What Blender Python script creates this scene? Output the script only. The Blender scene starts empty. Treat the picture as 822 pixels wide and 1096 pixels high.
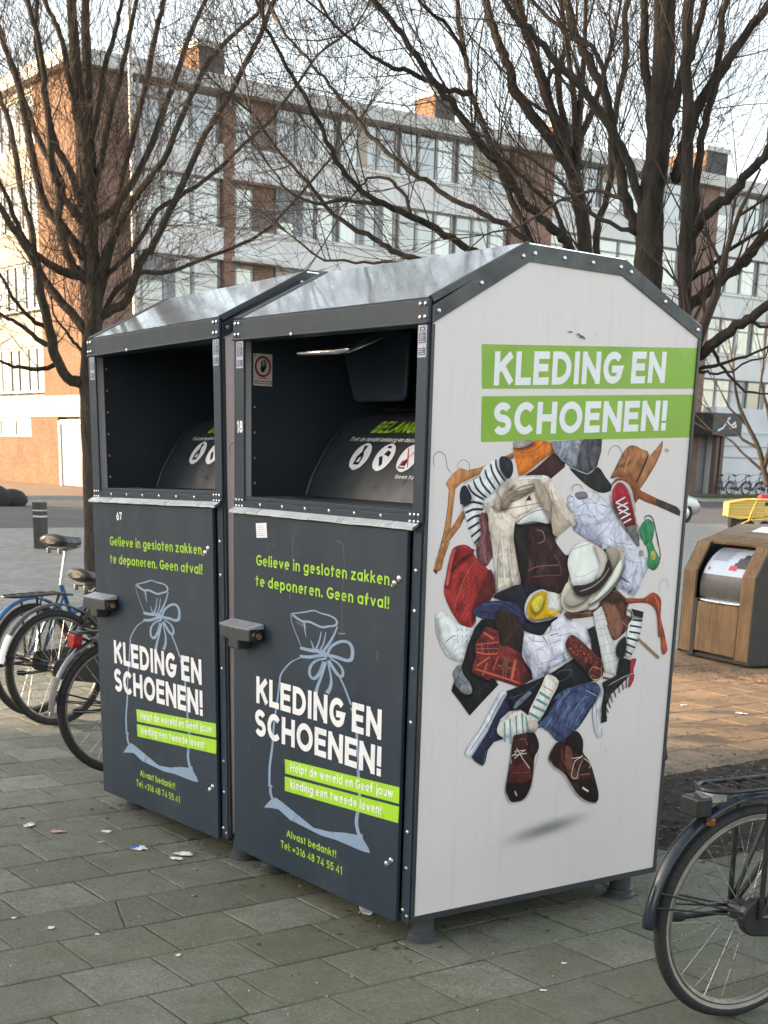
import bpy, bmesh, math, random
from math import sin, cos, pi, radians, sqrt, atan2, hypot
from mathutils import Vector, Matrix

C = bpy.context.scene
COL = C.collection
R = radians

# ------------------------------------------------------------------ helpers
class MB:
    """collects shapes and links them as ONE mesh object"""
    def __init__(s):
        s.v = []; s.f = []; s.m = []; s.mi = 0; s.col = None
    def add(s, vs, fs):
        o = len(s.v); s.v += [tuple(v) for v in vs]
        for f in fs:
            s.f.append([i + o for i in f]); s.m.append(s.mi)
    def box(s, x0, x1, y0, y1, z0, z1):
        s.add([(x0,y0,z0),(x1,y0,z0),(x1,y1,z0),(x0,y1,z0),(x0,y0,z1),(x1,y0,z1),(x1,y1,z1),(x0,y1,z1)],
              [(0,3,2,1),(4,5,6,7),(0,1,5,4),(1,2,6,5),(2,3,7,6),(3,0,4,7)])
    def poly(s, pts):
        s.add(pts, [list(range(len(pts)))])
    def prism(s, pts, axis, a, b):
        """2D outline pts swept along axis from a to b"""
        def mk(p, w):
            return (w, p[0], p[1]) if axis == 'x' else ((p[0], w, p[1]) if axis == 'y' else (p[0], p[1], w))
        n = len(pts)
        ar = sum(pts[i][0]*pts[(i+1) % n][1] - pts[(i+1) % n][0]*pts[i][1] for i in range(n))
        if (ar < 0) != (axis == 'y'): pts = pts[::-1]
        vs = [mk(p, a) for p in pts] + [mk(p, b) for p in pts]
        fs = [list(range(n))[::-1], list(range(n, 2*n))] if True else []
        for i in range(n):
            j = (i+1) % n
            fs.append((i, j, n+j, n+i))
        s.add(vs, fs)
    def tube(s, path, rad, n=8, caps=True):
        path = [Vector(p) for p in path]
        if not hasattr(rad, '__len__'): rad = [rad]*len(path)
        T = []
        for i in range(len(path)):
            a = path[max(i-1, 0)]; b = path[min(i+1, len(path)-1)]
            t = (b-a); T.append(t.normalized() if t.length > 1e-9 else Vector((0,0,1)))
        u = T[0].orthogonal().normalized()
        vs = []
        for i, p in enumerate(path):
            u = u - T[i]*u.dot(T[i])
            u = u.normalized() if u.length > 1e-6 else T[i].orthogonal().normalized()
            w = T[i].cross(u)
            for k in range(n):
                a = 2*pi*k/n
                vs.append(p + (u*cos(a) + w*sin(a))*rad[i])
        fs = []
        for i in range(len(path)-1):
            for k in range(n):
                l = (k+1) % n
                fs.append((i*n+k, i*n+l, (i+1)*n+l, (i+1)*n+k))
        if caps and n > 3:
            fs.append(tuple(range(n))[::-1]); fs.append(tuple(range((len(path)-1)*n, len(path)*n)))
        s.add(vs, fs)
    def cyl(s, p0, p1, r, n=12, r1=None):
        s.tube([p0, p1], [r, r if r1 is None else r1], n)
    def lathe(s, prof, c=(0,0,0), axis='z', n=20):
        vs = []; fs = []
        for (r, h) in prof:
            for k in range(n):
                a = 2*pi*k/n
                q = (r*cos(a), r*sin(a), h) if axis == 'z' else ((r*cos(a), h, r*sin(a)) if axis == 'y' else (h, r*cos(a), r*sin(a)))
                vs.append((q[0]+c[0], q[1]+c[1], q[2]+c[2]))
        for i in range(len(prof)-1):
            for k in range(n):
                l = (k+1) % n
                fs.append((i*n+k, i*n+l, (i+1)*n+l, (i+1)*n+k))
        fs.append(list(range(n))[::-1]); fs.append(list(range((len(prof)-1)*n, len(prof)*n)))
        s.add(vs, fs)
    def torus(s, c, R0, r, axis='y', n=40, m=8, a0=0, a1=2*pi, sq=1.0):
        full = abs(a1-a0-2*pi) < 1e-6
        vs = []; fs = []; N = n if full else n+1
        for i in range(N):
            a = a0 + (a1-a0)*i/n
            for k in range(m):
                b = 2*pi*k/m
                rr = R0 + r*cos(b); h = r*sq*sin(b)
                q = (rr*cos(a), h, rr*sin(a)) if axis == 'y' else (rr*cos(a), rr*sin(a), h)
                vs.append((q[0]+c[0], q[1]+c[1], q[2]+c[2]))
        for i in range(n):
            j = (i+1) % N
            for k in range(m):
                l = (k+1) % m
                fs.append((i*m+k, j*m+k, j*m+l, i*m+l))
        s.add(vs, fs)
    def dome(s, c, nrm, r, h=None, n=8):
        nrm = Vector(nrm).normalized(); u = nrm.orthogonal().normalized(); w = nrm.cross(u); c = Vector(c)
        h = r*.6 if h is None else h
        vs = []
        for (rr, hh) in ((1, 0), (.85, .6), (.4, .95)):
            for k in range(n):
                a = 2*pi*k/n; vs.append(c + (u*cos(a)+w*sin(a))*r*rr + nrm*h*hh)
        fs = []
        for i in range(2):
            for k in range(n):
                l = (k+1) % n; fs.append((i*n+k, i*n+l, (i+1)*n+l, (i+1)*n+k))
        fs.append(list(range(2*n, 3*n)))
        s.add(vs, fs)
    def ellipsoid(s, c, r, n=16, m=10, jit=0, rng=None):
        vs = []; fs = []
        for i in range(m+1):
            th = pi*i/m
            for k in range(n):
                a = 2*pi*k/n; j = 1 + (rng.uniform(-jit, jit) if rng else 0)
                vs.append((c[0]+r[0]*sin(th)*cos(a)*j, c[1]+r[1]*sin(th)*sin(a)*j, c[2]+r[2]*cos(th)*j))
        for i in range(m):
            for k in range(n):
                l = (k+1) % n; fs.append((i*n+k, (i+1)*n+k, (i+1)*n+l, i*n+l))
        s.add(vs, fs)
    def build(s, name, mats, parent=None, off=(0,0,0), smooth=False, bevel=0, auto=True):
        me = bpy.data.meshes.new(name)
        me.from_pydata([(v[0]-off[0], v[1]-off[1], v[2]-off[2]) for v in s.v], [], s.f)
        if not isinstance(mats, (list, tuple)): mats = [mats]
        for m in mats: me.materials.append(m)
        if any(s.m): me.polygons.foreach_set('material_index', s.m)
        if smooth: me.polygons.foreach_set('use_smooth', [True]*len(me.polygons))
        me.update()
        o = bpy.data.objects.new(name, me); COL.objects.link(o)
        if smooth and auto:
            try: me.set_sharp_from_angle(angle=R(40))
            except Exception: pass
        if parent: o.parent = parent
        if bevel:
            b = o.modifiers.new('bevel', 'BEVEL'); b.width = bevel; b.segments = 2; b.limit_method = 'ANGLE'; b.angle_limit = R(40)
        return o

def tag(o, label=None, cat=None, group=None, kind=None):
    if label: o['label'] = label
    if cat: o['category'] = cat
    if group: o['group'] = group
    if kind: o['kind'] = kind
    return o
def thing(name, label, cat, loc=(0,0,0), rz=0, group=None):
    o = bpy.data.objects.new(name, None); COL.objects.link(o)
    o.empty_display_size = .2; o.location = loc; o.rotation_euler = (0,0,rz)
    return tag(o, label, cat, group)
def copy_tree(o, parent=None):
    c = o.copy(); COL.objects.link(c)
    if parent: c.parent = parent
    for ch in list(o.children): copy_tree(ch, c)
    return c

# ------------------------------------------------------------------ materials
def lin(c):
    return tuple((v/255/12.92 if v/255 <= .04045 else ((v/255+.055)/1.055)**2.4) for v in c)
class NT:
    def __init__(s, name):
        s.m = bpy.data.materials.new(name); s.m.use_nodes = True
        s.t = s.m.node_tree; s.n = s.t.nodes; s.b = s.n['Principled BSDF']
    def node(s, typ, **kw):
        n = s.n.new(typ)
        for k, v in kw.items():
            if k in n.inputs.keys() if isinstance(k, str) else False: n.inputs[k].default_value = v
            else: setattr(n, k, v)
        return n
    def l(s, a, b): s.t.links.new(a, b)
    def coord(s, scale=(1,1,1), kind='Object'):
        tc = s.n.new('ShaderNodeTexCoord'); mp = s.n.new('ShaderNodeMapping')
        mp.inputs['Scale'].default_value = scale; s.l(tc.outputs[kind], mp.inputs['Vector']); return mp.outputs['Vector']
    def noise(s, vec, scale, detail=6, rough=.6, dist=0):
        n = s.n.new('ShaderNodeTexNoise'); n.inputs['Scale'].default_value = scale; n.inputs['Detail'].default_value = detail
        n.inputs['Roughness'].default_value = rough; n.inputs['Distortion'].default_value = dist
        s.l(vec, n.inputs['Vector']); return n.outputs['Fac']
    def ramp(s, fac, stops):
        r = s.n.new('ShaderNodeValToRGB'); e = r.color_ramp.elements
        while len(e) < len(stops): e.new(.5)
        for i, (p, c) in enumerate(stops):
            e[i].position = p; e[i].color = tuple(c)[:3] + (1,) if hasattr(c, '__len__') else (c, c, c, 1)
        s.l(fac, r.inputs['Fac']); return r.outputs['Color']
    def mix(s, fac, a, b, typ='MIX'):
        m = s.n.new('ShaderNodeMix'); m.data_type = 'RGBA'; m.blend_type = typ
        for sock, v in ((m.inputs[0], fac), (m.inputs[6], a), (m.inputs[7], b)):
            if hasattr(v, 'is_linked') or isinstance(v, bpy.types.NodeSocket): s.l(v, sock)
            else: sock.default_value = v if not hasattr(v, '__len__') else (tuple(v)[:3] + (1,))
        return m.outputs[2]
    def math(s, op, a, b=0):
        m = s.n.new('ShaderNodeMath'); m.operation = op
        for sock, v in ((m.inputs[0], a), (m.inputs[1], b)):
            if isinstance(v, bpy.types.NodeSocket): s.l(v, sock)
            else: sock.default_value = v
        return m.outputs[0]
    def bump(s, h, strength=.3, dist=.01, prev=None):
        b = s.n.new('ShaderNodeBump'); b.inputs['Strength'].default_value = strength; b.inputs['Distance'].default_value = dist
        s.l(h, b.inputs['Height'])
        if prev: s.l(prev, b.inputs['Normal'])
        return b.outputs['Normal']
    def out(s, col=None, rough=None, normal=None, metal=None, spec=None):
        for k, v in (('Base Color', col), ('Roughness', rough), ('Normal', normal), ('Metallic', metal), ('Specular IOR Level', spec)):
            if v is None: continue
            if isinstance(v, bpy.types.NodeSocket): s.l(v, s.b.inputs[k])
            else: s.b.inputs[k].default_value = v if not hasattr(v, '__len__') else (tuple(v)[:3] + (1,))
        return s.m

def pm(name, col, rough=.5, metal=0, ns=4, amt=.25, bs=0, bd=.002, spec=None, stretch=(1,1,1), rv=.15):
    """plain painted / cast / worn surface: colour with blotchy wear, roughness variation and fine bump"""
    t = NT(name); v = t.coord(stretch)
    f = t.noise(v, ns, 8, .65)
    c = t.ramp(f, [(.25, [k*(1-amt) for k in col]), (.75, [min(1, k*(1+amt)) for k in col])])
    r = t.ramp(t.noise(v, ns*2.3, 5), [(.3, max(0.02, rough-rv)), (.7, min(1, rough+rv))])
    nrm = t.bump(t.noise(v, bs, 4), .4, bd) if bs else None
    return t.out(c, r, nrm, metal, spec)

def asr(rgb, k=1.3):
    return [min(.85, v*k) for v in lin(rgb)]

M = {}
def make_materials():
    M['dark'] = dark_paint()
    M['darktrim'] = pm('dark_trim_paint', (.032,.037,.042), .42, 0, 6, .2, 90, .0006)
    M['inner'] = pm('dark_interior_paint', (.026,.034,.046), .42, 0, 3, .12, 60, .0005, rv=.03)
    M['white'] = white_panel()
    M['zinc'] = zinc()
    M['steel'] = pm('bright_steel', (.55,.56,.57), .28, 1, 12, .2)
    M['chrome'] = pm('chrome_bar', (.7,.71,.72), .12, 1, 12, .1)
    M['lockcover'] = pm('worn_lock_cover', (.36,.38,.40), .4, .4, 20, .35)
    M['drip'] = pm('pale_zinc_strip', (.62,.65,.68), .35, .3, 8, .25)
    M['green'] = pm('green_vinyl', lin((128,172,40)), .35, 0, 3, .1)
    M['lime'] = pm('lime_vinyl', lin((158,210,52)), .35, 0, 3, .08)
    M['limetext'] = pm('lime_lettering', lin((160,205,60)), .35, 0, 8, .08)
    M['vinylwhite'] = pm('white_vinyl', (.8,.8,.82), .35, 0, 5, .05)
    M['bagblue'] = pm('pale_blue_vinyl', lin((132,154,178)), .35, 0, 4, .08)
    M['label'] = pm('data_label', lin((112,120,140)), .35, .3, 90, .5, stretch=(1,1,2.5))
    M['red'] = pm('red_print', lin((150,28,42)), .4)
    M['black'] = pm('black_print', (.012,.012,.014), .4)
    M['rubber'] = pm('black_rubber', (.018,.018,.019), .75, 0, 30, .3, 140, .001)
    M['plasticblack'] = pm('black_plastic', (.016,.016,.017), .38, 0, 10, .3, 120, .0004)
    M['feet'] = pm('dark_feet', (.045,.05,.055), .55, 0, 14, .35, 60, .001)
    M['copper'] = pm('copper_lock', lin((190,140,105)), .35, .7, 20, .3)
    M['print'] = print_mat()

def dark_paint():
    t = NT('anthracite_powder_coat'); v = t.coord()
    f = t.noise(v, 2.2, 8, .7)
    c = t.ramp(f, [(.25, (.017,.030,.046)), (.6, (.022,.036,.053)), (.85, (.030,.044,.062))])
    # chalky streaks of dirt near the foot and fine scratches
    sc = t.noise(t.coord((60, 1, 3)), 3, 10, .75)
    c = t.mix(t.math('MULTIPLY', t.ramp(sc, [(.66, 0), (.78, 1)]), .2), c, (.25,.27,.29))
    du = t.noise(t.coord((1,1,1)), 9, 10, .8)
    c = t.mix(t.math('MULTIPLY', t.ramp(du, [(.58, 0), (.75, 1)]), .34), c, (.16,.16,.15))
    bl = t.noise(t.coord((1,1,.5)), 1.7, 7, .65); c = t.mix(t.math('MULTIPLY', t.ramp(bl, [(.48, 0), (.75, 1)]), .10), c, (.15,.165,.18))
    r = t.ramp(t.noise(v, 5, 6), [(.3, .32), (.7, .5)])
    return t.out(c, r, t.bump(t.noise(v, 160, 3), .12, .0006), spec=.26)
def white_panel():
    t = NT('printed_white_panel'); v = t.coord()
    f = t.noise(v, 1.3, 7, .6)
    c = t.ramp(f, [(.3, (.69,.622,.618)), (.7, (.755,.686,.682))])
    d = t.noise(v, 14, 9, .8)
    c = t.mix(t.math('MULTIPLY', t.ramp(d, [(.6, 0), (.78, 1)]), .3), c, (.36,.33,.31))
    st = t.noise(t.coord((9, 9, .6)), 3, 8, .7)
    c = t.mix(t.math('MULTIPLY', t.ramp(st, [(.52, 0), (.8, 1)]), .28), c, (.45,.42,.4))
    n1 = t.bump(t.noise(v, 1.9, 3), .45, .012)
    return t.out(c, t.ramp(f, [(.3, .28), (.7, .42)]), n1)
def zinc():
    t = NT('galvanised_sheet'); v = t.coord()
    vo = t.n.new('ShaderNodeTexVoronoi'); vo.inputs['Scale'].default_value = 70; t.l(v, vo.inputs['Vector'])
    sp = t.ramp(vo.outputs['Color'], [(0, (.74,.81,.82)), (1, (.84,.90,.91))])
    dirt = t.noise(v, 6, 9, .7)
    c = t.mix(t.math('MULTIPLY', t.ramp(dirt, [(.52, 0), (.8, 1)]), .3), sp, (.35,.36,.35))
    r = t.ramp(t.noise(v, 11, 6), [(.3, .045), (.7, .10)])
    n = t.bump(t.noise(v, 3.2, 2), .08, .006)
    return t.out(c, r, n, .7)
def print_mat():
    t = NT('printed_picture'); v = t.coord()
    a = t.n.new('ShaderNodeAttribute'); a.attribute_name = 'Col'
    n1 = t.noise(v, 26, 7, .7, 1.2); n2 = t.noise(t.coord((1,1,.5)), 70, 5, .7, .5)
    k = t.math('ADD', t.math('MULTIPLY', t.math('SUBTRACT', n1, .5), 2.6), t.math('MULTIPLY', t.math('SUBTRACT', n2, .5), 1.2))
    k = t.math('ADD', 1.0, t.math('MULTIPLY', k, a.outputs['Alpha']))
    cm = t.n.new('ShaderNodeVectorMath'); cm.operation = 'SCALE'
    t.l(a.outputs['Color'], cm.inputs[0]); t.l(t.math('MAXIMUM', k, .25), cm.inputs['Scale'])
    a2 = t.n.new('ShaderNodeAttribute'); a2.attribute_name = 'Cov'; t.l(a2.outputs['Fac'], t.b.inputs['Alpha'])
    return t.out(cm.outputs[0], .5, spec=.22)

def paving():
    t = NT('concrete_slab_paving'); tc = t.n.new('ShaderNodeTexCoord')
    sp = t.n.new('ShaderNodeSeparateXYZ'); t.l(tc.outputs['Object'], sp.inputs[0])
    wob = t.noise(tc.outputs['Object'], 1.1, 3, .5)
    wx = t.math('MULTIPLY', t.math('SUBTRACT', wob, .5), .045)
    wy = t.math('MULTIPLY', t.math('SUBTRACT', t.noise(t.coord((1,1,2)), .9, 3, .5), .5), .05)
    cb = t.n.new('ShaderNodeCombineXYZ')
    t.l(t.math('ADD', t.math('ADD', sp.outputs['Y'], .17), wy), cb.inputs['X']); t.l(t.math('ADD', t.math('SUBTRACT', sp.outputs['X'], .21), wx), cb.inputs['Y'])
    br = t.n.new('ShaderNodeTexBrick'); br.offset = .5; br.squash = 1
    for k, v in (('Scale', 1), ('Mortar Size', .0045), ('Mortar Smooth', .3), ('Bias', 0), ('Brick Width', .325), ('Row Height', .31)): br.inputs[k].default_value = v
    br.inputs['Color1'].default_value = (.150,.148,.130,1); br.inputs['Color2'].default_value = (.245,.238,.212,1); br.inputs['Mortar'].default_value = (.035,.035,.028,1)
    t.l(cb.outputs[0], br.inputs['Vector'])
    v = tc.outputs['Object']
    # joints packed with grit in places: weaken the mortar mask
    gap = t.ramp(t.noise(v, 3.1, 6, .7), [(.38, .12), (.6, 1)])
    jm = t.math('MULTIPLY', br.outputs['Fac'], gap)
    slab = t.mix(.5, br.outputs['Color'], (.19,.186,.166))
    c = t.mix(jm, slab, (.032,.032,.026))
    # aggregate speckle
    sp1 = t.noise(v, 190, 3, .7); sp2 = t.noise(v, 60, 5, .75)
    k = t.math('ADD', t.math('MULTIPLY', sp1, .9), t.math('MULTIPLY', sp2, .5))
    kc = t.ramp(k, [(.42, .22), (.68, .95), (.82, 1.35), (.98, 2.1)])
    c = t.mix(1, c, kc, 'MULTIPLY')
    c = t.mix(1, c, t.ramp(t.noise(v, 7, 9, .8), [(.3, .6), (.7, 1.35)]), 'MULTIPLY')
    # algae and trodden dirt
    mo = t.ramp(t.noise(v, .8, 9, .7), [(.34, 0), (.6, 1)])
    # more algae in the damp strip around the bins (x > -2.5)
    near = t.n.new('ShaderNodeMapRange'); near.inputs['From Min'].default_value = -3.2; near.inputs['From Max'].default_value = -.3
    t.l(sp.outputs['X'], near.inputs['Value'])
    c = t.mix(t.math('MULTIPLY', t.math('MULTIPLY', mo, near.outputs[0]), .8), c, (.088,.096,.045))
    st = t.ramp(t.noise(v, 2.7, 10, .8), [(.55, 0), (.8, 1)])
    c = t.mix(t.math('MULTIPLY', st, .45), c, (.085,.078,.062))
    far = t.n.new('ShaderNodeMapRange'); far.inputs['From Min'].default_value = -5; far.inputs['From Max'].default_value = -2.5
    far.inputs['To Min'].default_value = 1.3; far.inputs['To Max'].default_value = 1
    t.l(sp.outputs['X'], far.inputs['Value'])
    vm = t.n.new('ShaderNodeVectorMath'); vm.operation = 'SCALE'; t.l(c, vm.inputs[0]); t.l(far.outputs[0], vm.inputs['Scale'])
    h = t.math('SUBTRACT', t.math('MULTIPLY', k, .25), t.math('MULTIPLY', jm, 1.0))
    h = t.math('ADD', h, t.math('MULTIPLY', br.outputs['Color'], 1.2))
    return t.out(vm.outputs[0], t.ramp(k, [(.3, .95), (.9, .7)]), t.bump(h, .75, .006))
def slab_mat():
    t = NT('concrete_slab'); tc = t.n.new('ShaderNodeTexCoord'); v = tc.outputs['Object']
    sp = t.n.new('ShaderNodeSeparateXYZ'); t.l(v, sp.inputs[0])
    at = t.n.new('ShaderNodeAttribute'); at.attribute_name = 'Tone'
    c = t.mix(at.outputs['Fac'], (.115,.111,.094), (.225,.216,.186))
    sp1 = t.noise(v, 210, 3, .7); sp2 = t.noise(v, 62, 5, .75)
    k = t.math('ADD', t.math('MULTIPLY', sp1, .9), t.math('MULTIPLY', sp2, .5))
    c = t.mix(1, c, t.ramp(k, [(.42, .12), (.62, .85), (.8, 1.45), (.96, 2.7)]), 'MULTIPLY')
    c = t.mix(1, c, t.ramp(t.noise(v, 7, 9, .8), [(.3, .62), (.7, 1.32)]), 'MULTIPLY')
    near = t.n.new('ShaderNodeMapRange'); near.inputs['From Min'].default_value = -3.4; near.inputs['From Max'].default_value = -.2; near.inputs['To Min'].default_value = .36
    t.l(sp.outputs['X'], near.inputs['Value'])
    mo = t.ramp(t.noise(v, 1.3, 10, .75), [(.27, 0), (.54, 1)])
    fine = t.ramp(t.noise(v, 48, 6, .8), [(.35, .25), (.65, 1)])
    c = t.mix(t.math('MULTIPLY', t.math('MULTIPLY', t.math('MULTIPLY', mo, near.outputs[0]), fine), .92), c, (.092,.104,.040))
    st = t.ramp(t.noise(v, 2.7, 10, .8), [(.55, 0), (.8, 1)])
    c = t.mix(t.math('MULTIPLY', st, .5), c, (.075,.068,.052))
    # slab colour shifts warmer on the far side of the banks
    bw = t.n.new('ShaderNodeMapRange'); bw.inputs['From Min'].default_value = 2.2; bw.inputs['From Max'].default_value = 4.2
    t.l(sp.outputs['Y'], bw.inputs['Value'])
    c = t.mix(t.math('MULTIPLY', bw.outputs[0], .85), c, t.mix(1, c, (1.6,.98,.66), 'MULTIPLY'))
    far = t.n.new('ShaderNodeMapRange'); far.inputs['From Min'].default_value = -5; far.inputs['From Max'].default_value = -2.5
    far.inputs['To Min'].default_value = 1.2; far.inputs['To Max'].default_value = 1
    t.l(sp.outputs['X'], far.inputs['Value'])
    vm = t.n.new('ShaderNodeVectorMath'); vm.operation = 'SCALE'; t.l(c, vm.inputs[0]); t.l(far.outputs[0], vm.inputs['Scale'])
    h = t.math('ADD', t.math('MULTIPLY', k, .6), t.math('MULTIPLY', t.noise(v, 14, 6, .7), .8))
    return t.out(vm.outputs[0], t.ramp(k, [(.3, .95), (.9, .72)]), t.bump(h, .8, .005))
def joint_mat():
    t = NT('joint_grit_and_moss'); v = t.coord()
    c = t.ramp(t.noise(v, 6, 8, .75), [(.3, (.035,.032,.024)), (.5, (.06,.057,.036)), (.62, (.07,.082,.03)), (.78, (.14,.13,.10))])
    c = t.mix(1, c, t.ramp(t.noise(v, 160, 3, .7), [(.35, .4), (.7, 1.6)]), 'MULTIPLY')
    return t.out(c, .95, t.bump(t.noise(v, 120, 4), .8, .006))
def soil():
    t = NT('bare_soil'); v = t.coord()
    a = t.noise(v, 9, 10, .8); b = t.noise(v, 70, 6, .8)
    c = t.ramp(a, [(.3, (.045,.036,.029)), (.55, (.10,.08,.064)), (.75, (.17,.14,.115))])
    c = t.mix(1, c, t.ramp(b, [(.3, .35), (.6, 1), (.8, 2.0)]), 'MULTIPLY')
    return t.out(c, .95, t.bump(t.math('ADD', t.math('MULTIPLY', a, 2), b), 1, .03))
def bricks(name, c1, c2, mortar, w=.21, h=.062, face='x', scale=1):
    t = NT(name); tc = t.n.new('ShaderNodeTexCoord'); sp = t.n.new('ShaderNodeSeparateXYZ'); t.l(tc.outputs['Object'], sp.inputs[0])
    cb = t.n.new('ShaderNodeCombineXYZ'); t.l(sp.outputs['X' if face == 'y' else 'Y'], cb.inputs['X']); t.l(sp.outputs['Z'], cb.inputs['Y'])
    br = t.n.new('ShaderNodeTexBrick'); br.offset = .5
    for k, v in (('Scale', scale), ('Mortar Size', .006), ('Mortar Smooth', .2), ('Bias', 0), ('Brick Width', w), ('Row Height', h)): br.inputs[k].default_value = v
    br.inputs['Color1'].default_value = c1+(1,); br.inputs['Color2'].default_value = c2+(1,); br.inputs['Mortar'].default_value = mortar+(1,)
    t.l(cb.outputs[0], br.inputs['Vector'])
    c = t.mix(1, br.outputs['Color'], t.ramp(t.noise(tc.outputs['Object'], .7, 8, .7), [(.3, .72), (.7, 1.2)]), 'MULTIPLY')
    c = t.mix(1, c, t.ramp(t.noise(tc.outputs['Object'], 7, 5, .7), [(.3, .75), (.7, 1.25)]), 'MULTIPLY')
    return t.out(c, .9, t.bump(br.outputs['Fac'], -.5, .01))
def bark(name='bark', moss=.3):
    t = NT(name); v = t.coord((1,1,.22)); tcv = t.coord()
    a = t.noise(v, 26, 9, .75, .6)
    c = t.ramp(a, [(.34, (.014,.011,.008)), (.52, (.048,.037,.028)), (.72, (.10,.078,.058))])
    m = t.ramp(t.noise(tcv, 3, 8, .75), [(.5, 0), (.72, 1)])
    c = t.mix(t.math('MULTIPLY', m, moss), c, (.062,.066,.026))
    return t.out(c, .92, t.bump(a, 1.0, .03))
def wood(name, c1, c2, axis='z'):
    t = NT(name); sc = {'z': (14,14,.9), 'x': (.9,14,14), 'y': (14,.9,14)}[axis]
    v = t.coord(sc); a = t.noise(v, 2.2, 10, .72, .8); b = t.noise(t.coord(), 2.5, 6, .6)
    c = t.ramp(a, [(.28, c1), (.5, [(p+q)/2 for p, q in zip(c1, c2)]), (.72, c2)])
    c = t.mix(1, c, t.ramp(b, [(.25, .55), (.7, 1.15)]), 'MULTIPLY')
    return t.out(c, .8, t.bump(a, .5, .004))
def asphalt(name, col, sc=90):
    t = NT(name); v = t.coord(); a = t.noise(v, sc, 4, .7); b = t.noise(v, .5, 8, .7)
    c = t.mix(1, t.ramp(b, [(.3, [k*.75 for k in col]), (.7, [k*1.25 for k in col])]), t.ramp(a, [(.3, .6), (.7, 1.4)]), 'MULTIPLY')
    return t.out(c, .9, t.bump(a, .4, .01))
def pane(name, col, rough=.04, curtain=0):
    t = NT(name); v = t.coord((1,1,.08))
    f = t.noise(v, 2.3, 4, .6)
    c = t.ramp(f, [(.35, [k*.7 for k in col]), (.65, [k*1.25 for k in col])])
    n = t.bump(t.noise(t.coord(), .7, 2), .15, .05)
    m = t.out(c, rough, n, 0, 1.0); t.b.inputs['IOR'].default_value = 1.9
    return m

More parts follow.
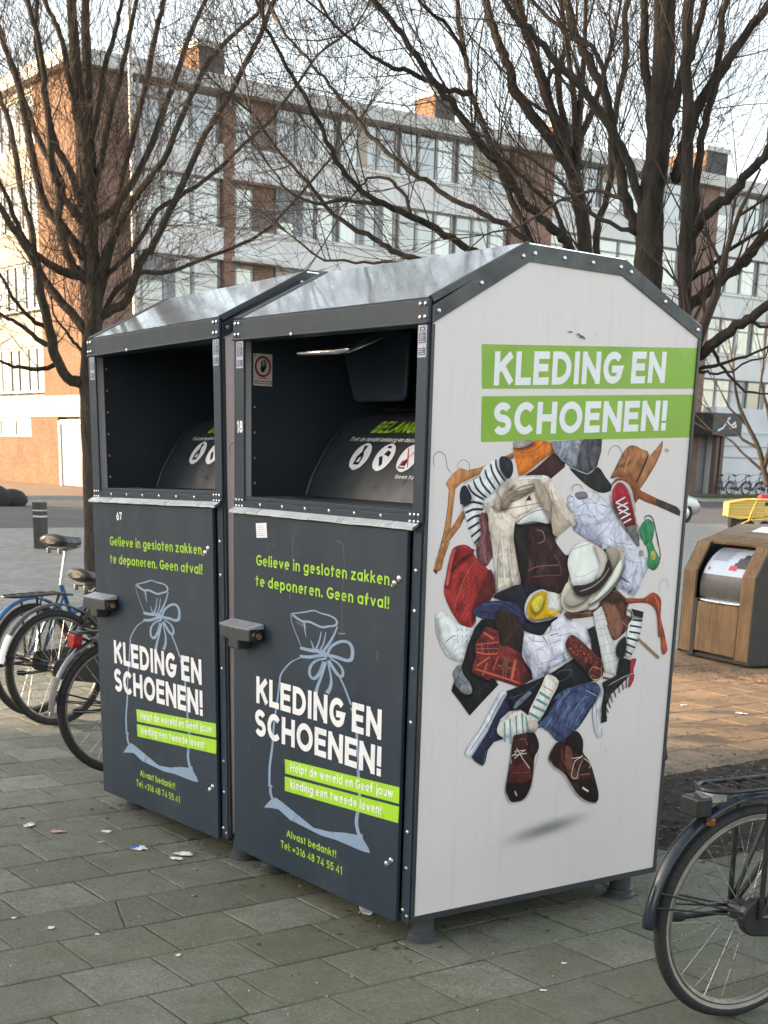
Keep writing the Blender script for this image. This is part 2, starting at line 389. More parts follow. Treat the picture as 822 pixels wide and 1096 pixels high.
# ------------------------------------------------------------------ lettering (stroke alphabet drawn here)
def arc(cx, cy, rx, ry, a0, a1, n=14):
    return [(cx+rx*cos(R(a0+(a1-a0)*i/n)), cy+ry*sin(R(a0+(a1-a0)*i/n))) for i in range(n+1)]
X = .70
def ring(cx=.5, y0=0, y1=X, rx=.5): return arc(cx, (y0+y1)/2, rx, (y1-y0)/2, 0, 360, 24)
GL = {
 'K': (.58, [[(0,0),(0,1)], [(.95,1),(.02,.42)], [(.34,.62),(1,0)]]),
 'L': (.44, [[(0,1),(0,0),(1,0)]]), 'I': (0, [[(0,0),(0,1)]]),
 'E': (.46, [[(1,1),(0,1),(0,0),(1,0)], [(0,.52),(.9,.52)]]),
 'D': (.62, [[(0,0),(0,1),(.3,1)] + arc(.35,.5,.65,.5,90,-90) + [(.3,0),(0,0)]]),
 'N': (.62, [[(0,0),(0,1)], [(0,1),(1,0)], [(1,0),(1,1)]]),
 'G': (.72, [arc(.5,.5,.5,.5,42,320,22) + [(.97,.44),(.55,.44)]]),
 'S': (.5, [arc(.5,.755,.47,.245,25,270,14) + arc(.5,.255,.5,.255,90,-155,14)[1:]]),
 'C': (.68, [arc(.5,.5,.5,.5,42,318,22)]), 'H': (.6, [[(0,0),(0,1)], [(1,0),(1,1)], [(0,.5),(1,.5)]]),
 'O': (.76, [arc(.5,.5,.5,.5,0,360,30)]),
 'A': (.7, [[(0,0),(.5,1)], [(.5,1),(1,0)], [(.2,.34),(.8,.34)]]),
 'B': (.52, [[(0,0),(0,1),(.5,1)] + arc(.55,.77,.4,.23,90,-90,10) + [(0,.54)], [(.5,.54)] + arc(.55,.27,.45,.27,90,-90,10) + [(0,0)]]),
 'J': (.42, [[(1,1),(1,.3)] + arc(.5,.3,.5,.3,0,-150,10)]), 'R': (.52, [[(0,0),(0,1),(.5,1)] + arc(.55,.75,.42,.25,90,-90,10) + [(0,.5)], [(.45,.5),(1,0)]]),
 'T': (.52, [[(0,1),(1,1)], [(.5,1),(.5,0)]]),
 '!': (0, [[(0,1),(0,.42)], [(0,.045),(0,-.0)]]), '.': (0, [[(0,.06),(0,0)]]), ',': (.04, [[(.8,.07),(.2,-.14)]]),
 ':': (0, [[(0,.06),(0,0)], [(0,.6),(0,.54)]]), '+': (.42, [[(0,.38),(1,.38)], [(.5,.15),(.5,.62)]]),
 'a': (.5, [ring(), [(1,0),(1,X)]]), 'd': (.5, [ring(), [(1,0),(1,1.03)]]), 'b': (.5, [ring(), [(0,0),(0,1.03)]]),
 'p': (.5, [ring(), [(0,-.27),(0,X)]]), 'g': (.5, [ring(), [(1,X),(1,0)] + arc(.5,-.05,.5,.24,0,-150,10)]),
 'o': (.52, [ring()]), 'e': (.5, [[(0,.37),(.98,.37)] + arc(.5,X/2,.5,X/2,8,312,20)]),
 'l': (0, [[(0,0),(0,1.03)]]), 'i': (0, [[(0,0),(0,X-.03)], [(0,.99),(0,1.05)]]), 'j': (.12, [[(1,X-.03),(1,-.15)] + arc(.2,-.15,.8,.12,0,-90,6), [(1,.99),(1,1.05)]]),
 'v': (.46, [[(0,X),(.5,0)], [(.5,0),(1,X)]]), 'w': (.74, [[(0,X),(.25,0)], [(.25,0),(.5,X)], [(.5,X),(.75,0)], [(.75,0),(1,X)]]),
 'n': (.42, [[(0,0),(0,X)], [(0,.4)] + arc(.5,.43,.5,.27,180,0,12) + [(1,0)]]), 'h': (.42, [[(0,0),(0,1.03)], [(0,.4)] + arc(.5,.43,.5,.27,180,0,12) + [(1,0)]]),
 'm': (.72, [[(0,0),(0,X)], [(0,.42)] + arc(.25,.46,.25,.24,180,0,10) + [(.5,0)], [(.5,.42)] + arc(.75,.46,.25,.24,180,0,10) + [(1,0)]]),
 'r': (.24, [[(0,0),(0,X)], [(0,.4)] + arc(.7,.42,.7,.28,180,80,8)]), 's': (.36, [arc(.5,.53,.45,.17,25,270,10) + arc(.5,.18,.5,.18,90,-155,10)[1:]]),
 't': (.26, [[(.4,.95),(.4,0)], [(0,X),(1,X)]]), 'f': (.32, [[(.35,0),(.35,.78)] + arc(.85,.78,.5,.28,180,80,8), [(0,.66),(.95,.66)]]),
 'z': (.4, [[(0,X),(1,X)], [(1,X),(0,0)], [(0,0),(1,0)]]), 'k': (.42, [[(0,0),(0,1.03)], [(.9,X),(.02,.28)], [(.36,.44),(1,0)]]),
 'u': (.42, [[(0,X)] + [(0,.27)] + arc(.5,.27,.5,.27,180,360,12) + [(1,X)], [(1,0),(1,X)]]),
 '1': (.2, [[(0,.8),(1,1),(1,0)]]), '3': (.48, [arc(.5,.76,.45,.24,155,-90,12), arc(.5,.26,.5,.26,90,-155,12)]), '4': (.52, [[(.78,0),(.78,1),(0,.26),(1,.26)]]),
 '5': (.48, [[(.9,1),(.15,1),(.08,.55)] + arc(.5,.32,.5,.32,140,-150,14)]), '6': (.5, [arc(.5,.32,.5,.32,0,360,20), [(.04,.4),(.6,1)]]),
 '7': (.46, [[(0,1),(1,1),(.3,0)]]), '8': (.48, [arc(.5,.76,.42,.24,0,360,18), arc(.5,.26,.5,.26,0,360,20)]),
}
def strip2d(pts, w0, w1=None, closed=False):
    """polyline -> left/right edge points of a band"""
    w1 = w0 if w1 is None else w1
    n = len(pts); L = []; Rr = []
    for i in range(n):
        p = pts[i]
        a = pts[i-1] if i > 0 else (pts[n-2] if closed else None)
        b = pts[i+1] if i < n-1 else (pts[1] if closed else None)
        def dr(u, v):
            d = hypot(v[0]-u[0], v[1]-u[1]) or 1e-9; return ((v[0]-u[0])/d, (v[1]-u[1])/d)
        d0 = dr(a, p) if a else dr(p, b); d1 = dr(p, b) if b else d0
        t = (d0[0]+d1[0], d0[1]+d1[1]); tl = hypot(*t) or 1e-9; t = (t[0]/tl, t[1]/tl)
        k = 1/max(.55, t[0]*d1[0]+t[1]*d1[1]); w = (w0+(w1-w0)*i/max(1, n-1))/2*k
        L.append((p[0]-t[1]*w, p[1]+t[0]*w)); Rr.append((p[0]+t[1]*w, p[1]-t[0]*w))
    return L, Rr
def write(mb, txt, x0, x1, base, cap, wt, mp, slope=0, italic=0, gap=.16, lift=0):
    """letters of txt between x0 and x1 (metres), baseline height base, capital height cap; mp maps (u, v, lift) to 3D"""
    h = wt/2; cur = 0; glyphs = []
    for ch in txt:
        if ch == ' ': cur += .34; continue
        wd, st = GL[ch]; glyphs.append((cur, wd, st)); cur += wd + wt + gap - (.09 if ch in 'CG' else .04 if ch in 'KL' else 0)
    tot = cur - gap; sx = (x1-x0)/tot; k = 0
    for (c, wd, st) in glyphs:
        for s in st:
            pts = []
            for (x, y) in s:
                yy = h + y*(1-2*h) if y >= 0 else h + y
                xx = c + h + x*wd + italic*yy
                pts.append((xx, yy))
            if len(pts) == 2:
                (ax, ay), (bx, by) = pts; pts = [(ax+(bx-ax)*q/3, ay+(by-ay)*q/3) for q in range(4)]
                # square ends so that stems reach base line and capital height
                d = hypot(bx-ax, by-ay) or 1; ex = (bx-ax)/d*h*.98; ey = (by-ay)/d*h*.98
                if abs(bx-ax) < 1e-6 or abs(by-ay) < 1e-6:
                    pts[0] = (ax-ex, ay-ey); pts[-1] = (bx+ex, by+ey)
                elif abs(by-ay) > .3: pts[0] = (ax-ex*.5, ay-ey*.5); pts[-1] = (bx+ex*.5, by+ey*.5)
            cl = hypot(pts[0][0]-pts[-1][0], pts[0][1]-pts[-1][1]) < 1e-6
            if not cl and len(s) > 2:
                for (i, j) in ((0, 1), (-1, -2)):
                    if s[i][0] == s[j][0] or s[i][1] == s[j][1]:
                        d = hypot(pts[i][0]-pts[j][0], pts[i][1]-pts[j][1]) or 1
                        pts[i] = (pts[i][0]+(pts[i][0]-pts[j][0])/d*h*.98, pts[i][1]+(pts[i][1]-pts[j][1])/d*h*.98)
            L, Rr = strip2d(pts, wt, closed=cl)
            o = lift + (k % 9)*.00004; k += 1
            vs = []
            for a, b in zip(L, Rr):
                for q in (a, b):
                    u = x0 + q[0]*sx; vs.append(mp(u, base + q[1]*cap + slope*(u-x0), o))
            mb.add(vs, [(2*i, 2*i+1, 2*i+3, 2*i+2) for i in range(len(pts)-1)])
PAL=[(120,110,105),(176,120,75),(165,108,66),(110,70,45),(140,90,55),(70,40,28),(130,120,115),(235,232,228),(28,28,42),(205,110,35),(150,140,135),(165,82,25),(225,135,60),(62,28,30),(140,140,155),(72,72,78),(45,45,50),(100,100,108),(95,95,100),(28,28,32),(150,95,60),(180,125,85),(110,68,42),(158,104,70),(105,65,42),(52,32,26),(135,125,120),(146,78,46),(95,48,28),(62,48,42),(204,198,198),(168,34,50),(120,24,38),(222,215,212),(105,105,106),(194,194,208),(160,160,180),(165,165,185),(90,88,100),(132,132,155),(225,225,235),(222,222,232),(135,130,135),(112,104,110),(120,112,112),(45,125,85),(48,128,85),(28,85,58),(80,160,115),(200,185,85),(50,35,35),(110,50,40),(50,24,27),(24,18,20),(112,66,72),(95,52,58),(88,46,50),(25,14,15),(120,95,90),(112,64,70),(150,105,108),(72,38,42),(150,105,105),(208,193,178),(228,220,210),(182,165,148),(188,172,158),(152,132,116),(140,120,104),(168,150,134),(176,158,142),(112,94,82),(118,98,86),(126,106,92),(150,132,118),(235,224,212),(50,34,30),(90,70,60),(228,218,208),(222,208,195),(190,172,158),(150,42,40),(125,30,30),(195,75,68),(88,24,26),(112,26,28),(118,28,30),(215,110,100),(24,24,38),(46,48,80),(25,25,42),(28,28,58),(82,85,128),(78,80,122),(30,30,60),(218,208,198),(222,165,30),(235,190,70),(225,220,215),(216,212,213),(190,188,195),(60,58,60),(120,118,122),(165,162,168),(22,20,22),(125,125,130),(90,90,96),(55,52,55),(48,46,48),(48,32,28),(106,38,38),(60,26,30),(180,86,64),(78,30,42),(165,122,112),(95,70,40),(206,202,211),(172,170,186),(178,176,190),(140,138,152),(80,76,82),(95,90,96),(90,85,90),(232,230,236),(230,228,234),(100,60,48),(128,84,66),(60,36,32),(150,106,86),(150,104,84),(55,32,28),(40,24,22),(165,125,105),(24,24,28),(196,193,189),(150,148,146),(200,188,172),(150,138,122),(172,160,144),(222,213,200),(226,217,206),(190,178,164),(168,156,142),(196,186,172),(34,29,33),(176,142,142),(60,50,54),(226,221,221),(26,26,30),(165,155,150),(152,66,40),(195,104,68),(100,40,25),(190,95,65),(142,117,76),(24,24,26),(152,40,46),(175,172,172),(70,70,74),(196,196,200),(120,120,126),(110,110,112),(20,20,27),(78,88,118),(58,66,92),(105,115,130),(80,88,110),(60,72,104),(38,46,84),(118,133,172),(18,18,24),(36,42,70),(100,112,150),(40,46,75),(205,205,211),(36,40,66),(48,58,100),(95,100,110),(80,84,104),(216,202,192),(188,170,160),(72,132,143),(72,110,120),(74,134,144),(52,25,24),(34,17,18),(88,38,34),(26,14,17),(172,156,136),(40,18,18),(140,72,62),(185,160,155),(120,75,70),(196,186,170),(54,27,25),(32,17,19),(28,15,19),(38,20,20),(96,52,46),(210,192,192),(130,90,88),(110,66,60),(198,188,168),(180,60,50),(58,18,20),(165,85,70),(40,20,20),(158,118,88),(140,100,75),(120,44,40),(150,150,155),(60,55,52),(228,222,218),(150,146,146),(160,155,155)]
ART=[
[1,0,2.5,0,[66,3255,55,3296,67,3333,107,3347,150,3324,164,3277,175,3246,209,3213]],
[0,1,0,0.25,[161,3156,212,3210,273,3253,338,3238,437,3256,522,3284,724,3358,726,3320,553,3263,454,3218,292,3157,245,3120,226,2948,216,2862,186,2759,156,2781,116,2586,90,2608,99,2651,136,2760,166,2862,187,3002,192,3109]],
[0,2,0,0.25,[306,2980,339,2959,300,2883,179,2756,219,2791,169,2672,158,2612,119,2591,126,2684,161,2765,216,2862]],
[1,3,2.5,0,[192,3109,187,3002,166,2862,139,2765]],
[1,4,2.0,0,[315,3142,454,3213,553,3257,719,3318]],
[0,5,0,0.25,[91,2617,107,2605,123,2585,111,2581,87,2602]],
[1,6,2.0,0,[252,3247,264,3284,306,3303,347,3281,355,3238,355,3190]],
[0,7,1,0.1,[279,3088,294,3131,335,3158,426,3196,473,3256,550,3311,607,3331,681,3325,721,3293,729,3238,705,3194,662,3167,620,3133,564,3089,493,3046,489,3002,470,2947,471,2816,438,2755,415,2772,374,2860,340,2937,315,3002,287,3045]],
[0,8,1,0.25,[608,3323,666,3330,716,3298,729,3238,705,3194,675,3194,636,3226,611,3264]],
[0,8,1,0.25,[282,3088,294,3131,329,3142,367,3099,384,3061,356,3034,300,3021,287,3045]],
[1,8,7.5,0,[572,3312,582,3263,614,3220,662,3172]],
[1,8,7.5,0,[530,3284,547,3236,579,3193,622,3144]],
[1,8,7.5,0,[484,3246,506,3197,545,3155,584,3117]],
[1,8,7.5,0,[440,3207,465,3159,503,3122,549,3089]],
[1,8,7.5,0,[391,3177,416,3132,461,3094,514,3065]],
[1,8,7.5,0,[345,3150,381,3105,433,3076,493,3054]],
[1,8,7.5,0,[315,3010,392,3038,487,3024]],
[1,8,7.5,0,[331,2967,402,2991,489,2991]],
[1,8,7.5,0,[349,2913,412,2945,470,2953]],
[1,8,7.5,0,[366,2866,458,2909]],
[1,8,7.5,0,[393,2816,472,2865]],
[1,8,7.5,0,[422,2772,475,2816]],
[0,9,1,0.25,[725,3407,756,3429,1021,3438,1081,3371,985,3314,868,3240,787,3209,760,3266,732,3342]],
[0,10,1,0.25,[723,3430,898,3437,841,3401,736,3387]],
[1,11,3.0,0,[784,3354,903,3373,991,3430]],
[1,12,3.0,0,[789,3288,907,3324,1048,3393]],
[0,13,0,0.25,[832,3212,927,3258,1081,3366,1192,3301,1194,3273,1072,3193,992,3215,915,3216]],
[0,14,0,0.5,[1052,3437,1526,3466,1527,3381,1496,3278,1410,3231,1238,3274,1155,3317,1079,3382]],
[0,15,0,0.6,[1349,3458,1526,3466,1527,3381,1496,3278,1410,3231,1303,3258,1317,3365]],
[1,16,2.5,0,[1349,3456,1317,3365,1303,3264]],
[1,17,2.0,0,[1413,3460,1399,3356,1385,3248]],
[1,18,2.0,0,[1470,3461,1462,3368,1448,3266]],
[0,19,1,0.25,[1238,3268,1411,3226,1504,3278,1585,3211,1649,3154,1644,3119,1562,3103,1461,3129,1341,3191]],
[0,20,1,0.3,[1636,3200,1656,3246,1699,3316,1735,3374,1789,3422,1847,3429,1918,3407,2000,3368,1893,3168,1840,3185,1718,3212]],
[1,21,7.0,0,[1819,3376,1777,3294,1766,3236]],
[1,22,5.0,0,[1680,3258,1707,3316,1752,3369]],
[0,23,0,0.25,[2127,3471,2126,3406,2069,3299,1932,3133,1894,3162,2009,3363,2073,3417]],
[1,24,3.0,0,[2128,3465,2123,3404,2066,3297,1940,3135]],
[1,25,6.5,0,[1995,3366,1942,3268,1893,3170]],
[1,26,2.5,0,[1592,3348,1608,3394,1654,3424,1706,3408,1728,3363,1710,3293,1722,3212]],
[0,27,0,0.25,[1640,3154,1686,3200,1818,3228,1893,3168,1950,3121,2114,3069,2102,3021,1939,3068,1899,3038,1792,3155]],
[1,28,2.5,0,[1843,3156,1939,3068,2101,3023]],
[0,29,0,0.25,[2114,3069,2336,3009,2376,2978,2371,2942,2102,3021]],
[0,30,1,0.1,[1642,3061,1644,3119,1664,3165,1721,3189,1789,3178,1846,3132,1890,3038,1918,2943,1969,2799,1973,2733,1941,2733,1788,2872,1673,3002]],
[0,31,1,0.25,[1663,3061,1661,3119,1690,3160,1730,3178,1783,3155,1832,3097,1877,3003,1921,2883,1842,2848,1746,2944,1688,3014]],
[0,32,1,0.25,[1694,3038,1784,3073,1865,2955,1889,2896,1840,2866,1745,2955]],
[1,33,5.5,0,[1703,3038,1792,3075]],
[1,33,5.5,0,[1720,3002,1822,3038]],
[1,33,5.5,0,[1741,2961,1835,2997]],
[1,33,5.5,0,[1765,2926,1856,2961]],
[1,33,5.5,0,[1794,2896,1868,2925]],
[1,33,5.5,0,[1703,3038,1825,3003]],
[1,33,5.5,0,[1733,2991,1848,2955]],
[0,34,0,0.25,[1806,2866,1907,2884,1959,2811,1973,2733,1941,2733,1863,2812]],
[0,35,1,0.22,[1240,3071,1285,3099,1381,3117,1480,3106,1565,3072,1655,3014,1696,2944,1808,2848,1941,2733,1978,2720,2087,2608,2038,2499,1963,2378,1872,2406,1764,2446,1707,2496,1613,2595,1565,2738,1509,2798,1490,2828,1307,2853,1315,2945,1246,3002]],
[0,36,1,0.25,[1303,2899,1418,2887,1524,2816,1582,2738,1427,2793,1316,2847]],
[0,37,1,0.25,[1604,2678,1674,2653,1790,2530,1923,2417,1799,2439,1707,2496]],
[0,38,0,0.25,[1773,2525,1826,2515,1918,2466,1846,2486]],
[1,39,2.0,0,[1387,3048,1476,2968,1586,2862]],
[1,39,2.0,0,[1542,2804,1635,2873,1694,2956]],
[1,39,2.0,0,[1326,3002,1437,3037,1621,3014]],
[1,39,2.0,0,[1400,3083,1503,3037,1656,3002]],
[1,39,2.0,0,[1299,2945,1412,2956,1513,2933]],
[1,39,2.0,0,[1785,2579,1919,2454,1961,2391]],
[1,39,2.0,0,[1810,2663,1901,2625,2025,2610]],
[1,39,2.0,0,[1691,2653,1787,2555,1882,2479]],
[1,39,2.0,0,[1596,2761,1736,2712,1824,2698]],
[1,39,2.0,0,[1642,2808,1731,2760,1905,2745]],
[1,40,3.5,0,[1450,3072,1572,3002,1647,2920]],
[1,41,3.5,0,[1800,2759,1896,2673,1975,2586]],
[1,42,2.5,0,[1233,3059,1247,3082,1288,3071,1275,3037,1242,3042]],
[0,43,1,0.25,[1301,3099,1397,3111,1426,3071,1337,3057]],
[1,44,2.5,0,[1276,3111,1281,3150,1337,3157,1380,3128]],
[0,45,1,0.25,[1960,2847,2000,2907,2042,2925,2099,2894,2115,2834,2096,2761,2073,2731,2018,2750]],
[0,46,1,0.25,[2045,2743,2096,2767,2139,2705,2201,2631,2172,2570,2129,2556,2071,2596,2071,2670]],
[1,47,3.0,0,[2028,2895,2026,2835,2053,2750]],
[1,48,2.5,0,[2063,2895,2072,2822,2071,2749]],
[0,49,1,0.25,[2104,2694,2150,2681,2147,2632,2101,2645]],
[1,50,4.5,0,[1999,2919,2022,2945,2076,2937,2119,2870,2171,2730]],
[1,51,4.5,0,[2138,2827,2182,2717,2200,2643,2155,2564]],
[0,52,1,0.5,[747,2924,1063,2912,1136,2797,1154,2767,1245,2685,1291,2672,1289,2508,1231,2427,1168,2406,1250,2403,1069,2445,847,2475,805,2636,774,2750]],
[0,53,1,0.25,[756,2902,864,2879,889,2749,898,2634,860,2520,823,2499,783,2727]],
[1,54,5.0,0,[902,2577,993,2609,1215,2616]],
[1,55,4.5,0,[936,2539,1125,2548,1246,2539]],
[1,56,7.0,0,[1128,2699,1198,2628,1222,2534]],
[1,57,3.0,0,[1024,2815,984,2724,966,2552]],
[1,58,4.0,0,[959,2856,1022,2844,1042,2786,981,2764]],
[0,59,1,0.5,[455,2958,536,2947,556,2754,560,2798,588,2708,534,2620,458,2666,438,2755,437,2761,477,2838]],
[1,60,4.0,0,[479,2798,512,2743,501,2687]],
[1,61,4.0,0,[522,2820,542,2742,540,2653]],
[1,62,3.0,0,[486,2925,506,2837,482,2760]],
[0,63,1,0.2,[495,3024,581,3051,606,3122,677,3167,794,3206,916,3214,1039,3210,1107,3149,1214,3036,1247,2991,1329,2887,1242,2865,1153,2785,1153,2785,1097,2889,1017,2906,817,2890,771,2902,762,2812,783,2727,824,2590,847,2486,757,2449,651,2433,622,2459,602,2618,559,2820,542,2859,529,2947]],
[0,64,1,0.1,[786,2896,903,2980,1025,3002,1080,2900,939,2914]],
[0,65,1,0.25,[607,3101,678,3156,739,3145,668,3090,651,3002,584,3002]],
[0,66,1,0.25,[739,2818,765,2773,817,2579,834,2493,786,2465,744,2637]],
[1,67,4.5,0,[712,3090,800,3135,920,3158]],
[1,67,4.5,0,[656,3035,746,3046,864,3091,923,3114]],
[1,67,3.0,0,[555,3000,630,2989,749,3002,991,3036]],
[1,67,3.0,0,[592,3111,649,3035]],
[1,67,4.0,0,[1077,3126,1118,3014,1191,2899]],
[1,67,3.0,0,[721,2969,761,2935,813,2957,902,2985]],
[1,67,2.5,0,[921,3147,1000,3114,1053,3036]],
[0,68,1,0.15,[634,3035,696,3112,801,3113,921,3147,863,3102,744,3068,674,2991]],
[0,69,1,0.15,[916,3202,1013,3148,1087,3013,1177,2877,1151,2808,1078,2923,991,3036,939,3114]],
[0,70,1,0.15,[1100,3036,1186,2957,1272,2888,1197,2831,1117,2831]],
[1,71,3.0,0,[636,3002,684,3068,779,3107,922,3134]],
[1,72,2.5,0,[772,2893,874,2957,1010,2991,1083,2957]],
[1,73,2.5,0,[1013,3148,1093,3036,1175,2900]],
[1,74,3.5,0,[642,2797,630,2640,641,2481]],
[1,75,4.0,0,[718,2796,744,2637,776,2500]],
[0,76,0,0.25,[852,3047,882,3086,905,3052]],
[1,77,3.0,0,[547,3002,569,3013,578,2991]],
[1,78,5.5,0,[766,3184,886,3197,1017,3193]],
[1,79,7.0,0,[656,2819,681,2673,709,2479]],
[1,80,3.5,0,[1109,3115,1199,2991,1195,2854]],
[0,81,1,0.3,[181,2474,195,2572,224,2703,257,2752,335,2767,402,2739,442,2677,550,2602,598,2562,619,2459,579,2392,506,2361,448,2329,467,2260,410,2217,335,2244,266,2314,211,2395]],
[0,82,1,0.25,[227,2638,296,2702,402,2739,418,2717,326,2680,243,2610]],
[0,83,1,0.25,[198,2517,214,2627,237,2725,272,2741,241,2648,219,2517]],
[0,84,1,0.25,[554,2594,598,2562,619,2459,579,2392,506,2361,448,2329,431,2251,459,2397]],
[1,85,1.5,0,[440,2668,539,2603]],
[1,86,1.3,0,[411,2713,437,2669]],
[1,85,1.5,0,[430,2647,529,2579]],
[1,86,1.3,0,[399,2695,426,2647]],
[1,85,1.5,0,[419,2626,520,2556]],
[1,86,1.3,0,[387,2676,416,2626]],
[1,85,1.5,0,[409,2604,510,2532]],
[1,86,1.3,0,[375,2658,405,2604]],
[1,85,1.5,0,[398,2583,501,2509]],
[1,86,1.3,0,[363,2639,395,2583]],
[1,85,1.5,0,[388,2561,491,2486]],
[1,86,1.3,0,[350,2621,384,2561]],
[1,85,1.5,0,[377,2540,482,2462]],
[1,86,1.3,0,[338,2602,373,2540]],
[1,85,1.5,0,[367,2518,473,2439]],
[1,86,1.3,0,[326,2583,363,2518]],
[1,85,1.5,0,[356,2497,463,2415]],
[1,86,1.3,0,[314,2565,352,2497]],
[1,85,1.5,0,[346,2475,454,2392]],
[1,86,1.3,0,[302,2546,341,2476]],
[1,85,1.5,0,[335,2454,444,2368]],
[1,86,1.3,0,[290,2528,331,2454]],
[1,85,1.5,0,[325,2433,435,2345]],
[1,86,1.3,0,[278,2509,320,2433]],
[1,85,1.5,0,[314,2411,425,2322]],
[1,86,1.3,0,[266,2491,309,2411]],
[1,85,1.5,0,[304,2390,416,2298]],
[1,86,1.3,0,[254,2472,299,2390]],
[1,85,1.5,0,[293,2368,406,2275]],
[1,86,1.3,0,[241,2454,288,2368]],
[1,85,1.5,0,[283,2347,397,2251]],
[1,86,1.3,0,[229,2435,277,2347]],
[1,85,1.5,0,[273,2325,388,2228]],
[1,86,1.3,0,[217,2417,267,2326]],
[1,87,1.5,0,[443,2672,354,2557,296,2425,266,2320]],
[0,88,1,0.25,[621,2434,755,2478,846,2492,1053,2451,946,2414,904,2346,900,2287,794,2361,638,2402]],
[0,89,1,0.35,[433,2330,519,2383,609,2391,715,2387,825,2360,891,2300,926,2251,1117,2255,1181,2252,1122,2183,1062,2133,917,2170,804,2222,648,2252,496,2282]],
[0,90,1,0.25,[911,2240,1181,2252,1122,2183,1062,2133,932,2169]],
[1,91,3.0,0,[463,2326,614,2309,735,2315,863,2260]],
[1,92,2.5,0,[506,2363,610,2374,702,2359]],
[1,93,2.5,0,[495,2293,647,2269,787,2234]],
[1,94,2.5,0,[701,2376,796,2327,885,2276]],
[0,95,1,0.1,[893,2323,902,2369,945,2425,1037,2454,1102,2438,1200,2417,1261,2367,1278,2307,1181,2252,1086,2232,975,2231,909,2275]],
[0,96,1,0.2,[918,2316,925,2368,977,2419,1054,2439,1095,2420,1111,2326,1161,2300,1241,2309,1195,2275,1148,2259,990,2248,932,2274]],
[0,97,1,0.25,[951,2344,994,2400,1056,2410,1062,2339,1002,2295]],
[1,98,4.5,0,[1097,2397,1193,2405]],
[1,98,4.5,0,[1100,2367,1203,2375]],
[1,98,4.5,0,[1107,2338,1214,2351]],
[1,98,4.5,0,[1128,2407,1191,2328]],
[1,98,4.5,0,[1139,2372,1215,2333]],
[1,98,4.5,0,[1141,2342,1192,2317]],
[0,99,1,0.1,[116,2299,136,2331,186,2331,260,2287,306,2251,425,2217,454,2227,417,2109,401,2117,392,2026,357,1988,259,2034,182,2107,142,2199]],
[0,100,1,0.25,[119,2298,150,2185,182,2118,273,2033,349,1992,229,2036,151,2153,129,2209]],
[1,101,2.5,0,[207,2131,266,2168,298,2173]],
[1,102,2.5,0,[307,2217,314,2201]],
[1,102,2.5,0,[310,2177,316,2161]],
[1,102,2.5,0,[312,2140,318,2124]],
[1,102,2.5,0,[344,2215,351,2199]],
[1,102,2.5,0,[346,2175,353,2159]],
[1,102,2.5,0,[348,2138,355,2122]],
[1,102,2.5,0,[381,2213,388,2197]],
[1,102,2.5,0,[383,2173,390,2157]],
[1,102,2.5,0,[385,2137,392,2120]],
[1,102,2.5,0,[414,2212,420,2195]],
[1,102,2.5,0,[416,2172,423,2155]],
[1,102,2.5,0,[418,2135,425,2118]],
[1,103,1.5,0,[299,2245,313,2114]],
[0,104,0,0.5,[455,2215,511,2270,586,2272,679,2239,681,2218,670,2149,528,1995,675,1832,692,1814,546,1700,447,1619,349,1728,278,1803,290,1848,364,1982,402,2106]],
[0,105,1,0.6,[286,1929,342,1977,376,1906,431,1850,458,1778,391,1771,313,1835,296,1882]],
[1,106,2.5,0,[325,1892,402,1840,420,1780]],
[1,107,2.5,0,[510,1785,614,1837,673,1868]],
[1,108,2.5,0,[468,1998,490,1881,544,1736]],
[0,109,1,0.4,[643,2324,799,2294,883,2197,903,2137,896,2020,689,2090]],
[0,110,0,0.3,[559,2224,668,2184,690,2078,751,2081,880,2020,947,1969,959,1920,913,1792,866,1789,627,1865,598,1850,450,1918,454,1976,481,2021,462,2103]],
[0,111,0,0.25,[931,1976,959,1920,920,1797,1005,1833,1020,1856,974,1931]],
[1,112,6.0,0,[467,2056,571,2033,681,2032]],
[1,112,9.0,0,[539,2179,625,2134]],
[1,112,7.0,0,[485,1957,603,2013]],
[1,112,6.5,0,[582,1974,542,1883]],
[1,112,14.1,0,[836,1982,807,1835]],
[1,112,6.5,0,[464,1941,641,1888,912,1804]],
[1,112,4.5,0,[632,1918,679,2015]],
[1,112,5.0,0,[476,2102,673,2108]],
[1,112,4.0,0,[521,2105,533,2035]],
[1,113,10.0,0,[559,2103,568,2039]],
[1,113,9.0,0,[642,1988,616,1917]],
[1,113,8.0,0,[642,2104,650,2036]],
[1,113,12.0,0,[681,1979,808,1944]],
[1,113,6.5,0,[655,1914,797,1871]],
[1,113,6.0,0,[489,1898,581,1874]],
[1,113,6.0,0,[530,2202,654,2156]],
[1,113,4.0,0,[850,2010,933,1946]],
[1,114,1.5,0,[741,2005,727,1870]],
[1,114,1.5,0,[675,1950,857,1906]],
[1,114,1.5,0,[575,2096,586,2038]],
[1,114,1.5,0,[471,2073,675,2068]],
[1,114,1.5,0,[765,1998,751,1863]],
[0,115,0,0.25,[720,1977,775,1968,766,1921,712,1930]],
[0,116,1,0.15,[903,2147,933,2157,1078,2132,1156,2170,1152,2217,1246,2249,1398,2206,1503,2153,1571,2064,1561,2079,1386,1966,1178,1894,1180,1870,1022,1826,985,1895,898,1996,898,2102]],
[0,117,1,0.25,[901,2067,976,2015,1047,1915,1146,1896,1038,1829,985,1897]],
[0,118,1,0.25,[1173,1955,1332,2018,1464,2035,1386,1969,1178,1900]],
[1,119,2.0,0,[1007,2025,1132,2066,1260,2095]],
[1,119,2.0,0,[1030,1928,1173,1955,1301,1996]],
[1,119,2.0,0,[1052,1854,1146,1896,1275,1918]],
[1,119,2.0,0,[935,2136,1001,2097,1098,2092]],
[1,119,2.0,0,[1127,2126,1166,2040,1206,1953]],
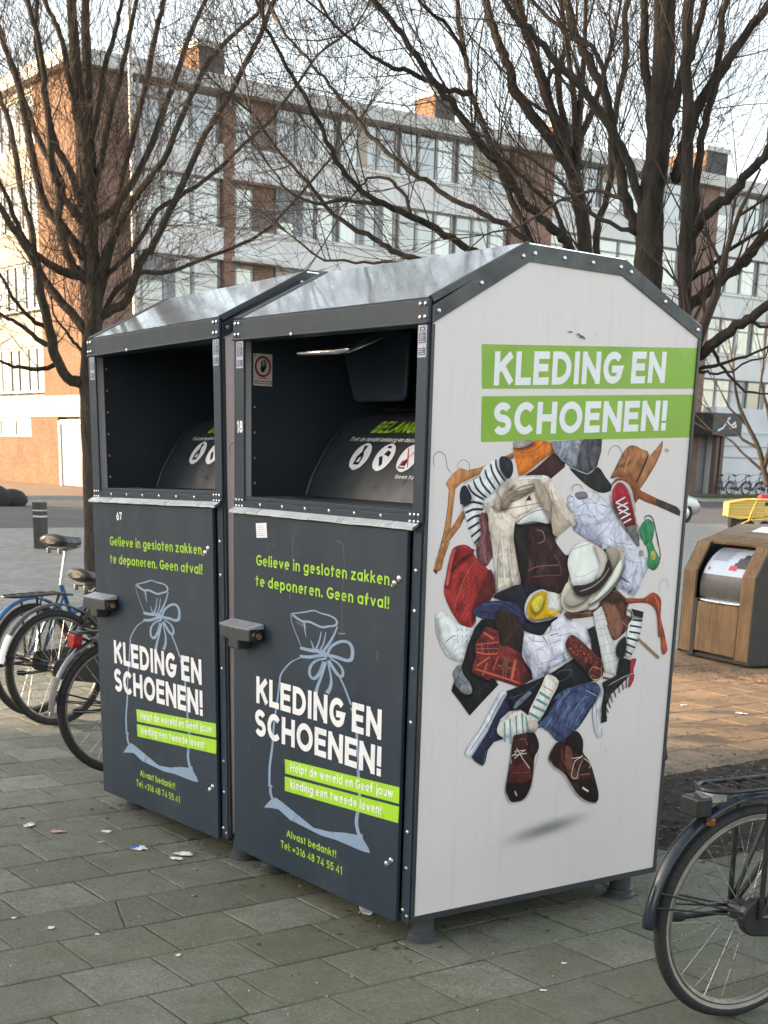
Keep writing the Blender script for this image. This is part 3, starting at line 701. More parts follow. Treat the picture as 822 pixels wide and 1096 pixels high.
[1,119,2.0,0,[1206,1953,1335,1982]],
[1,119,2.0,0,[1208,2122,1355,2138]],
[1,120,3.0,0,[1079,2126,1128,2076]],
[1,121,2.5,0,[998,2142,982,2095]],
[1,122,3.0,0,[1143,2129,1223,2142]],
[1,123,4.5,0,[953,2099,1021,2048,1011,1965]],
[1,124,4.5,0,[1220,2179,1335,2173,1456,2119]],
[0,125,1,0.35,[1276,2283,1557,2296,1620,2342,1731,2435,1840,2383,1898,2332,1889,2246,1945,2218,1918,2145,1803,2064,1747,2104,1646,2256,1562,2247,1346,2239]],
[0,126,1,0.25,[1640,2317,1722,2350,1819,2249,1865,2148,1811,2076,1746,2116]],
[0,127,1,0.25,[1699,2412,1804,2396,1791,2348,1671,2352]],
[1,128,4.5,0,[1641,2305,1725,2154,1784,2083]],
[1,129,4.5,0,[1851,2198,1914,2148]],
[1,130,3.5,0,[1807,2359,1864,2321,1876,2209]],
[1,131,4.5,0,[1894,2282,1941,2253,1939,2188]],
[1,132,2.5,0,[1285,2271,1392,2273,1543,2272]],
[0,133,0,0.25,[1503,2155,1569,2176,1654,2000,1679,1924,1569,1992,1544,2080]],
[0,134,0,0.08,[1551,2272,1631,2317,1705,2180,1697,2170,1769,2056,1843,1939,1822,1802,1758,1825,1705,1835,1644,2013,1581,2176]],
[1,135,1.5,0,[1605,2150,1707,2158]],
[1,135,1.5,0,[1619,2101,1737,2119]],
[1,135,1.5,0,[1643,2025,1774,2043]],
[1,135,1.5,0,[1666,1962,1819,1978]],
[1,135,1.5,0,[1686,1899,1833,1915]],
[1,135,1.5,0,[1618,2199,1775,1830]],
[1,135,1.5,0,[1674,2147,1806,1904]],
[1,135,1.5,0,[1587,2249,1682,2269]],
[1,135,1.5,0,[1582,2212,1693,2226]],
[0,136,1,0.06,[1227,2374,1234,2427,1290,2502,1423,2481,1552,2525,1663,2594,1632,2702,1676,2725,1726,2731,1784,2713,1827,2638,1809,2542,1715,2423,1587,2341,1440,2292,1325,2285,1253,2320]],
[0,137,1,0.05,[1636,2699,1676,2722,1732,2721,1770,2687,1754,2628,1702,2551,1688,2605]],
[0,138,1,0.05,[1269,2367,1295,2437,1359,2459,1397,2404,1498,2392,1403,2338,1313,2330]],
[0,139,1,0.04,[1704,2533,1787,2639,1809,2590,1759,2495,1633,2390,1503,2334,1582,2392]],
[0,140,1,0.06,[1269,2644,1315,2730,1429,2775,1535,2741,1622,2699,1664,2618,1619,2529,1457,2467,1342,2466,1293,2555]],
[0,141,1,0.05,[1514,2748,1601,2708,1653,2630,1631,2546,1557,2507,1591,2607]],
[1,142,2.5,0,[1316,2721,1407,2743,1483,2761]],
[1,143,3.0,0,[1353,2530,1451,2539,1547,2578]],
[0,144,1,0.1,[1339,2467,1457,2474,1602,2529,1659,2642,1703,2593,1690,2533,1597,2439,1481,2395,1380,2403]],
[1,145,3.5,0,[1398,2427,1509,2452,1617,2511,1687,2593]],
[1,146,2.0,0,[1376,2446,1490,2469,1613,2521,1669,2605]],
[0,147,0,0.1,[1937,2293,2065,2257,2064,2188,2048,2088,2020,2021,2007,1980,1960,1919,1849,1964,1889,2087,1907,2083,1915,2170,1963,2218]],
[0,148,0,0.25,[1937,2287,2065,2257,2061,2213,1961,2236]],
[1,148,6.5,0,[1955,2203,2058,2191]],
[1,148,6.5,0,[1933,2163,2055,2143]],
[1,148,6.5,0,[1929,2119,2047,2099]],
[1,148,6.5,0,[1935,2069,2026,2047]],
[1,148,6.5,0,[1907,2076,2026,2048]],
[1,148,6.5,0,[1885,2037,2005,1996]],
[1,148,6.5,0,[1854,1995,1978,1949]],
[0,133,1,0.25,[1816,2028,1889,2087,1913,2023,1888,1924,1815,1953]],
[1,149,2.0,0,[2217,2388,2220,2469,2263,2490,2303,2461,2299,2417]],
[0,150,1,0.3,[1877,2363,2054,2357,2148,2397,2234,2350,2246,2281,2252,2205,2301,2101,2340,2003,2355,1960,2322,1926,2297,1950,2268,2067,2246,2066,2211,2244,2131,2310,2022,2327,1898,2325]],
[1,151,4.0,0,[2159,2374,2212,2313,2225,2244]],
[1,152,3.0,0,[1898,2329,2021,2329,2130,2313,2207,2247,2248,2078]],
[1,153,3.0,0,[2292,2053,2316,1975]],
[0,154,0,0.25,[2036,2069,2277,1913,2267,1893,2035,2048]],
[0,155,0,0.4,[1695,1760,1831,1801,1851,1939,1970,1906,1989,1816,1940,1769,1792,1665,1748,1579,1768,1463,1708,1455,1707,1633]],
[1,155,5.5,0,[1939,1781,1944,1698]],
[1,155,5.5,0,[1898,1746,1917,1687]],
[1,155,5.5,0,[1859,1730,1880,1668]],
[1,155,5.5,0,[1817,1695,1844,1638]],
[1,155,5.5,0,[1785,1659,1812,1602]],
[1,155,5.5,0,[1761,1623,1795,1563]],
[1,155,5.5,0,[1738,1586,1777,1528]],
[1,155,5.5,0,[1725,1543,1766,1489]],
[0,156,1,0.25,[1970,1906,2014,1916,2028,1903,2005,1828,2020,1776,1991,1714,1964,1709,1973,1792]],
[1,157,2.5,0,[1750,1731,1869,1774,1990,1803,2027,1794]],
[1,158,2.5,0,[1760,1629,1821,1726,1921,1783]],
[0,159,1,0.15,[1610,1653,1649,1701,1627,1753,1679,1749,1711,1684,1690,1546,1691,1444,1731,1363,1682,1355,1627,1475]],
[1,160,2.5,0,[1640,1651,1652,1524,1690,1367]],
[1,161,2.0,0,[1715,1416,1731,1363]],
[0,162,0,0.4,[1569,1992,1387,1954,1181,1864,1022,1820,773,1766,730,1709,799,1620,909,1623,976,1581,1087,1510,1173,1564,1246,1669,1291,1727,1490,1756,1607,1779,1566,1844]],
[1,163,2.0,0,[765,1659,777,1706,870,1723,979,1757,1087,1815]],
[1,164,2.0,0,[783,1621,908,1635,999,1701]],
[0,165,0,0.25,[837,1641,865,1687,979,1753,1005,1731,922,1670,861,1633]],
[1,166,2.0,0,[1201,1820,1284,1802,1365,1833,1370,1870,1278,1876,1215,1843]],
[0,167,1,0.6,[1197,1661,1291,1727,1489,1763,1625,1765,1675,1699,1606,1603,1468,1438,1453,1430,1378,1361,1277,1363,1191,1439,1086,1515,1183,1439,1087,1510,1173,1564,1246,1669]],
[1,168,5.0,0,[1260,1507,1330,1663,1441,1729]],
[1,168,5.0,0,[1314,1452,1403,1595,1565,1682]],
[1,168,4.5,0,[1385,1408,1475,1539,1603,1641]],
[1,168,4.0,0,[1110,1520,1201,1611,1262,1680]],
[1,168,3.5,0,[1049,1476,1163,1478,1285,1405]],
[1,168,3.0,0,[1490,1750,1579,1706,1660,1675]],
[1,168,3.5,0,[1214,1461,1274,1531,1304,1578]],
[1,169,3.5,0,[1237,1584,1311,1689,1375,1721]],
[1,169,3.5,0,[1392,1521,1483,1638,1549,1671]],
[1,169,3.5,0,[1527,1716,1638,1666]],
[1,169,3.5,0,[1308,1528,1368,1610]],
[1,169,3.5,0,[1147,1467,1207,1536]],
[1,169,3.5,0,[1446,1491,1522,1585]],
[1,170,6.5,0,[1640,1645,1553,1532,1468,1438]],
[1,171,3.6,0,[1208,1467,1293,1414,1337,1365]],
[1,172,2.4,0,[1327,1486,1355,1393]],
[1,173,3.0,0,[1386,1496,1374,1407]],
[0,174,0,0.1,[418,1359,443,1407,555,1526,570,1555,711,1759,757,1779,772,1742,675,1594,672,1573,612,1492,484,1331,438,1335]],
[0,175,0,0.4,[478,1328,612,1492,661,1583,767,1737,802,1620,724,1572,693,1520,712,1540,696,1498,757,1427,673,1413,621,1360,604,1275,581,1251,514,1291]],
[1,176,3.0,0,[446,1356,540,1462,635,1576,658,1620,743,1744]],
[1,177,3.0,0,[602,1362,590,1259]],
[1,178,3.0,0,[634,1446,682,1514]],
[0,179,1,0.12,[1141,1857,1257,1797,1196,1685,1123,1568,1078,1523,1065,1475,1070,1479,1014,1440,822,1436,766,1434,707,1468,697,1508,725,1554,787,1567,800,1596,910,1617,977,1575,990,1616,1033,1686,1090,1779]],
[0,180,1,0.25,[980,1532,1061,1524,1082,1473,1012,1430]],
[1,181,8.5,0,[1074,1734,1180,1677]],
[1,181,8.5,0,[1049,1687,1157,1633]],
[1,181,8.5,0,[1020,1638,1138,1589]],
[1,181,8.5,0,[988,1592,1103,1536]],
[1,182,2.5,0,[1106,1778,1204,1728]],
[1,183,6.5,0,[760,1548,776,1404]],
[1,183,6.5,0,[810,1568,835,1386]],
[1,183,6.5,0,[864,1584,892,1380]],
[1,183,6.5,0,[919,1594,954,1386]],
[1,183,6.5,0,[958,1570,1001,1419]],
[0,184,1,0.35,[852,1426,879,1445,1033,1450,1087,1389,1101,1327,1066,1271,1060,1152,1044,1047,991,970,914,949,845,973,807,1045,815,1134,834,1265]],
[0,185,1,0.25,[986,1428,1037,1447,1089,1381,1098,1320,1056,1272,1023,1320]],
[0,186,1,0.3,[838,1161,895,1222,980,1243,1029,1192,1029,1095,846,1097]],
[0,187,1,0.25,[816,1086,1027,1068,982,985,904,961,844,988]],
[1,188,3.6,0,[812,1037,855,961,934,950,1003,967,1056,1046,1066,1151,1104,1312]],
[1,189,1.8,0,[862,1197,945,1200,1018,1186]],
[1,189,1.8,0,[864,1174,946,1177,1019,1163]],
[1,189,1.8,0,[865,1152,948,1155,1021,1141]],
[1,189,1.8,0,[867,1129,950,1132,1023,1118]],
[1,190,2.4,0,[864,1170,1006,1160]],
[1,191,5.4,0,[893,1035,915,999]],
[1,192,3.6,0,[901,1406,959,1408,992,1353]],
[1,193,3.0,0,[868,1328,974,1325]],
[1,193,3.0,0,[866,1299,986,1302]],
[1,193,3.0,0,[886,1349,949,1268]],
[1,193,3.0,0,[833,1288,847,1242]],
[1,193,3.0,0,[872,1276,968,1329]],
[1,193,3.0,0,[844,1294,888,1319]],
[1,193,3.0,0,[949,1268,1024,1186]],
[0,194,1,0.35,[1206,1257,1268,1349,1338,1357,1454,1422,1533,1346,1541,1253,1622,1168,1701,1003,1736,904,1716,851,1629,870,1519,930,1426,1050,1358,1119,1230,1201]],
[0,195,1,0.25,[1379,1346,1454,1422,1533,1346,1531,1247,1477,1275]],
[0,196,1,0.25,[1531,1022,1655,1039,1726,921,1715,859,1606,888,1537,959]],
[0,197,1,0.25,[1216,1256,1268,1349,1302,1308,1289,1218,1250,1207]],
[0,198,1,0.25,[1361,1317,1426,1280,1456,1170,1528,1054,1445,1063,1375,1163]],
[1,188,4.2,0,[1212,1234,1263,1167,1359,1111,1450,1000,1541,912,1652,854,1727,842]],
[1,199,6.6,0,[1560,985,1626,946]],
[1,200,4.2,0,[1526,1085,1630,1081]],
[1,201,3.0,0,[1322,1306,1350,1211,1419,1128]],
[1,202,2.7,0,[1544,1222,1474,1199,1448,1140,1444,1079,1496,1065,1511,1133,1546,1207]],
[1,202,2.7,0,[1431,1218,1534,1219]],
[1,202,2.7,0,[1545,1214,1623,1160,1616,1122]],
[1,202,2.7,0,[1458,1193,1543,1230]],
[1,202,2.7,0,[1576,1219,1621,1183]],
[0,186,1,0.4,[1299,2057,1316,2104,1356,2124,1425,2092,1551,2006,1661,1925,1690,1811,1588,1793,1514,1860,1423,1927,1333,2006]],
[0,203,0,0,[1388,2044,1401,2048,1410,2037,1397,2031]],
[0,203,0,0,[1478,1980,1492,1984,1501,1973,1488,1967]],
[0,203,0,0,[1376,1997,1389,2002,1398,1990,1385,1985]],
[0,204,0,0,[1489,1971,1502,1976,1511,1964,1498,1959]],
[0,203,0,0,[1360,2009,1373,2013,1383,2002,1370,1996]],
[0,204,0,0,[1563,1947,1576,1951,1586,1939,1573,1934]],
[0,203,0,0,[1374,1997,1387,2002,1396,1990,1383,1985]],
[0,203,0,0,[1534,1958,1548,1962,1557,1950,1544,1945]],
[0,204,0,0,[1459,2001,1472,2005,1482,1994,1469,1988]],
[0,204,0,0,[1567,1912,1580,1916,1589,1904,1576,1899]],
[0,205,0,0,[1406,2011,1419,2015,1429,2003,1416,1998]],
[0,203,0,0,[1471,1986,1484,1990,1494,1979,1481,1973]],
[0,204,0,0,[1532,1940,1545,1944,1554,1932,1541,1927]],
[0,204,0,0,[1630,1876,1644,1880,1653,1868,1640,1862]],
[0,204,0,0,[1526,1925,1539,1929,1549,1918,1535,1912]],
[0,205,0,0,[1524,1902,1537,1906,1547,1894,1534,1889]],
[0,203,0,0,[1371,2002,1384,2006,1393,1995,1380,1989]],
[0,204,0,0,[1358,2075,1371,2079,1380,2067,1367,2062]],
[0,204,0,0,[1308,2091,1321,2096,1330,2084,1318,2079]],
[0,205,0,0,[1328,2110,1340,2115,1350,2103,1337,2098]],
[0,204,0,0,[1519,1976,1532,1980,1542,1968,1529,1963]],
[0,204,0,0,[1623,1886,1636,1891,1646,1879,1633,1873]],
[0,205,0,0,[1658,1880,1671,1884,1681,1872,1668,1867]],
[0,205,0,0,[1327,2031,1340,2035,1349,2024,1337,2018]],
[0,203,0,0,[1401,1984,1414,1988,1424,1976,1411,1971]],
[0,204,0,0,[1461,1973,1474,1978,1484,1966,1471,1961]],
[0,203,0,0,[1545,1943,1558,1948,1568,1936,1555,1931]],
[0,203,0,0,[1536,1911,1549,1915,1559,1904,1546,1898]],
[0,204,0,0,[1635,1857,1648,1861,1658,1850,1645,1844]],
[0,203,0,0,[1604,1917,1618,1921,1627,1909,1614,1904]],
[0,205,0,0,[1518,1977,1531,1981,1540,1969,1527,1964]],
[0,205,0,0,[1473,1991,1486,1996,1496,1984,1483,1979]],
[0,204,0,0,[1513,1951,1526,1955,1536,1943,1523,1938]],
[0,205,0,0,[1609,1869,1622,1873,1632,1861,1619,1855]],
[0,205,0,0,[1344,2033,1357,2037,1366,2026,1353,2020]],
[0,204,0,0,[1398,2003,1411,2007,1421,1995,1408,1990]],
[0,204,0,0,[1642,1887,1656,1891,1666,1880,1652,1874]],
[0,203,0,0,[1505,1951,1518,1955,1528,1943,1515,1938]],
[0,205,0,0,[1492,1934,1506,1938,1515,1926,1502,1921]],
[0,204,0,0,[1512,1913,1525,1917,1535,1905,1522,1900]],
[0,203,0,0,[1350,2090,1362,2094,1372,2083,1359,2077]],
[0,204,0,0,[1414,2058,1427,2063,1437,2051,1424,2046]],
[0,205,0,0,[1436,2011,1449,2015,1459,2003,1446,1998]],
[0,205,0,0,[1441,2039,1454,2043,1463,2031,1450,2026]],
[0,205,0,0,[1496,1952,1509,1956,1519,1945,1506,1939]],
[0,203,0,0,[1469,1996,1482,2000,1492,1989,1479,1984]],
[0,206,0,0.25,[1494,1886,1543,1914,1588,1886,1534,1828]],
[1,207,3.5,0,[1542,1831,1580,1881,1673,1847,1633,1771,1542,1827]],
[1,208,2.5,0,[1565,1826,1625,1803]],
[1,209,8.0,0,[1691,1798,1771,1780]],
[1,210,2.4,0,[1770,1269,1780,1232]],
[1,211,4,0,[1145,4135,1178,4135]],
[1,211,5,0,[1221,4129,1265,4114,1301,4099]],
[1,211,4,0,[1249,4107,1282,4115]],
[1,212,7,0,[1410,4141,1423,4136]],
[0,213,1,0.2,[1981,2703,2010,2696,2004,2663,1975,2670]],
[0,214,1,0.2,[2158,3416,2188,3411,2180,3391]],
]
ELL=[(615.0, 354.5), (890.7, 361.6), (632.0, 332.7)]
BAG=[(10,22,0,[(408.8,1084.1),(451.2,1090.5),(506.7,1100.3),(561.3,1110.8),(606.4,1105.7),(659.6,1104.0),(699.1,1096.1),(710.8,1083.0),(695.5,1071.6),(660.7,1065.3),(616.6,1057.0),(571.5,1061.8),(530.4,1067.2),(489.0,1063.6),(451.5,1070.6),(418.4,1081.1)]),(16,4,0,[(496.4,1064.5),(503.5,1035.4),(510.4,1011.2)]),(5,6,0,[(406.0,1083.8),(414.1,1050.5),(443.1,1013.4),(476.7,974.6)]),(10,22,0,[(714.7,1071.4),(692.2,1037.4),(662.5,1004.6),(627.8,973.4)]),(6,16,0,[(610.7,1041.1),(600.0,1006.9),(578.2,973.6)]),(6,16,0,[(641.9,1042.3),(627.0,1000.3),(605.3,975.5)]),(5,16,0,[(545.6,1000.4),(564.6,970.4)]),(26,34,0,[(472.2,965.4),(537.3,964.5),(600.9,968.5)]),(26,30,0,[(471.0,933.4),(547.0,940.7),(628.1,960.1)]),(44,44,0,[(600.9,970.0),(655.0,957.1)]),(20,30,0,[(650.4,961.4),(676.0,994.1),(731.9,1018.9),(783.2,1023.1),(809.3,1003.3),(806.3,969.4),(776.9,958.3),(716.4,961.6),(659.3,961.1)]),(16,30,0,[(646.3,948.6),(583.7,933.0),(543.2,905.1),(539.3,874.3),(567.1,864.1),(603.0,888.2),(633.3,934.5)]),(14,30,0,[(672.8,952.0),(725.8,939.4),(752.5,918.7),(748.8,898.6),(722.7,899.9),(691.4,920.1),(659.8,943.0)]),(10,30,0,[(646.6,936.3),(621.1,885.7),(593.3,841.7),(582.1,812.3)]),(10,32,0,[(657.4,932.8),(679.2,883.9),(675.8,848.8),(654.3,823.2)]),(8,14,0,[(472.9,928.6),(406.9,902.1),(349.4,858.2),(330.1,829.5)]),(14,20,0,[(333.5,832.9),(315.2,743.5),(290.7,643.8),(280.8,561.4),(261.7,476.2),(259.2,393.3)]),(20,26,0,[(274.5,403.0),(266.0,377.8),(276.3,356.5),(292.4,344.3)]),(12,16,0,[(718.0,909.0),(736.0,891.9),(772.0,853.1),(808.0,804.7)]),(16,20,0,[(809.2,794.2),(822.6,777.9),(843.2,737.2),(852.3,664.9),(868.4,578.7)]),(20,30,0,[(859.8,579.6),(873.2,483.1),(857.1,393.5),(868.5,352.8),(883.7,338.3)])]
BAGBASE=[(219.5,301.0),(270.6,343.6),(306.7,359.1),(356.9,350.4),(469.3,324.9),(578.5,300.2),(683.6,309.6),(785.0,329.6),(865.3,339.7),(895.3,351.8),(902.2,331.8),(933.2,310.4),(946.0,291.9),(897.8,287.3),(811.5,288.2),(722.9,289.1),(632.0,282.5),(524.8,287.8),(414.2,293.3),(328.7,317.0),(270.9,309.8)]
LIMBS_LEFT=[
[[-9.063,3.016,0.045,0.1364],[-9.068,3.005,0.197,0.1271],[-9.064,3.014,1.119,0.1178],[-9.067,3.007,1.964,0.1086],[-9.07,3.001,2.293,0.0993],[-9.049,3.045,2.781,0.0901],[-9.051,3.041,3.178,0.0808],[-9.052,3.04,3.645,0.0715],[-9.064,3.013,4.252,0.0623],[-9.084,2.97,4.767,0.053],[-9.095,2.945,5.342,0.0438],[-9.105,2.923,5.971,0.0345],[-9.108,2.916,6.583,0.0253]],
[[-9.045,3.054,3.608,0.0707],[-9.106,3.082,3.887,0.0626],[-9.226,3.138,4.443,0.0546],[-9.345,3.194,4.996,0.0465],[-9.443,3.246,5.469,0.0382],[-9.588,3.366,6.254,0.0299],[-9.691,3.441,6.799,0.0213]],
[[-9.104,2.925,2.207,0.0606],[-9.117,2.801,2.254,0.0565],[-9.103,2.682,2.425,0.0524],[-9.047,2.61,2.679,0.0482],[-8.986,2.502,2.992,0.044],[-8.937,2.435,3.216,0.0399],[-8.918,2.252,3.443,0.0359],[-8.902,2.144,3.591,0.0319],[-8.888,1.945,3.797,0.028],[-8.871,1.676,4.043,0.024]],
[[-9.079,2.98,2.654,0.0505],[-9.156,2.918,2.776,0.0469],[-9.283,2.801,2.95,0.0433],[-9.442,2.683,3.247,0.0397],[-9.539,2.678,3.549,0.0361],[-9.664,2.648,3.901,0.0325],[-9.815,2.644,4.385,0.0289],[-9.94,2.586,4.702,0.0251],[-10.113,2.52,5.176,0.0213]],
[[-9.051,3.043,3.076,0.0556],[-9.046,2.942,3.119,0.0487],[-9.045,2.804,3.141,0.0418],[-9.031,2.55,3.235,0.0348],[-8.984,2.351,3.427,0.0279],[-8.905,2.221,3.664,0.0212],[-8.839,2.069,3.878,0.0145]],
[[-9.074,2.991,3.297,0.0556],[-9.098,2.954,3.347,0.0505],[-9.175,2.837,3.53,0.0455],[-9.279,2.68,3.809,0.0406],[-9.409,2.58,4.625,0.0357],[-9.471,2.507,4.913,0.0307],[-9.51,2.457,5.087,0.0256],[-9.594,2.339,5.406,0.0205]],
[[-9.087,2.963,3.175,0.0505],[-9.101,2.9,3.188,0.0471],[-9.098,2.816,3.351,0.0436],[-9.07,2.755,3.594,0.0401],[-9.032,2.747,3.778,0.0367],[-9.001,2.669,4.059,0.0332],[-8.919,2.6,4.548,0.0297],[-8.862,2.537,4.916,0.0262],[-8.839,2.433,5.196,0.0228],[-8.76,2.341,5.7,0.0194]],
[[-9.059,3.024,3.572,0.0455],[-9.119,2.974,3.623,0.0418],[-9.253,2.882,3.796,0.0382],[-9.309,2.893,3.945,0.0345],[-9.499,2.792,4.258,0.031],[-9.677,2.726,4.608,0.0274],[-9.809,2.676,4.871,0.0236],[-9.948,2.651,5.187,0.0198],[-10.151,2.604,5.646,0.0161]],
[[-9.048,3.048,3.842,0.0404],[-9.092,2.985,3.728,0.0373],[-9.17,2.896,4.061,0.0342],[-9.228,2.811,4.223,0.0311],[-9.307,2.751,4.715,0.028],[-9.356,2.719,5.039,0.0249],[-9.37,2.746,5.284,0.0217],[-9.401,2.805,5.808,0.0186],[-9.424,2.859,6.245,0.0154]],
[[-9.085,2.967,4.388,0.0354],[-9.02,2.874,4.686,0.0311],[-8.957,2.782,4.975,0.0269],[-8.929,2.703,5.141,0.0228],[-8.918,2.63,5.248,0.0188],[-8.822,2.539,5.621,0.0147]],
[[-9.045,3.055,2.92,0.0556],[-8.973,3.09,3.161,0.0513],[-8.899,3.142,3.365,0.0471],[-8.822,3.211,3.534,0.043],[-8.73,3.291,3.734,0.0389],[-8.649,3.375,3.867,0.0348],[-8.478,3.538,4.166,0.0307],[-8.258,3.702,4.669,0.0265],[-8.068,3.873,4.984,0.0224],[-7.838,4.103,5.225,0.0184],[-7.691,4.195,5.556,0.0144]],
[[-9.073,2.993,2.531,0.0505],[-9.112,3.081,2.768,0.047],[-9.163,3.196,3.08,0.0434],[-9.242,3.346,3.54,0.04],[-9.328,3.505,4.043,0.0365],[-9.417,3.746,4.675,0.033],[-9.505,3.947,5.265,0.0294],[-9.559,4.079,5.644,0.0256],[-9.678,4.2,6.227,0.0218]],
[[-9.031,3.084,2.782,0.0505],[-8.947,3.169,2.853,0.047],[-8.837,3.281,2.925,0.0435],[-8.683,3.347,3.255,0.0398],[-8.57,3.432,3.408,0.0363],[-8.332,3.57,3.816,0.0327],[-8.09,3.696,4.243,0.0291],[-7.772,3.883,4.721,0.0255],[-7.48,4.022,5.206,0.022],[-7.266,4.108,5.576,0.0187]],
[[-9.037,3.071,2.921,0.0303],[-9.037,3.201,3.176,0.0279],[-8.997,3.412,3.365,0.0254],[-8.96,3.685,3.746,0.0231],[-8.87,4.027,3.971,0.0206],[-8.78,4.372,4.278,0.0181],[-8.66,4.802,4.712,0.0157],[-8.571,5.15,5.177,0.0132],[-8.45,5.482,5.442,0.0106]],
[[-9.04,3.065,2.675,0.0303],[-9.082,3.279,3.011,0.028],[-9.082,3.363,3.088,0.0255],[-9.068,3.568,3.21,0.0231],[-9.035,3.81,3.245,0.0207],[-8.962,4.321,3.45,0.0183],[-8.892,4.743,3.65,0.0159],[-8.851,5.137,4.019,0.0134],[-8.803,5.638,4.57,0.0109]],
[[-9.036,3.074,3.801,0.0354],[-9.088,3.279,4.48,0.0306],[-9.119,3.469,5.038,0.0257],[-9.154,3.589,5.472,0.0207],[-9.217,3.727,6.095,0.0156]],
[[-9.039,3.069,4.256,0.0303],[-8.927,3.169,4.808,0.0264],[-8.848,3.252,5.133,0.0226],[-8.805,3.29,5.345,0.0188],[-8.73,3.344,5.761,0.015]],
[[-9.039,3.068,3.57,0.0404],[-8.985,3.276,3.742,0.0363],[-8.934,3.54,4.152,0.0322],[-8.9,3.815,4.756,0.0282],[-8.892,3.958,5.152,0.024],[-8.861,4.135,5.511,0.0198],[-8.841,4.318,5.981,0.0156]],
[[-9.195,2.719,2.359,0.0253],[-9.228,2.552,2.315,0.0214],[-9.26,2.389,2.325,0.0176],[-9.288,2.228,2.361,0.0138],[-9.336,1.907,2.48,0.01]],
[[-9.207,2.691,2.517,0.0303],[-9.282,2.587,2.584,0.0253],[-9.389,2.441,2.719,0.0203],[-9.47,2.321,2.785,0.0153],[-9.61,2.122,2.982,0.0102]],
[[-9.208,2.687,2.658,0.0253],[-9.202,2.503,2.749,0.0213],[-9.176,2.327,2.905,0.0175],[-9.13,2.205,3.094,0.0136],[-9.102,2.034,3.242,0.0099]],
[[-9.082,2.975,2.477,0.0202],[-9.151,2.888,2.563,0.0171],[-9.202,2.834,2.667,0.0139],[-9.261,2.764,2.771,0.0108],[-9.3,2.747,2.912,0.0076]],
]
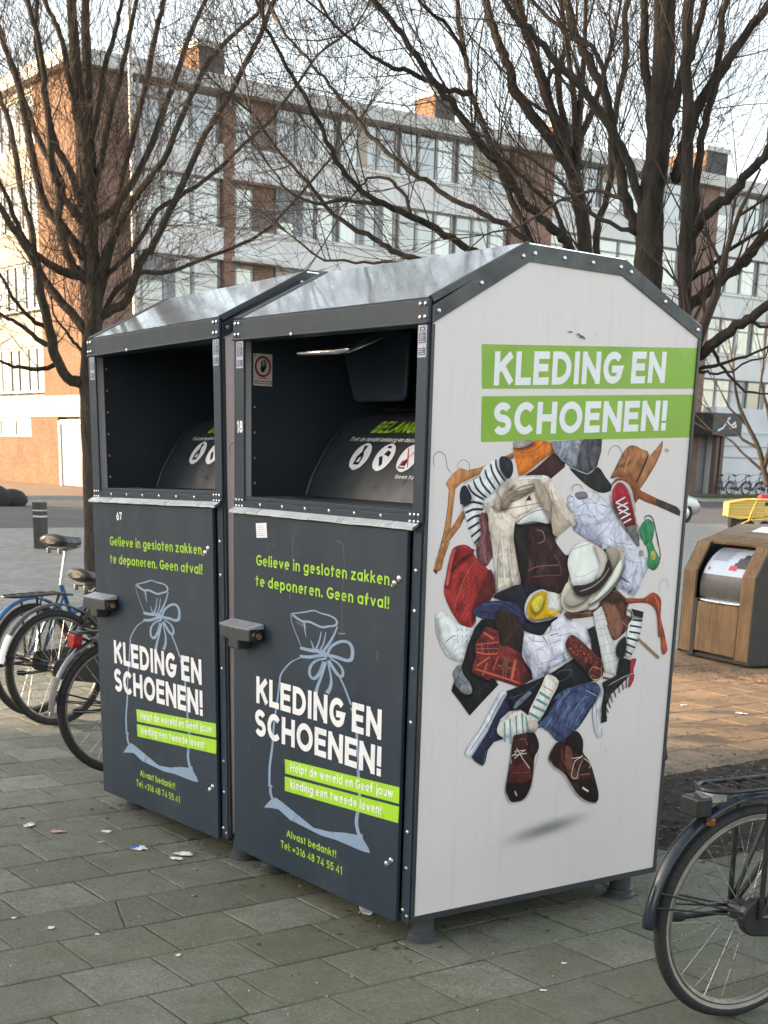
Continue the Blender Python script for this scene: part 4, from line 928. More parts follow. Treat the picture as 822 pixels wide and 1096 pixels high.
LIMBS_RIGHT=[
[[-1.307,2.529,0.173,0.1211],[-1.345,2.493,0.715,0.1149],[-1.404,2.437,1.632,0.1087],[-1.425,2.416,2.068,0.1025],[-1.436,2.406,2.364,0.0962],[-1.444,2.398,2.571,0.09],[-1.452,2.39,2.815,0.0838],[-1.442,2.4,3.015,0.0776],[-1.44,2.402,3.288,0.0713],[-1.453,2.389,3.668,0.0651],[-1.477,2.366,4.073,0.0589],[-1.501,2.341,4.393,0.0527]],
[[-1.284,2.551,2.071,0.0448],[-1.265,2.487,2.36,0.0413],[-1.228,2.405,2.772,0.0377],[-1.191,2.306,3.233,0.0341],[-1.161,2.234,3.58,0.0307],[-1.115,2.162,3.972,0.0274]],
[[-1.366,2.473,1.545,0.0579],[-1.273,2.463,1.896,0.0521],[-1.211,2.472,2.065,0.0467]],
[[-1.462,2.38,2.669,0.0395],[-1.511,2.365,2.738,0.0376],[-1.599,2.345,2.887,0.0359],[-1.695,2.353,3.143,0.0342],[-1.749,2.359,3.292,0.0324],[-1.824,2.34,3.421,0.0306],[-1.92,2.308,3.572,0.0287],[-2.013,2.292,3.766,0.0269],[-2.145,2.289,4.108,0.0251]],
[[-1.461,2.381,2.754,0.0316],[-1.482,2.291,2.927,0.0291],[-1.507,2.202,3.076,0.0267],[-1.562,2.063,3.238,0.0243],[-1.628,1.91,3.376,0.0219],[-1.674,1.8,3.467,0.0196],[-1.715,1.696,3.559,0.0174],[-1.747,1.573,3.723,0.0151]],
[[-1.317,2.52,2.592,0.0395],[-1.261,2.512,2.728,0.0366],[-1.185,2.539,2.795,0.0339],[-1.123,2.563,2.838,0.0312],[-1.036,2.587,2.935,0.0284],[-0.962,2.607,3.016,0.0257],[-0.816,2.64,3.186,0.0229]],
[[-1.379,2.461,2.935,0.0448],[-1.378,2.504,3.039,0.0419],[-1.388,2.553,3.185,0.0391],[-1.372,2.621,3.31,0.0363],[-1.348,2.698,3.435,0.0334],[-1.326,2.762,3.538,0.0305],[-1.277,2.881,3.703,0.0276],[-1.239,2.99,3.886,0.0247]],
[[-1.307,2.529,2.694,0.029],[-1.332,2.561,2.901,0.0274],[-1.353,2.595,3.107,0.0257],[-1.354,2.638,3.271,0.0241],[-1.365,2.68,3.474,0.0224],[-1.393,2.717,3.715,0.0207],[-1.427,2.767,4.035,0.0191]],
[[-1.302,2.533,2.366,0.0395],[-1.252,2.6,2.43,0.0374],[-1.214,2.652,2.494,0.0352],[-1.162,2.72,2.566,0.0331],[-1.128,2.765,2.62,0.031],[-1.092,2.816,2.703,0.0288],[-0.998,2.932,2.846,0.0267]],
[[-1.353,2.486,1.984,0.0448],[-1.25,2.509,2.102,0.0418],[-1.164,2.535,2.176,0.039],[-1.08,2.561,2.24,0.0362],[-0.977,2.594,2.303,0.0334],[-0.888,2.623,2.356,0.0307],[-0.697,2.681,2.458,0.0278]],
[[-1.41,2.431,3.093,0.0316],[-1.436,2.482,3.261,0.0285],[-1.447,2.568,3.47,0.0254],[-1.457,2.634,3.637,0.0223],[-1.481,2.723,3.888,0.0191]],
[[-1.453,2.389,3.054,0.0342],[-1.529,2.412,3.265,0.0312],[-1.604,2.435,3.477,0.0282],[-1.675,2.479,3.73,0.0251],[-1.774,2.532,4.069,0.022]],
[[-1.608,2.232,3.181,0.0184],[-1.713,2.24,3.464,0.016],[-1.883,2.15,3.597,0.0134],[-2.058,2.059,3.771,0.0108]],
[[-1.31,2.526,2.49,0.0184],[-1.204,2.551,2.533,0.0157],[-1.055,2.573,2.627,0.0129],[-0.912,2.596,2.702,0.0102]],
[[-1.262,2.57,2.093,0.0132],[-1.168,2.615,2.105,0.0114],[-1.067,2.659,2.134,0.0096],[-0.939,2.712,2.186,0.0078]],
[[-1.21,2.617,2.191,0.0132],[-1.17,2.685,2.097,0.0106],[-1.1,2.786,2.002,0.008],[-1.016,2.891,1.997,0.0053]],
[[-1.252,2.58,2.08,0.0105],[-1.221,2.659,2.075,0.0088],[-1.18,2.763,2.101,0.0071],[-1.116,2.929,2.181,0.0054]],
[[-1.495,2.348,2.693,0.0158],[-1.572,2.174,2.744,0.0139],[-1.635,1.981,2.888,0.012],[-1.697,1.799,2.99,0.0102],[-1.759,1.626,3.033,0.0084],[-1.818,1.397,3.179,0.0067],[-1.837,1.25,3.325,0.0049]],
[[-1.539,2.303,2.835,0.0132],[-1.655,2.24,2.881,0.0113],[-1.813,2.149,2.848,0.0093],[-1.973,2.059,2.752,0.0074],[-2.132,1.957,2.714,0.0054]],
[[-1.089,2.724,2.326,0.0132],[-1.034,2.813,2.28,0.0106],[-0.963,2.929,2.209,0.008]],
]
LIMBS_MID=[
[[-2.27,3.128,-0.089,0.0606],[-2.336,3.062,1.098,0.0584],[-2.4,2.996,2.123,0.0563],[-2.437,2.957,2.609,0.0541],[-2.454,2.939,2.747,0.0519],[-2.476,2.916,2.917,0.0498],[-2.499,2.891,3.047,0.0476],[-2.517,2.871,3.148,0.0455]],
[[-2.516,2.872,3.125,0.0424],[-2.609,2.822,3.279,0.0399],[-2.711,2.76,3.418,0.0374],[-2.815,2.693,3.556,0.0349],[-2.886,2.663,3.722,0.0323],[-2.943,2.636,3.85,0.0297],[-3.007,2.608,4.006,0.0271],[-3.086,2.603,4.31,0.0246],[-3.197,2.591,4.727,0.0221]],
[[-2.52,2.868,3.135,0.0303],[-2.531,2.812,3.266,0.0285],[-2.556,2.735,3.409,0.0266],[-2.567,2.673,3.557,0.0248],[-2.593,2.584,3.723,0.023],[-2.611,2.512,3.865,0.0212],[-2.596,2.443,4.123,0.0194],[-2.572,2.37,4.429,0.0176]],
[[-2.508,2.881,3.102,0.0303],[-2.505,2.884,3.195,0.0295],[-2.513,2.876,3.281,0.0288]],
[[-2.4,2.996,2.123,0.0273],[-2.48,3.061,2.475,0.0266],[-2.556,3.118,2.802,0.0258],[-2.583,3.146,2.938,0.0249],[-2.591,3.221,3.134,0.024],[-2.636,3.259,3.34,0.0232],[-2.673,3.298,3.531,0.0222],[-2.712,3.379,3.831,0.0214],[-2.772,3.437,4.13,0.0205],[-2.828,3.516,4.479,0.0196]],
[[-2.395,3.001,2.023,0.0394],[-2.409,2.888,2.458,0.0373],[-2.436,2.788,2.759,0.0354],[-2.466,2.735,2.827,0.0336],[-2.499,2.68,2.87,0.0318],[-2.569,2.56,2.984,0.0299],[-2.616,2.465,3.119,0.0281],[-2.687,2.329,3.259,0.0263],[-2.734,2.227,3.394,0.0245],[-2.8,2.093,3.528,0.0227],[-2.86,1.949,3.717,0.0209],[-2.912,1.829,3.845,0.0191],[-2.955,1.71,4.019,0.0174]],
[[-2.459,2.934,2.464,0.0273],[-2.636,2.856,2.663,0.0263],[-2.744,2.81,2.798,0.0252],[-2.826,2.782,2.928,0.0241],[-2.89,2.761,3.039,0.023],[-2.982,2.738,3.214,0.0219],[-3.086,2.71,3.415,0.0208],[-3.189,2.681,3.615,0.0196],[-3.265,2.678,3.816,0.0185],[-3.35,2.685,4.066,0.0174],[-3.467,2.693,4.416,0.0163]],
[[-2.542,2.844,2.607,0.0303],[-2.632,2.646,2.644,0.0286],[-2.694,2.494,2.706,0.0269],[-2.737,2.39,2.724,0.0253],[-2.8,2.215,2.805,0.0236],[-2.858,2.048,2.872,0.022],[-2.902,1.912,2.925,0.0204],[-2.938,1.797,2.965,0.0189],[-2.971,1.651,3.076,0.0173],[-2.975,1.54,3.236,0.0158],[-2.978,1.427,3.391,0.0142],[-2.99,1.295,3.54,0.0127],[-2.991,1.187,3.685,0.0112]],
[[-2.679,2.689,2.628,0.0242],[-2.928,2.489,2.663,0.0227],[-3.12,2.325,2.707,0.0212],[-3.254,2.206,2.761,0.0195],[-3.335,2.133,2.819,0.0179],[-3.472,2.007,2.916,0.0162],[-3.559,1.93,3.018,0.0145],[-3.643,1.857,3.14,0.0129],[-3.743,1.764,3.261,0.0112],[-3.869,1.656,3.477,0.0095]],
[[-2.578,2.804,2.654,0.0212],[-2.748,2.734,2.83,0.0204],[-2.901,2.654,2.932,0.0195],[-3.059,2.562,3.011,0.0186],[-3.198,2.48,3.099,0.0177],[-3.337,2.396,3.188,0.0168],[-3.46,2.324,3.296,0.0158],[-3.566,2.26,3.389,0.0149],[-3.67,2.206,3.517,0.0139],[-3.76,2.155,3.619,0.0129],[-3.845,2.107,3.722,0.0119],[-3.925,2.061,3.819,0.0108],[-4.076,1.965,3.989,0.0098]],
[[-2.522,2.866,2.789,0.0182],[-2.586,2.843,2.944,0.0164],[-2.695,2.773,3.065,0.0147],[-2.787,2.71,3.162,0.0129],[-2.897,2.629,3.26,0.0111],[-3.003,2.546,3.333,0.0093]],
[[-2.888,2.44,3.53,0.0212],[-2.946,2.325,3.544,0.0187],[-3.034,2.138,3.606,0.0162],[-3.084,2.026,3.632,0.0138],[-3.136,1.904,3.688,0.0113],[-3.206,1.712,3.82,0.0089]],
[[-3.069,2.206,2.91,0.0152],[-3.143,2.179,3.047,0.0129],[-3.235,2.115,3.121,0.0107],[-3.32,2.05,3.1,0.0084],[-3.405,1.997,3.009,0.0062]],
[[-3.152,2.092,2.973,0.0152],[-3.211,1.914,2.978,0.0128],[-3.273,1.712,2.948,0.0105],[-3.314,1.558,2.994,0.0082],[-3.328,1.45,3.096,0.0059]],
[[-3.03,2.257,2.693,0.0121],[-3.174,2.15,2.681,0.0107],[-3.346,2.015,2.692,0.0092],[-3.516,1.875,2.717,0.0077],[-3.652,1.773,2.841,0.0062]],
[[-2.639,2.736,3.579,0.0152],[-2.622,2.824,3.724,0.0132],[-2.643,2.881,3.915,0.0112],[-2.7,2.936,4.2,0.0093]],
[[-2.918,2.402,3.708,0.0152],[-2.935,2.302,3.827,0.0131],[-2.98,2.145,3.938,0.011],[-2.993,2.028,4.089,0.0089]],
]
LIMBS_SHRUB=[
[[-24.823,32.018,1.021,0.0974],[-24.938,31.924,1.421,0.0844],[-25.115,31.777,2.086,0.0714],[-25.413,31.527,2.743,0.0584],[-25.668,31.31,3.398,0.0455],[-25.826,31.173,4.181,0.0325]],
[[-24.938,31.924,1.421,0.0487],[-25.386,31.636,1.81,0.0379],[-25.891,31.309,2.333,0.0271],[-26.313,31.012,2.537,0.0163]],
[[-24.949,31.915,1.556,0.0812],[-24.814,31.92,2.359,0.0668],[-24.887,31.756,3.146,0.0526],[-25.038,31.523,3.92,0.0383],[-24.988,31.465,4.689,0.0242]],
[[-25.115,31.777,2.086,0.0487],[-25.523,31.506,2.342,0.0379],[-26.025,31.178,2.864,0.0271],[-26.384,30.928,3.123,0.0163]],
[[-24.844,32.001,1.29,0.0649],[-24.489,32.414,2.11,0.0407],[-24.332,32.679,3.177,0.0163]],
[[-25.413,31.527,2.743,0.0406],[-25.811,31.082,3.258,0.0284],[-26.011,30.826,3.776,0.0162]],
]
# ------------------------------------------------------------------ clothes banks
PROF = [(0,.105),(0,2.105),(.378,2.317),(.816,2.31),(1.215,2.126),(1.215,.105)]
W = 1.2
def inset_profile(d):
    ins = [(.008,.118),(.008,2.075),(.385,2.268),(.806,2.262),(1.207,2.086),(1.207,.118)]
    return ins
def drum_y(z):
    pts = [(1.495,.298),(1.56,.322),(1.62,.356),(1.68,.398),(1.712,.424),(1.75,.462),(1.79,.515),(1.813,.575),(1.828,.66)]
    for (a, ya), (b, yb) in zip(pts, pts[1:]):
        if z <= b: return ya + (yb-ya)*max(0, (z-a))/(b-a)
    return pts[-1][1]

def make_bin(label):
    OFF = (-.6, .6, 0)
    root = thing('clothes_bank', label, 'clothes bank', OFF, 0, 'clothes collection banks')
    B = lambda mb, n, m, par=root, **k: mb.build(n, m, par, OFF, **k)
    # side panels
    for sx in (0, -W):
        m = MB()
        if sx == 0: m.prism(inset_profile(.01), 'x', -.026, -.002)
        else: m.prism(inset_profile(.01), 'x', -W+.002, -W+.026)
        pn = B(m, 'side_panel', M['white'])
        if sx == 0: side = pn
        # dark angle trim round the gable
        t = MB(); e = .003 if sx == 0 else -.003
        xa, xb = (sx-.03, sx+.004) if sx == 0 else (sx-.004, sx+.03)
        o = [(0,2.105),(.378,2.317),(.816,2.31),(1.215,2.126)]; i = [(0,2.052),(.389,2.266),(.806,2.26),(1.215,2.082)]
        for a in range(3): t.prism([o[a], o[a+1], i[a+1], i[a]], 'x', xa, xb)
        t.box(xa, xb, 0, .012, .105, 2.052); t.box(xa, xb, 1.203, 1.215, .105, 2.082); t.box(xa, xb, .012, 1.203, .098, .116)
        B(t, 'edge_trim', M['darktrim'])
        rv = MB(); fx = xb if sx == 0 else xa; nx = (1,0,0) if sx == 0 else (-1,0,0)
        for a in range(3):
            n = 2 if a == 1 else 3
            for q in range(n if a != 1 else 4):
                f = (.06 + .88*q/((n if a != 1 else 4)-1))
                y = o[a][0]+(o[a+1][0]-o[a][0])*f; z = (o[a][1]+(o[a+1][1]-o[a][1])*f + i[a][1]+(i[a+1][1]-i[a][1])*f)/2
                rv.dome((fx, y, z), nx, .0085)
        B(rv, 'rivets', M['steel'], smooth=True)
    # shell: back, floor, roof
    m = MB(); m.box(-W+.03, -.03, 1.19, 1.212, .105, 2.125); B(m, 'back_panel', M['dark'])
    m = MB(); m.box(-W+.03, -.03, .02, 1.19, .105, .125); B(m, 'floor_plate', M['darktrim'])
    m = MB(); m.prism([(-.004,2.131),(.378,2.322),(.378,2.310),(.006,2.122)], 'x', -W+.045, -.012)
    roof = B(m, 'roof_sheet', M['zinc'])
    m = MB(); m.prism([(.378,2.322),(.816,2.314),(1.22,2.13),(1.21,2.118),(.816,2.30),(.378,2.309)], 'x', -W+.005, -.005); B(m, 'roof_back_sheet', M['zinc'])
    m = MB(); m.prism([(-.006,2.133),(.380,2.326),(.380,2.308),(.004,2.115)], 'x', -W-.004, -W+.045); B(m, 'roof_edge_strip', M['darktrim'])
    m = MB(); m.prism([(-.006,2.133),(.380,2.326),(.380,2.308),(.004,2.115)], 'x', -.012, .0035); B(m, 'roof_edge_strip', M['darktrim'])
    rv = MB()
    for q in range(4):
        f = .1+.25*q; rv.dome((-W+.022, f*.38, 2.131+f*.19), (0,-.45,.9), .0075)
    B(rv, 'rivets', M['steel'], smooth=True)
    # front frame
    m = MB(); m.box(-W, -.0, -.012, -.0012, 2.052, 2.124); m.box(-W+.03, -.03, -.0012, .06, 2.052, 2.12); m.box(-W, 0, -.02, -.012, 2.052, 2.058)
    lt = B(m, 'lintel', M['dark'], bevel=.002)
    rv = MB()
    for cx in (-W+.03, -.03):
        for dx, dz in ((-.012,.02),(.014,.02),(-.012,-.018),(.014,-.018)):
            if (cx < -.5) or dz > 0 or True: rv.dome((cx+dx, -.013, 2.09+dz), (0,-1,0), .0075)
    rv.dome((-.78, -.02, 2.056), (0,-1,0), .007)
    B(rv, 'rivets', M['steel'], lt, smooth=True)
    for a, b in ((-.056, -.0015), (-W+.0015, -W+.075)):
        m = MB(); m.box(a, b, -.009, -.001, 1.475, 2.052)
        if a > -.5: m.box(a, -.029, -.001, .03, 1.475, 2.052)
        m.box(a+.004, b-.004, -.006, -.001, .092, 1.44)
        B(m, 'corner_post', M['dark'], bevel=.0015)
        rv = MB()
        cx = (a+b)/2 if a > -.5 else a+.035
        for z in (1.30,1.17,.98,.80,.42,.29,.135): rv.dome((cx if z > .2 else cx-.012, -.007, z), (0,-1,0), .008)
        rv.dome((cx+.012, -.007, .118), (0,-1,0), .007)
        B(rv, 'rivets', M['steel'], smooth=True)
    m = MB(); m.box(-W+.001, -.001, -.011, -.0012, 1.452, 1.476); m.box(-W+.03, -.03, -.0012, .05, 1.452, 1.476); m.box(-W+.077, -.058, -.005, .055, 1.476, 1.492)
    sl = B(m, 'sill_rail', M['dark'], bevel=.0015)
    rv = MB()
    for i in range(6): rv.dome((-W+.2+.155*i, -.012, 1.466), (0,-1,0), .006)
    for cx in (-W+.045, -.04):
        for dx in (-.022, 0, .022):
            for dz in (-.008, .014): rv.dome((cx+dx, -.0125, 1.463+dz), (0,-1,0), .006)
    B(rv, 'rivets', M['steel'], sl, smooth=True)
    m = MB()
    n = 24; rng = random.Random(4 if 'far' in label or 'left' in label else 9); amp = .0014
    pr = []
    for i in range(n+1):
        x = -W+.004+(W-.022)*i/n; w = rng.uniform(-amp, amp); pr.append((x, w))
    for (x, w), (x2, w2) in zip(pr, pr[1:]):
        m.add([(x,-.009,1.452),(x2,-.009,1.452),(x2,-.036,1.438+w2),(x,-.036,1.438+w),(x,-.009,1.444),(x2,-.009,1.444),(x2,-.035,1.430+w2),(x,-.035,1.430+w)],
              [(0,3,2,1),(4,5,6,7),(3,7,6,2),(0,1,5,4)])
    B(m, 'drip_strip', M['drip'])
    # door
    m = MB(); m.box(-W+.014, -.060, -.022, -.0065, .084, 1.427)
    door = B(m, 'door', M['dark'], bevel=.003)
    rv = MB()
    for (x, z) in ((-.122,1.252),(-.097,1.270),(-.122,.285),(-.097,.303)): rv.dome((x,-.0225,z), (0,-1,0), .012)
    B(rv, 'bolts', M['steel'], door, smooth=True)
    # hinge rod and lock housing
    m = MB(); m.prism([(-1.185,.957),(-1.185,1.008),(-.96,1.008),(-.96,.960),(-1.045,.955),(-1.045,.922),(-1.12,.922),(-1.12,.955)], 'y', -.085, -.024)
    lk = B(m, 'lock_housing', M['darktrim'], bevel=.006)
    m = MB(); m.add([(-1.187,-.087,1.0095),(-.958,-.087,1.0095),(-.95,-.026,1.026),(-1.187,-.026,1.026),(-1.187,-.087,1.0065),(-.958,-.087,1.0065),(-.95,-.026,1.008),(-1.187,-.026,1.008)], [(0,1,2,3),(4,7,6,5),(0,4,5,1),(1,5,6,2),(2,6,7,3),(3,7,4,0)]); B(m, 'lock_cover', M['lockcover'], lk)
    m = MB(); m.cyl((-.96,-.055,.983), (-.94,-.055,.983), .021, 16); B(m, 'lock_barrel', M['plasticblack'], lk, smooth=True)
    m = MB(); m.cyl((-.94,-.055,.983), (-.934,-.055,.983), .012, 10); B(m, 'lock_core', M['copper'], lk, smooth=True)
    # hopper interior
    m = MB()
    m.box(-W+.03, -W+.036, .05, .95, 1.44, 2.11); m.box(-.036, -.03, .05, .95, 1.44, 2.11)
    m.box(-W+.036, -.036, .94, .95, 1.48, 2.11); m.box(-W+.036, -.036, .06, .94, 2.10, 2.11)
    hop = B(m, 'hopper_lining', M['inner'])
    m = MB(); m.box(-W+.037, -.037, .052, .70, 1.482, 1.493); m.box(-1.08, -.93, .10, .24, 1.494, 1.4955); m.mi = 0
    B(m, 'hopper_shelf', M['darktrim'])
    m = MB(); zs = [1.495,1.52,1.56,1.60,1.64,1.68,1.712,1.75,1.79,1.813,1.828]
    pf = [(drum_y(z), z) for z in zs] + [(.90,1.84),(.90,1.495)]
    m.prism(pf, 'x', -W+.04, -.04)
    dr = B(m, 'hopper_drum', M['darktrim'], smooth=True)
    m = MB(); m.tube([(-W+.041, drum_y(z)-.004, z) for z in zs], .006, 6); m.tube([(-W+.041,.66,1.832),(-.041,.66,1.832)], .006, 6); B(m, 'drum_rim', M['darktrim'], dr)
    # flap plate and handle
    m = MB(); m.prism([(-1.16,2.098),(-1.06,1.87),(-1.04,1.852),(-.74,1.852),(-.715,1.87),(-.70,2.098)], 'y', .44, .455)
    B(m, 'flap_plate', M['dark'], bevel=.008)
    m = MB(); m.tube([(-.945,.12,2.008),(-.70,.12,2.005),(-.655,.14,2.012),(-.63,.22,2.045),(-.62,.34,2.10)], [.012]*5, 10)
    B(m, 'handle', M['chrome'], smooth=True)
    # inside rivets beside the posts
    rv = MB()
    for i in range(6): rv.dome((-W+.0365, .062, 1.54+.093*i), (1,0,0), .006)
    B(rv, 'rivets', M['steel'], hop, smooth=True)
    # warning plate and data labels
    m = MB(); m.box(-W+.0365, -W+.0385, .054, .137, 1.897, 2.012); wp = B(m, 'warning_plate', pmw())
    xx = -W+.0390
    m = MB(); L_, R_ = strip2d(arc(.0955,1.966,.032,.034,0,360,28), .008, closed=True)
    m.add([(xx, a[0], a[1]) for p in zip(L_, R_) for a in p], [(2*i,2*i+1,2*i+3,2*i+2) for i in range(28)])
    for z in (1.922, 1.912, 1.904):
        y0 = .065+(.01 if z > 1.92 else 0); yy = y0; q = 0
        while yy < .127-(.01 if z > 1.92 else 0):
            ln = .006+.004*((q*7) % 3); m.add([(xx,yy,z),(xx,yy+ln,z),(xx,yy+ln,z+.003),(xx,yy,z+.003)], [(0,1,2,3)]); yy += ln+.0025; q += 1
    B(m, 'prohibition_ring', M['red'], wp)
    m = MB(); hx = xx+.0003
    m.poly([(hx,a,b) for a, b in ((.088,1.946),(.1,1.946),(.106,1.957),(.113,1.968),(.109,1.971),(.103,1.966),(.087,1.966),(.084,1.958))])
    for k, (a, b) in enumerate(((.086,.987-.0),(.092,.991),(.098,.992),(.104,.988))):
        m.poly([(hx+.0002,a,1.962),(hx+.0002,a+.0045,1.962),(hx+.0002,a+.004+k*.001,1+b),(hx+.0002,a+k*.001,1+b)])
    B(m, 'hand_symbol', M['black'], wp)
    for (a, b) in ((-.053, -.009), (-W+.022, -W+.07)):
        m = MB(); m.box(a, b, -.0105, -.0092, 1.955, 2.05); lb = B(m, 'data_label', M['vinylgrey'])
        m = MB(); y = -.0108
        m.box(a+.004, b-.004, y, y+.0002, 1.961, 1.983); m.box(a+.004, b-.004, y, y+.0002, 1.996, 2.028); m.box(a+.008, b-.008, y, y+.0002, 2.031, 2.044)
        B(m, 'label_print', M['labelblue'], lb)
        m = MB(); y = -.0111
        for i in range(9):
            z = 1.964+.0022*(i % 8) if i < 8 else 2.036; z = (1.965+.006*i) if i < 3 else 2.0+.0055*(i-3)
            if i < 8: m.box(a+.008, b-.010-.006*((i*5) % 3)/1.5, y, y+.0002, z, z+.0022)
        m.box(a+.015, b-.015, y, y+.0002, 2.034, 2.041)
        B(m, 'label_lines', M['vinylgrey'], lb)
    # feet
    for fx in (-.065, -W+.12):
        for fy in (.10, 1.09):
            m = MB(); m.lathe([(.058,0),(.058,.014),(.05,.02),(.05,.034),(.042,.04),(.042,.104)], (fx, fy, 0), 'z', 24); B(m, 'foot', M['feet'], smooth=True)
    # ---- front decal on the door
    y0 = -.0226
    fm = lambda u, v, o: (-W+u+.032, y0-.0004-o, v+(1.667-v)*.0055)
    m = MB()
    for w0, w1, cl, pts in BAG:
        AN = 2.1; pts = [(a/1000, b/1000*AN) for a, b in pts]; s = 1/6.85*.0058
        sm = []
        for i in range(len(pts)-1):
            p0, p1, p2, p3 = pts[max(0,i-1)], pts[i], pts[i+1], pts[min(len(pts)-1,i+2)]
            for q in range(4):
                t = q/4; sm.append(tuple(.5*((2*p1[k])+(-p0[k]+p2[k])*t+(2*p0[k]-5*p1[k]+4*p2[k]-p3[k])*t*t+(-p0[k]+3*p1[k]-3*p2[k]+p3[k])*t**3) for k in (0,1)))
        sm.append(pts[-1])
        L_, R_ = strip2d(sm, w0*s, w1*s); m.add([fm(a[0], a[1]/AN, .00003*(len(m.f) % 7)) for p in zip(L_, R_) for a in p], [(2*i,2*i+1,2*i+3,2*i+2) for i in range(len(sm)-1)])
    m.poly([fm(a/1000, b/1000, .0002) for a, b in BAGBASE])
    B(m, 'bag_drawing', M['bagblue'], door)
    for q in ([(.373,.526),(1.109,.567),(1.110,.509),(.377,.470)], [(.374,.458),(1.111,.499),(1.108,.440),(.375,.401)]):
        m = MB(); m.poly([fm(a, b, .0012) for a, b in q]); B(m, 'slogan_band', M['lime'], door)
    for mt, nm, tx, x0, x1, zb, cap, wt, kw in (
        ('vinylwhite', 'white_lettering', 'KLEDING EN', .160, .995, .711, .106, .222, dict(lift=.0006, gap=.13)), ('vinylwhite', 'white_lettering', 'SCHOENEN!', .150, .999, .582, .106, .222, dict(lift=.0006, gap=.11)),
        ('vinylwhite', 'slogan_lettering', 'Helpt de wereld en Geef jouw', .415, 1.075, .486, .034, .16, dict(slope=.055, lift=.0016)), ('vinylwhite', 'slogan_lettering', 'kleding een tweede leven!', .415, 1.008, .4205, .034, .16, dict(slope=.045, lift=.0016)),
        ('limetext', 'green_lettering', 'Gelieve in gesloten zakken,', .158, 1.036, 1.241, .040, .165, dict(lift=.0006)), ('limetext', 'green_lettering', 'te deponeren. Geen afval!', .155, 1.020, 1.163, .040, .165, dict(lift=.0006)),
        ('limetext', 'green_lettering', 'Alvast bedankt!', .389, .732, .2195, .030, .16, dict(lift=.0006)), ('limetext', 'green_lettering', 'Tel: +316 48 74 55 41', .347, .772, .166, .031, .16, dict(lift=.0006))):
        m = MB(); write(m, tx, x0, x1, zb, cap, wt, fm, **kw); B(m, nm, M[mt], door)
    # ---- drum decal
    dm = lambda u, v, o: (u, drum_y(v)-.0015-o, v)
    m = MB(); write(m, 'BELANGRIJK!', -.945, -.53, 1.738, .045, .2, dm, italic=.28, lift=.0016); B(m, 'green_lettering', M['limetext'], dr)
    m = MB(); write(m, 'Trek de hendel omhoog en deponeer', -1.045, -.56, 1.706, .016, .16, dm, italic=.25, lift=.0012); write(m, 'Geen tussen', -.62, -.44, 1.577, .014, .16, dm, lift=.0012)
    for cx in (-.905, -.752, -.600):
        pts = arc(cx, 1.65, .056, .050, 0, 360, 28)[:-1]
        ring3 = [dm(a, b, .0003) for a, b in pts]
        # filled disc following the drum
        zs2 = [1.6005+.0099*i for i in range(11)]
        for za, zb in zip(zs2, zs2[1:]):
            wa = .056*sqrt(max(0, 1-((za-1.65)/.05)**2)); wb = .056*sqrt(max(0, 1-((zb-1.65)/.05)**2))
            m.add([dm(cx-wa,za,.0003), dm(cx+wa,za,.0003), dm(cx+wb,zb,.0003), dm(cx-wb,zb,.0003)], [(0,1,2,3)])
    B(m, 'white_lettering', M['vinylwhite'], dr)
    m = MB(); dp = lambda pts, o=.0009: m.poly([dm(a, b, o) for a, b in pts])
    c = -.905; dp([(c-.02,1.62),(c+.018,1.62),(c+.02,1.65),(c+.006,1.668),(c+.012,1.69),(c-.012,1.69),(c-.006,1.668),(c-.022,1.65)])
    c = -.752; dp([(c-.03,1.65),(c-.012,1.655),(c+.014,1.625),(c+.002,1.615)]); dp([(c-.008,1.66),(c+.03,1.652),(c+.03,1.668),(c+.004,1.676)], .0011); dp([(c-.012,1.684),(c+.014,1.682),(c+.014,1.69),(c-.01,1.692)])
    c = -.600; dp([(c-.03,1.622),(c+.008,1.622),(c+.006,1.645),(c-.024,1.64)]); dp([(c-.03,1.612),(c+.012,1.612),(c+.012,1.617),(c-.03,1.617)])
    B(m, 'pictograms', M['black'], dr)
    m = MB(); c = -.905; m.poly([dm(a, b, .0014) for a, b in ((c-.008,1.63),(c+.01,1.63),(c+.008,1.65),(c-.002,1.645))]); B(m, 'pictogram_detail', M['vinylwhite'], dr)
    m = MB(); c = -.600
    for q in ([(c-.03,1.684),(c+.03,1.616)], [(c-.03,1.616),(c+.03,1.684)]):
        L_, R_ = strip2d([(q[0][0]+(q[1][0]-q[0][0])*i/5, q[0][1]+(q[1][1]-q[0][1])*i/5) for i in range(6)], .005)
        o = .0016 if q[0][1] > 1.65 else .0018
        m.add([dm(a[0], a[1], o) for p in zip(L_, R_) for a in p], [(2*i,2*i+1,2*i+3,2*i+2) for i in range(5)])
    B(m, 'red_cross', M['redpict'], dr)
    # ---- printed side
    sm_ = lambda y, z, o: (.0002-.002+.0+o, y, z)
    for q in ([(.206,2.006),(1.207,2.0555),(1.207,1.918),(.2145,1.872)], [(.2155,1.849),(1.207,1.898),(1.207,1.750),(.2205,1.708)]):
        m = MB(); m.poly([sm_(a, b, .0004) for a, b in q]); B(m, 'headline_band', M['green'], side)
    m = MB(); write(m, 'KLEDING EN', .262, 1.049, 1.8835, .1045, .225, sm_, slope=.0585, lift=.0009, gap=.13); B(m, 'white_lettering', M['vinylwhite'], side)
    m = MB(); write(m, 'SCHOENEN!', .268, 1.073, 1.730, .1025, .225, sm_, slope=.049, lift=.0009, gap=.11); B(m, 'white_lettering', M['vinylwhite'], side)
    clothes_print(side, OFF)
    return root, OFF

def pmw():
    if 'plate' not in M:
        M['plate'] = pm('warning_plate_white', lin((205,195,190)), .4, 0, 20, .1)
    return M['plate']

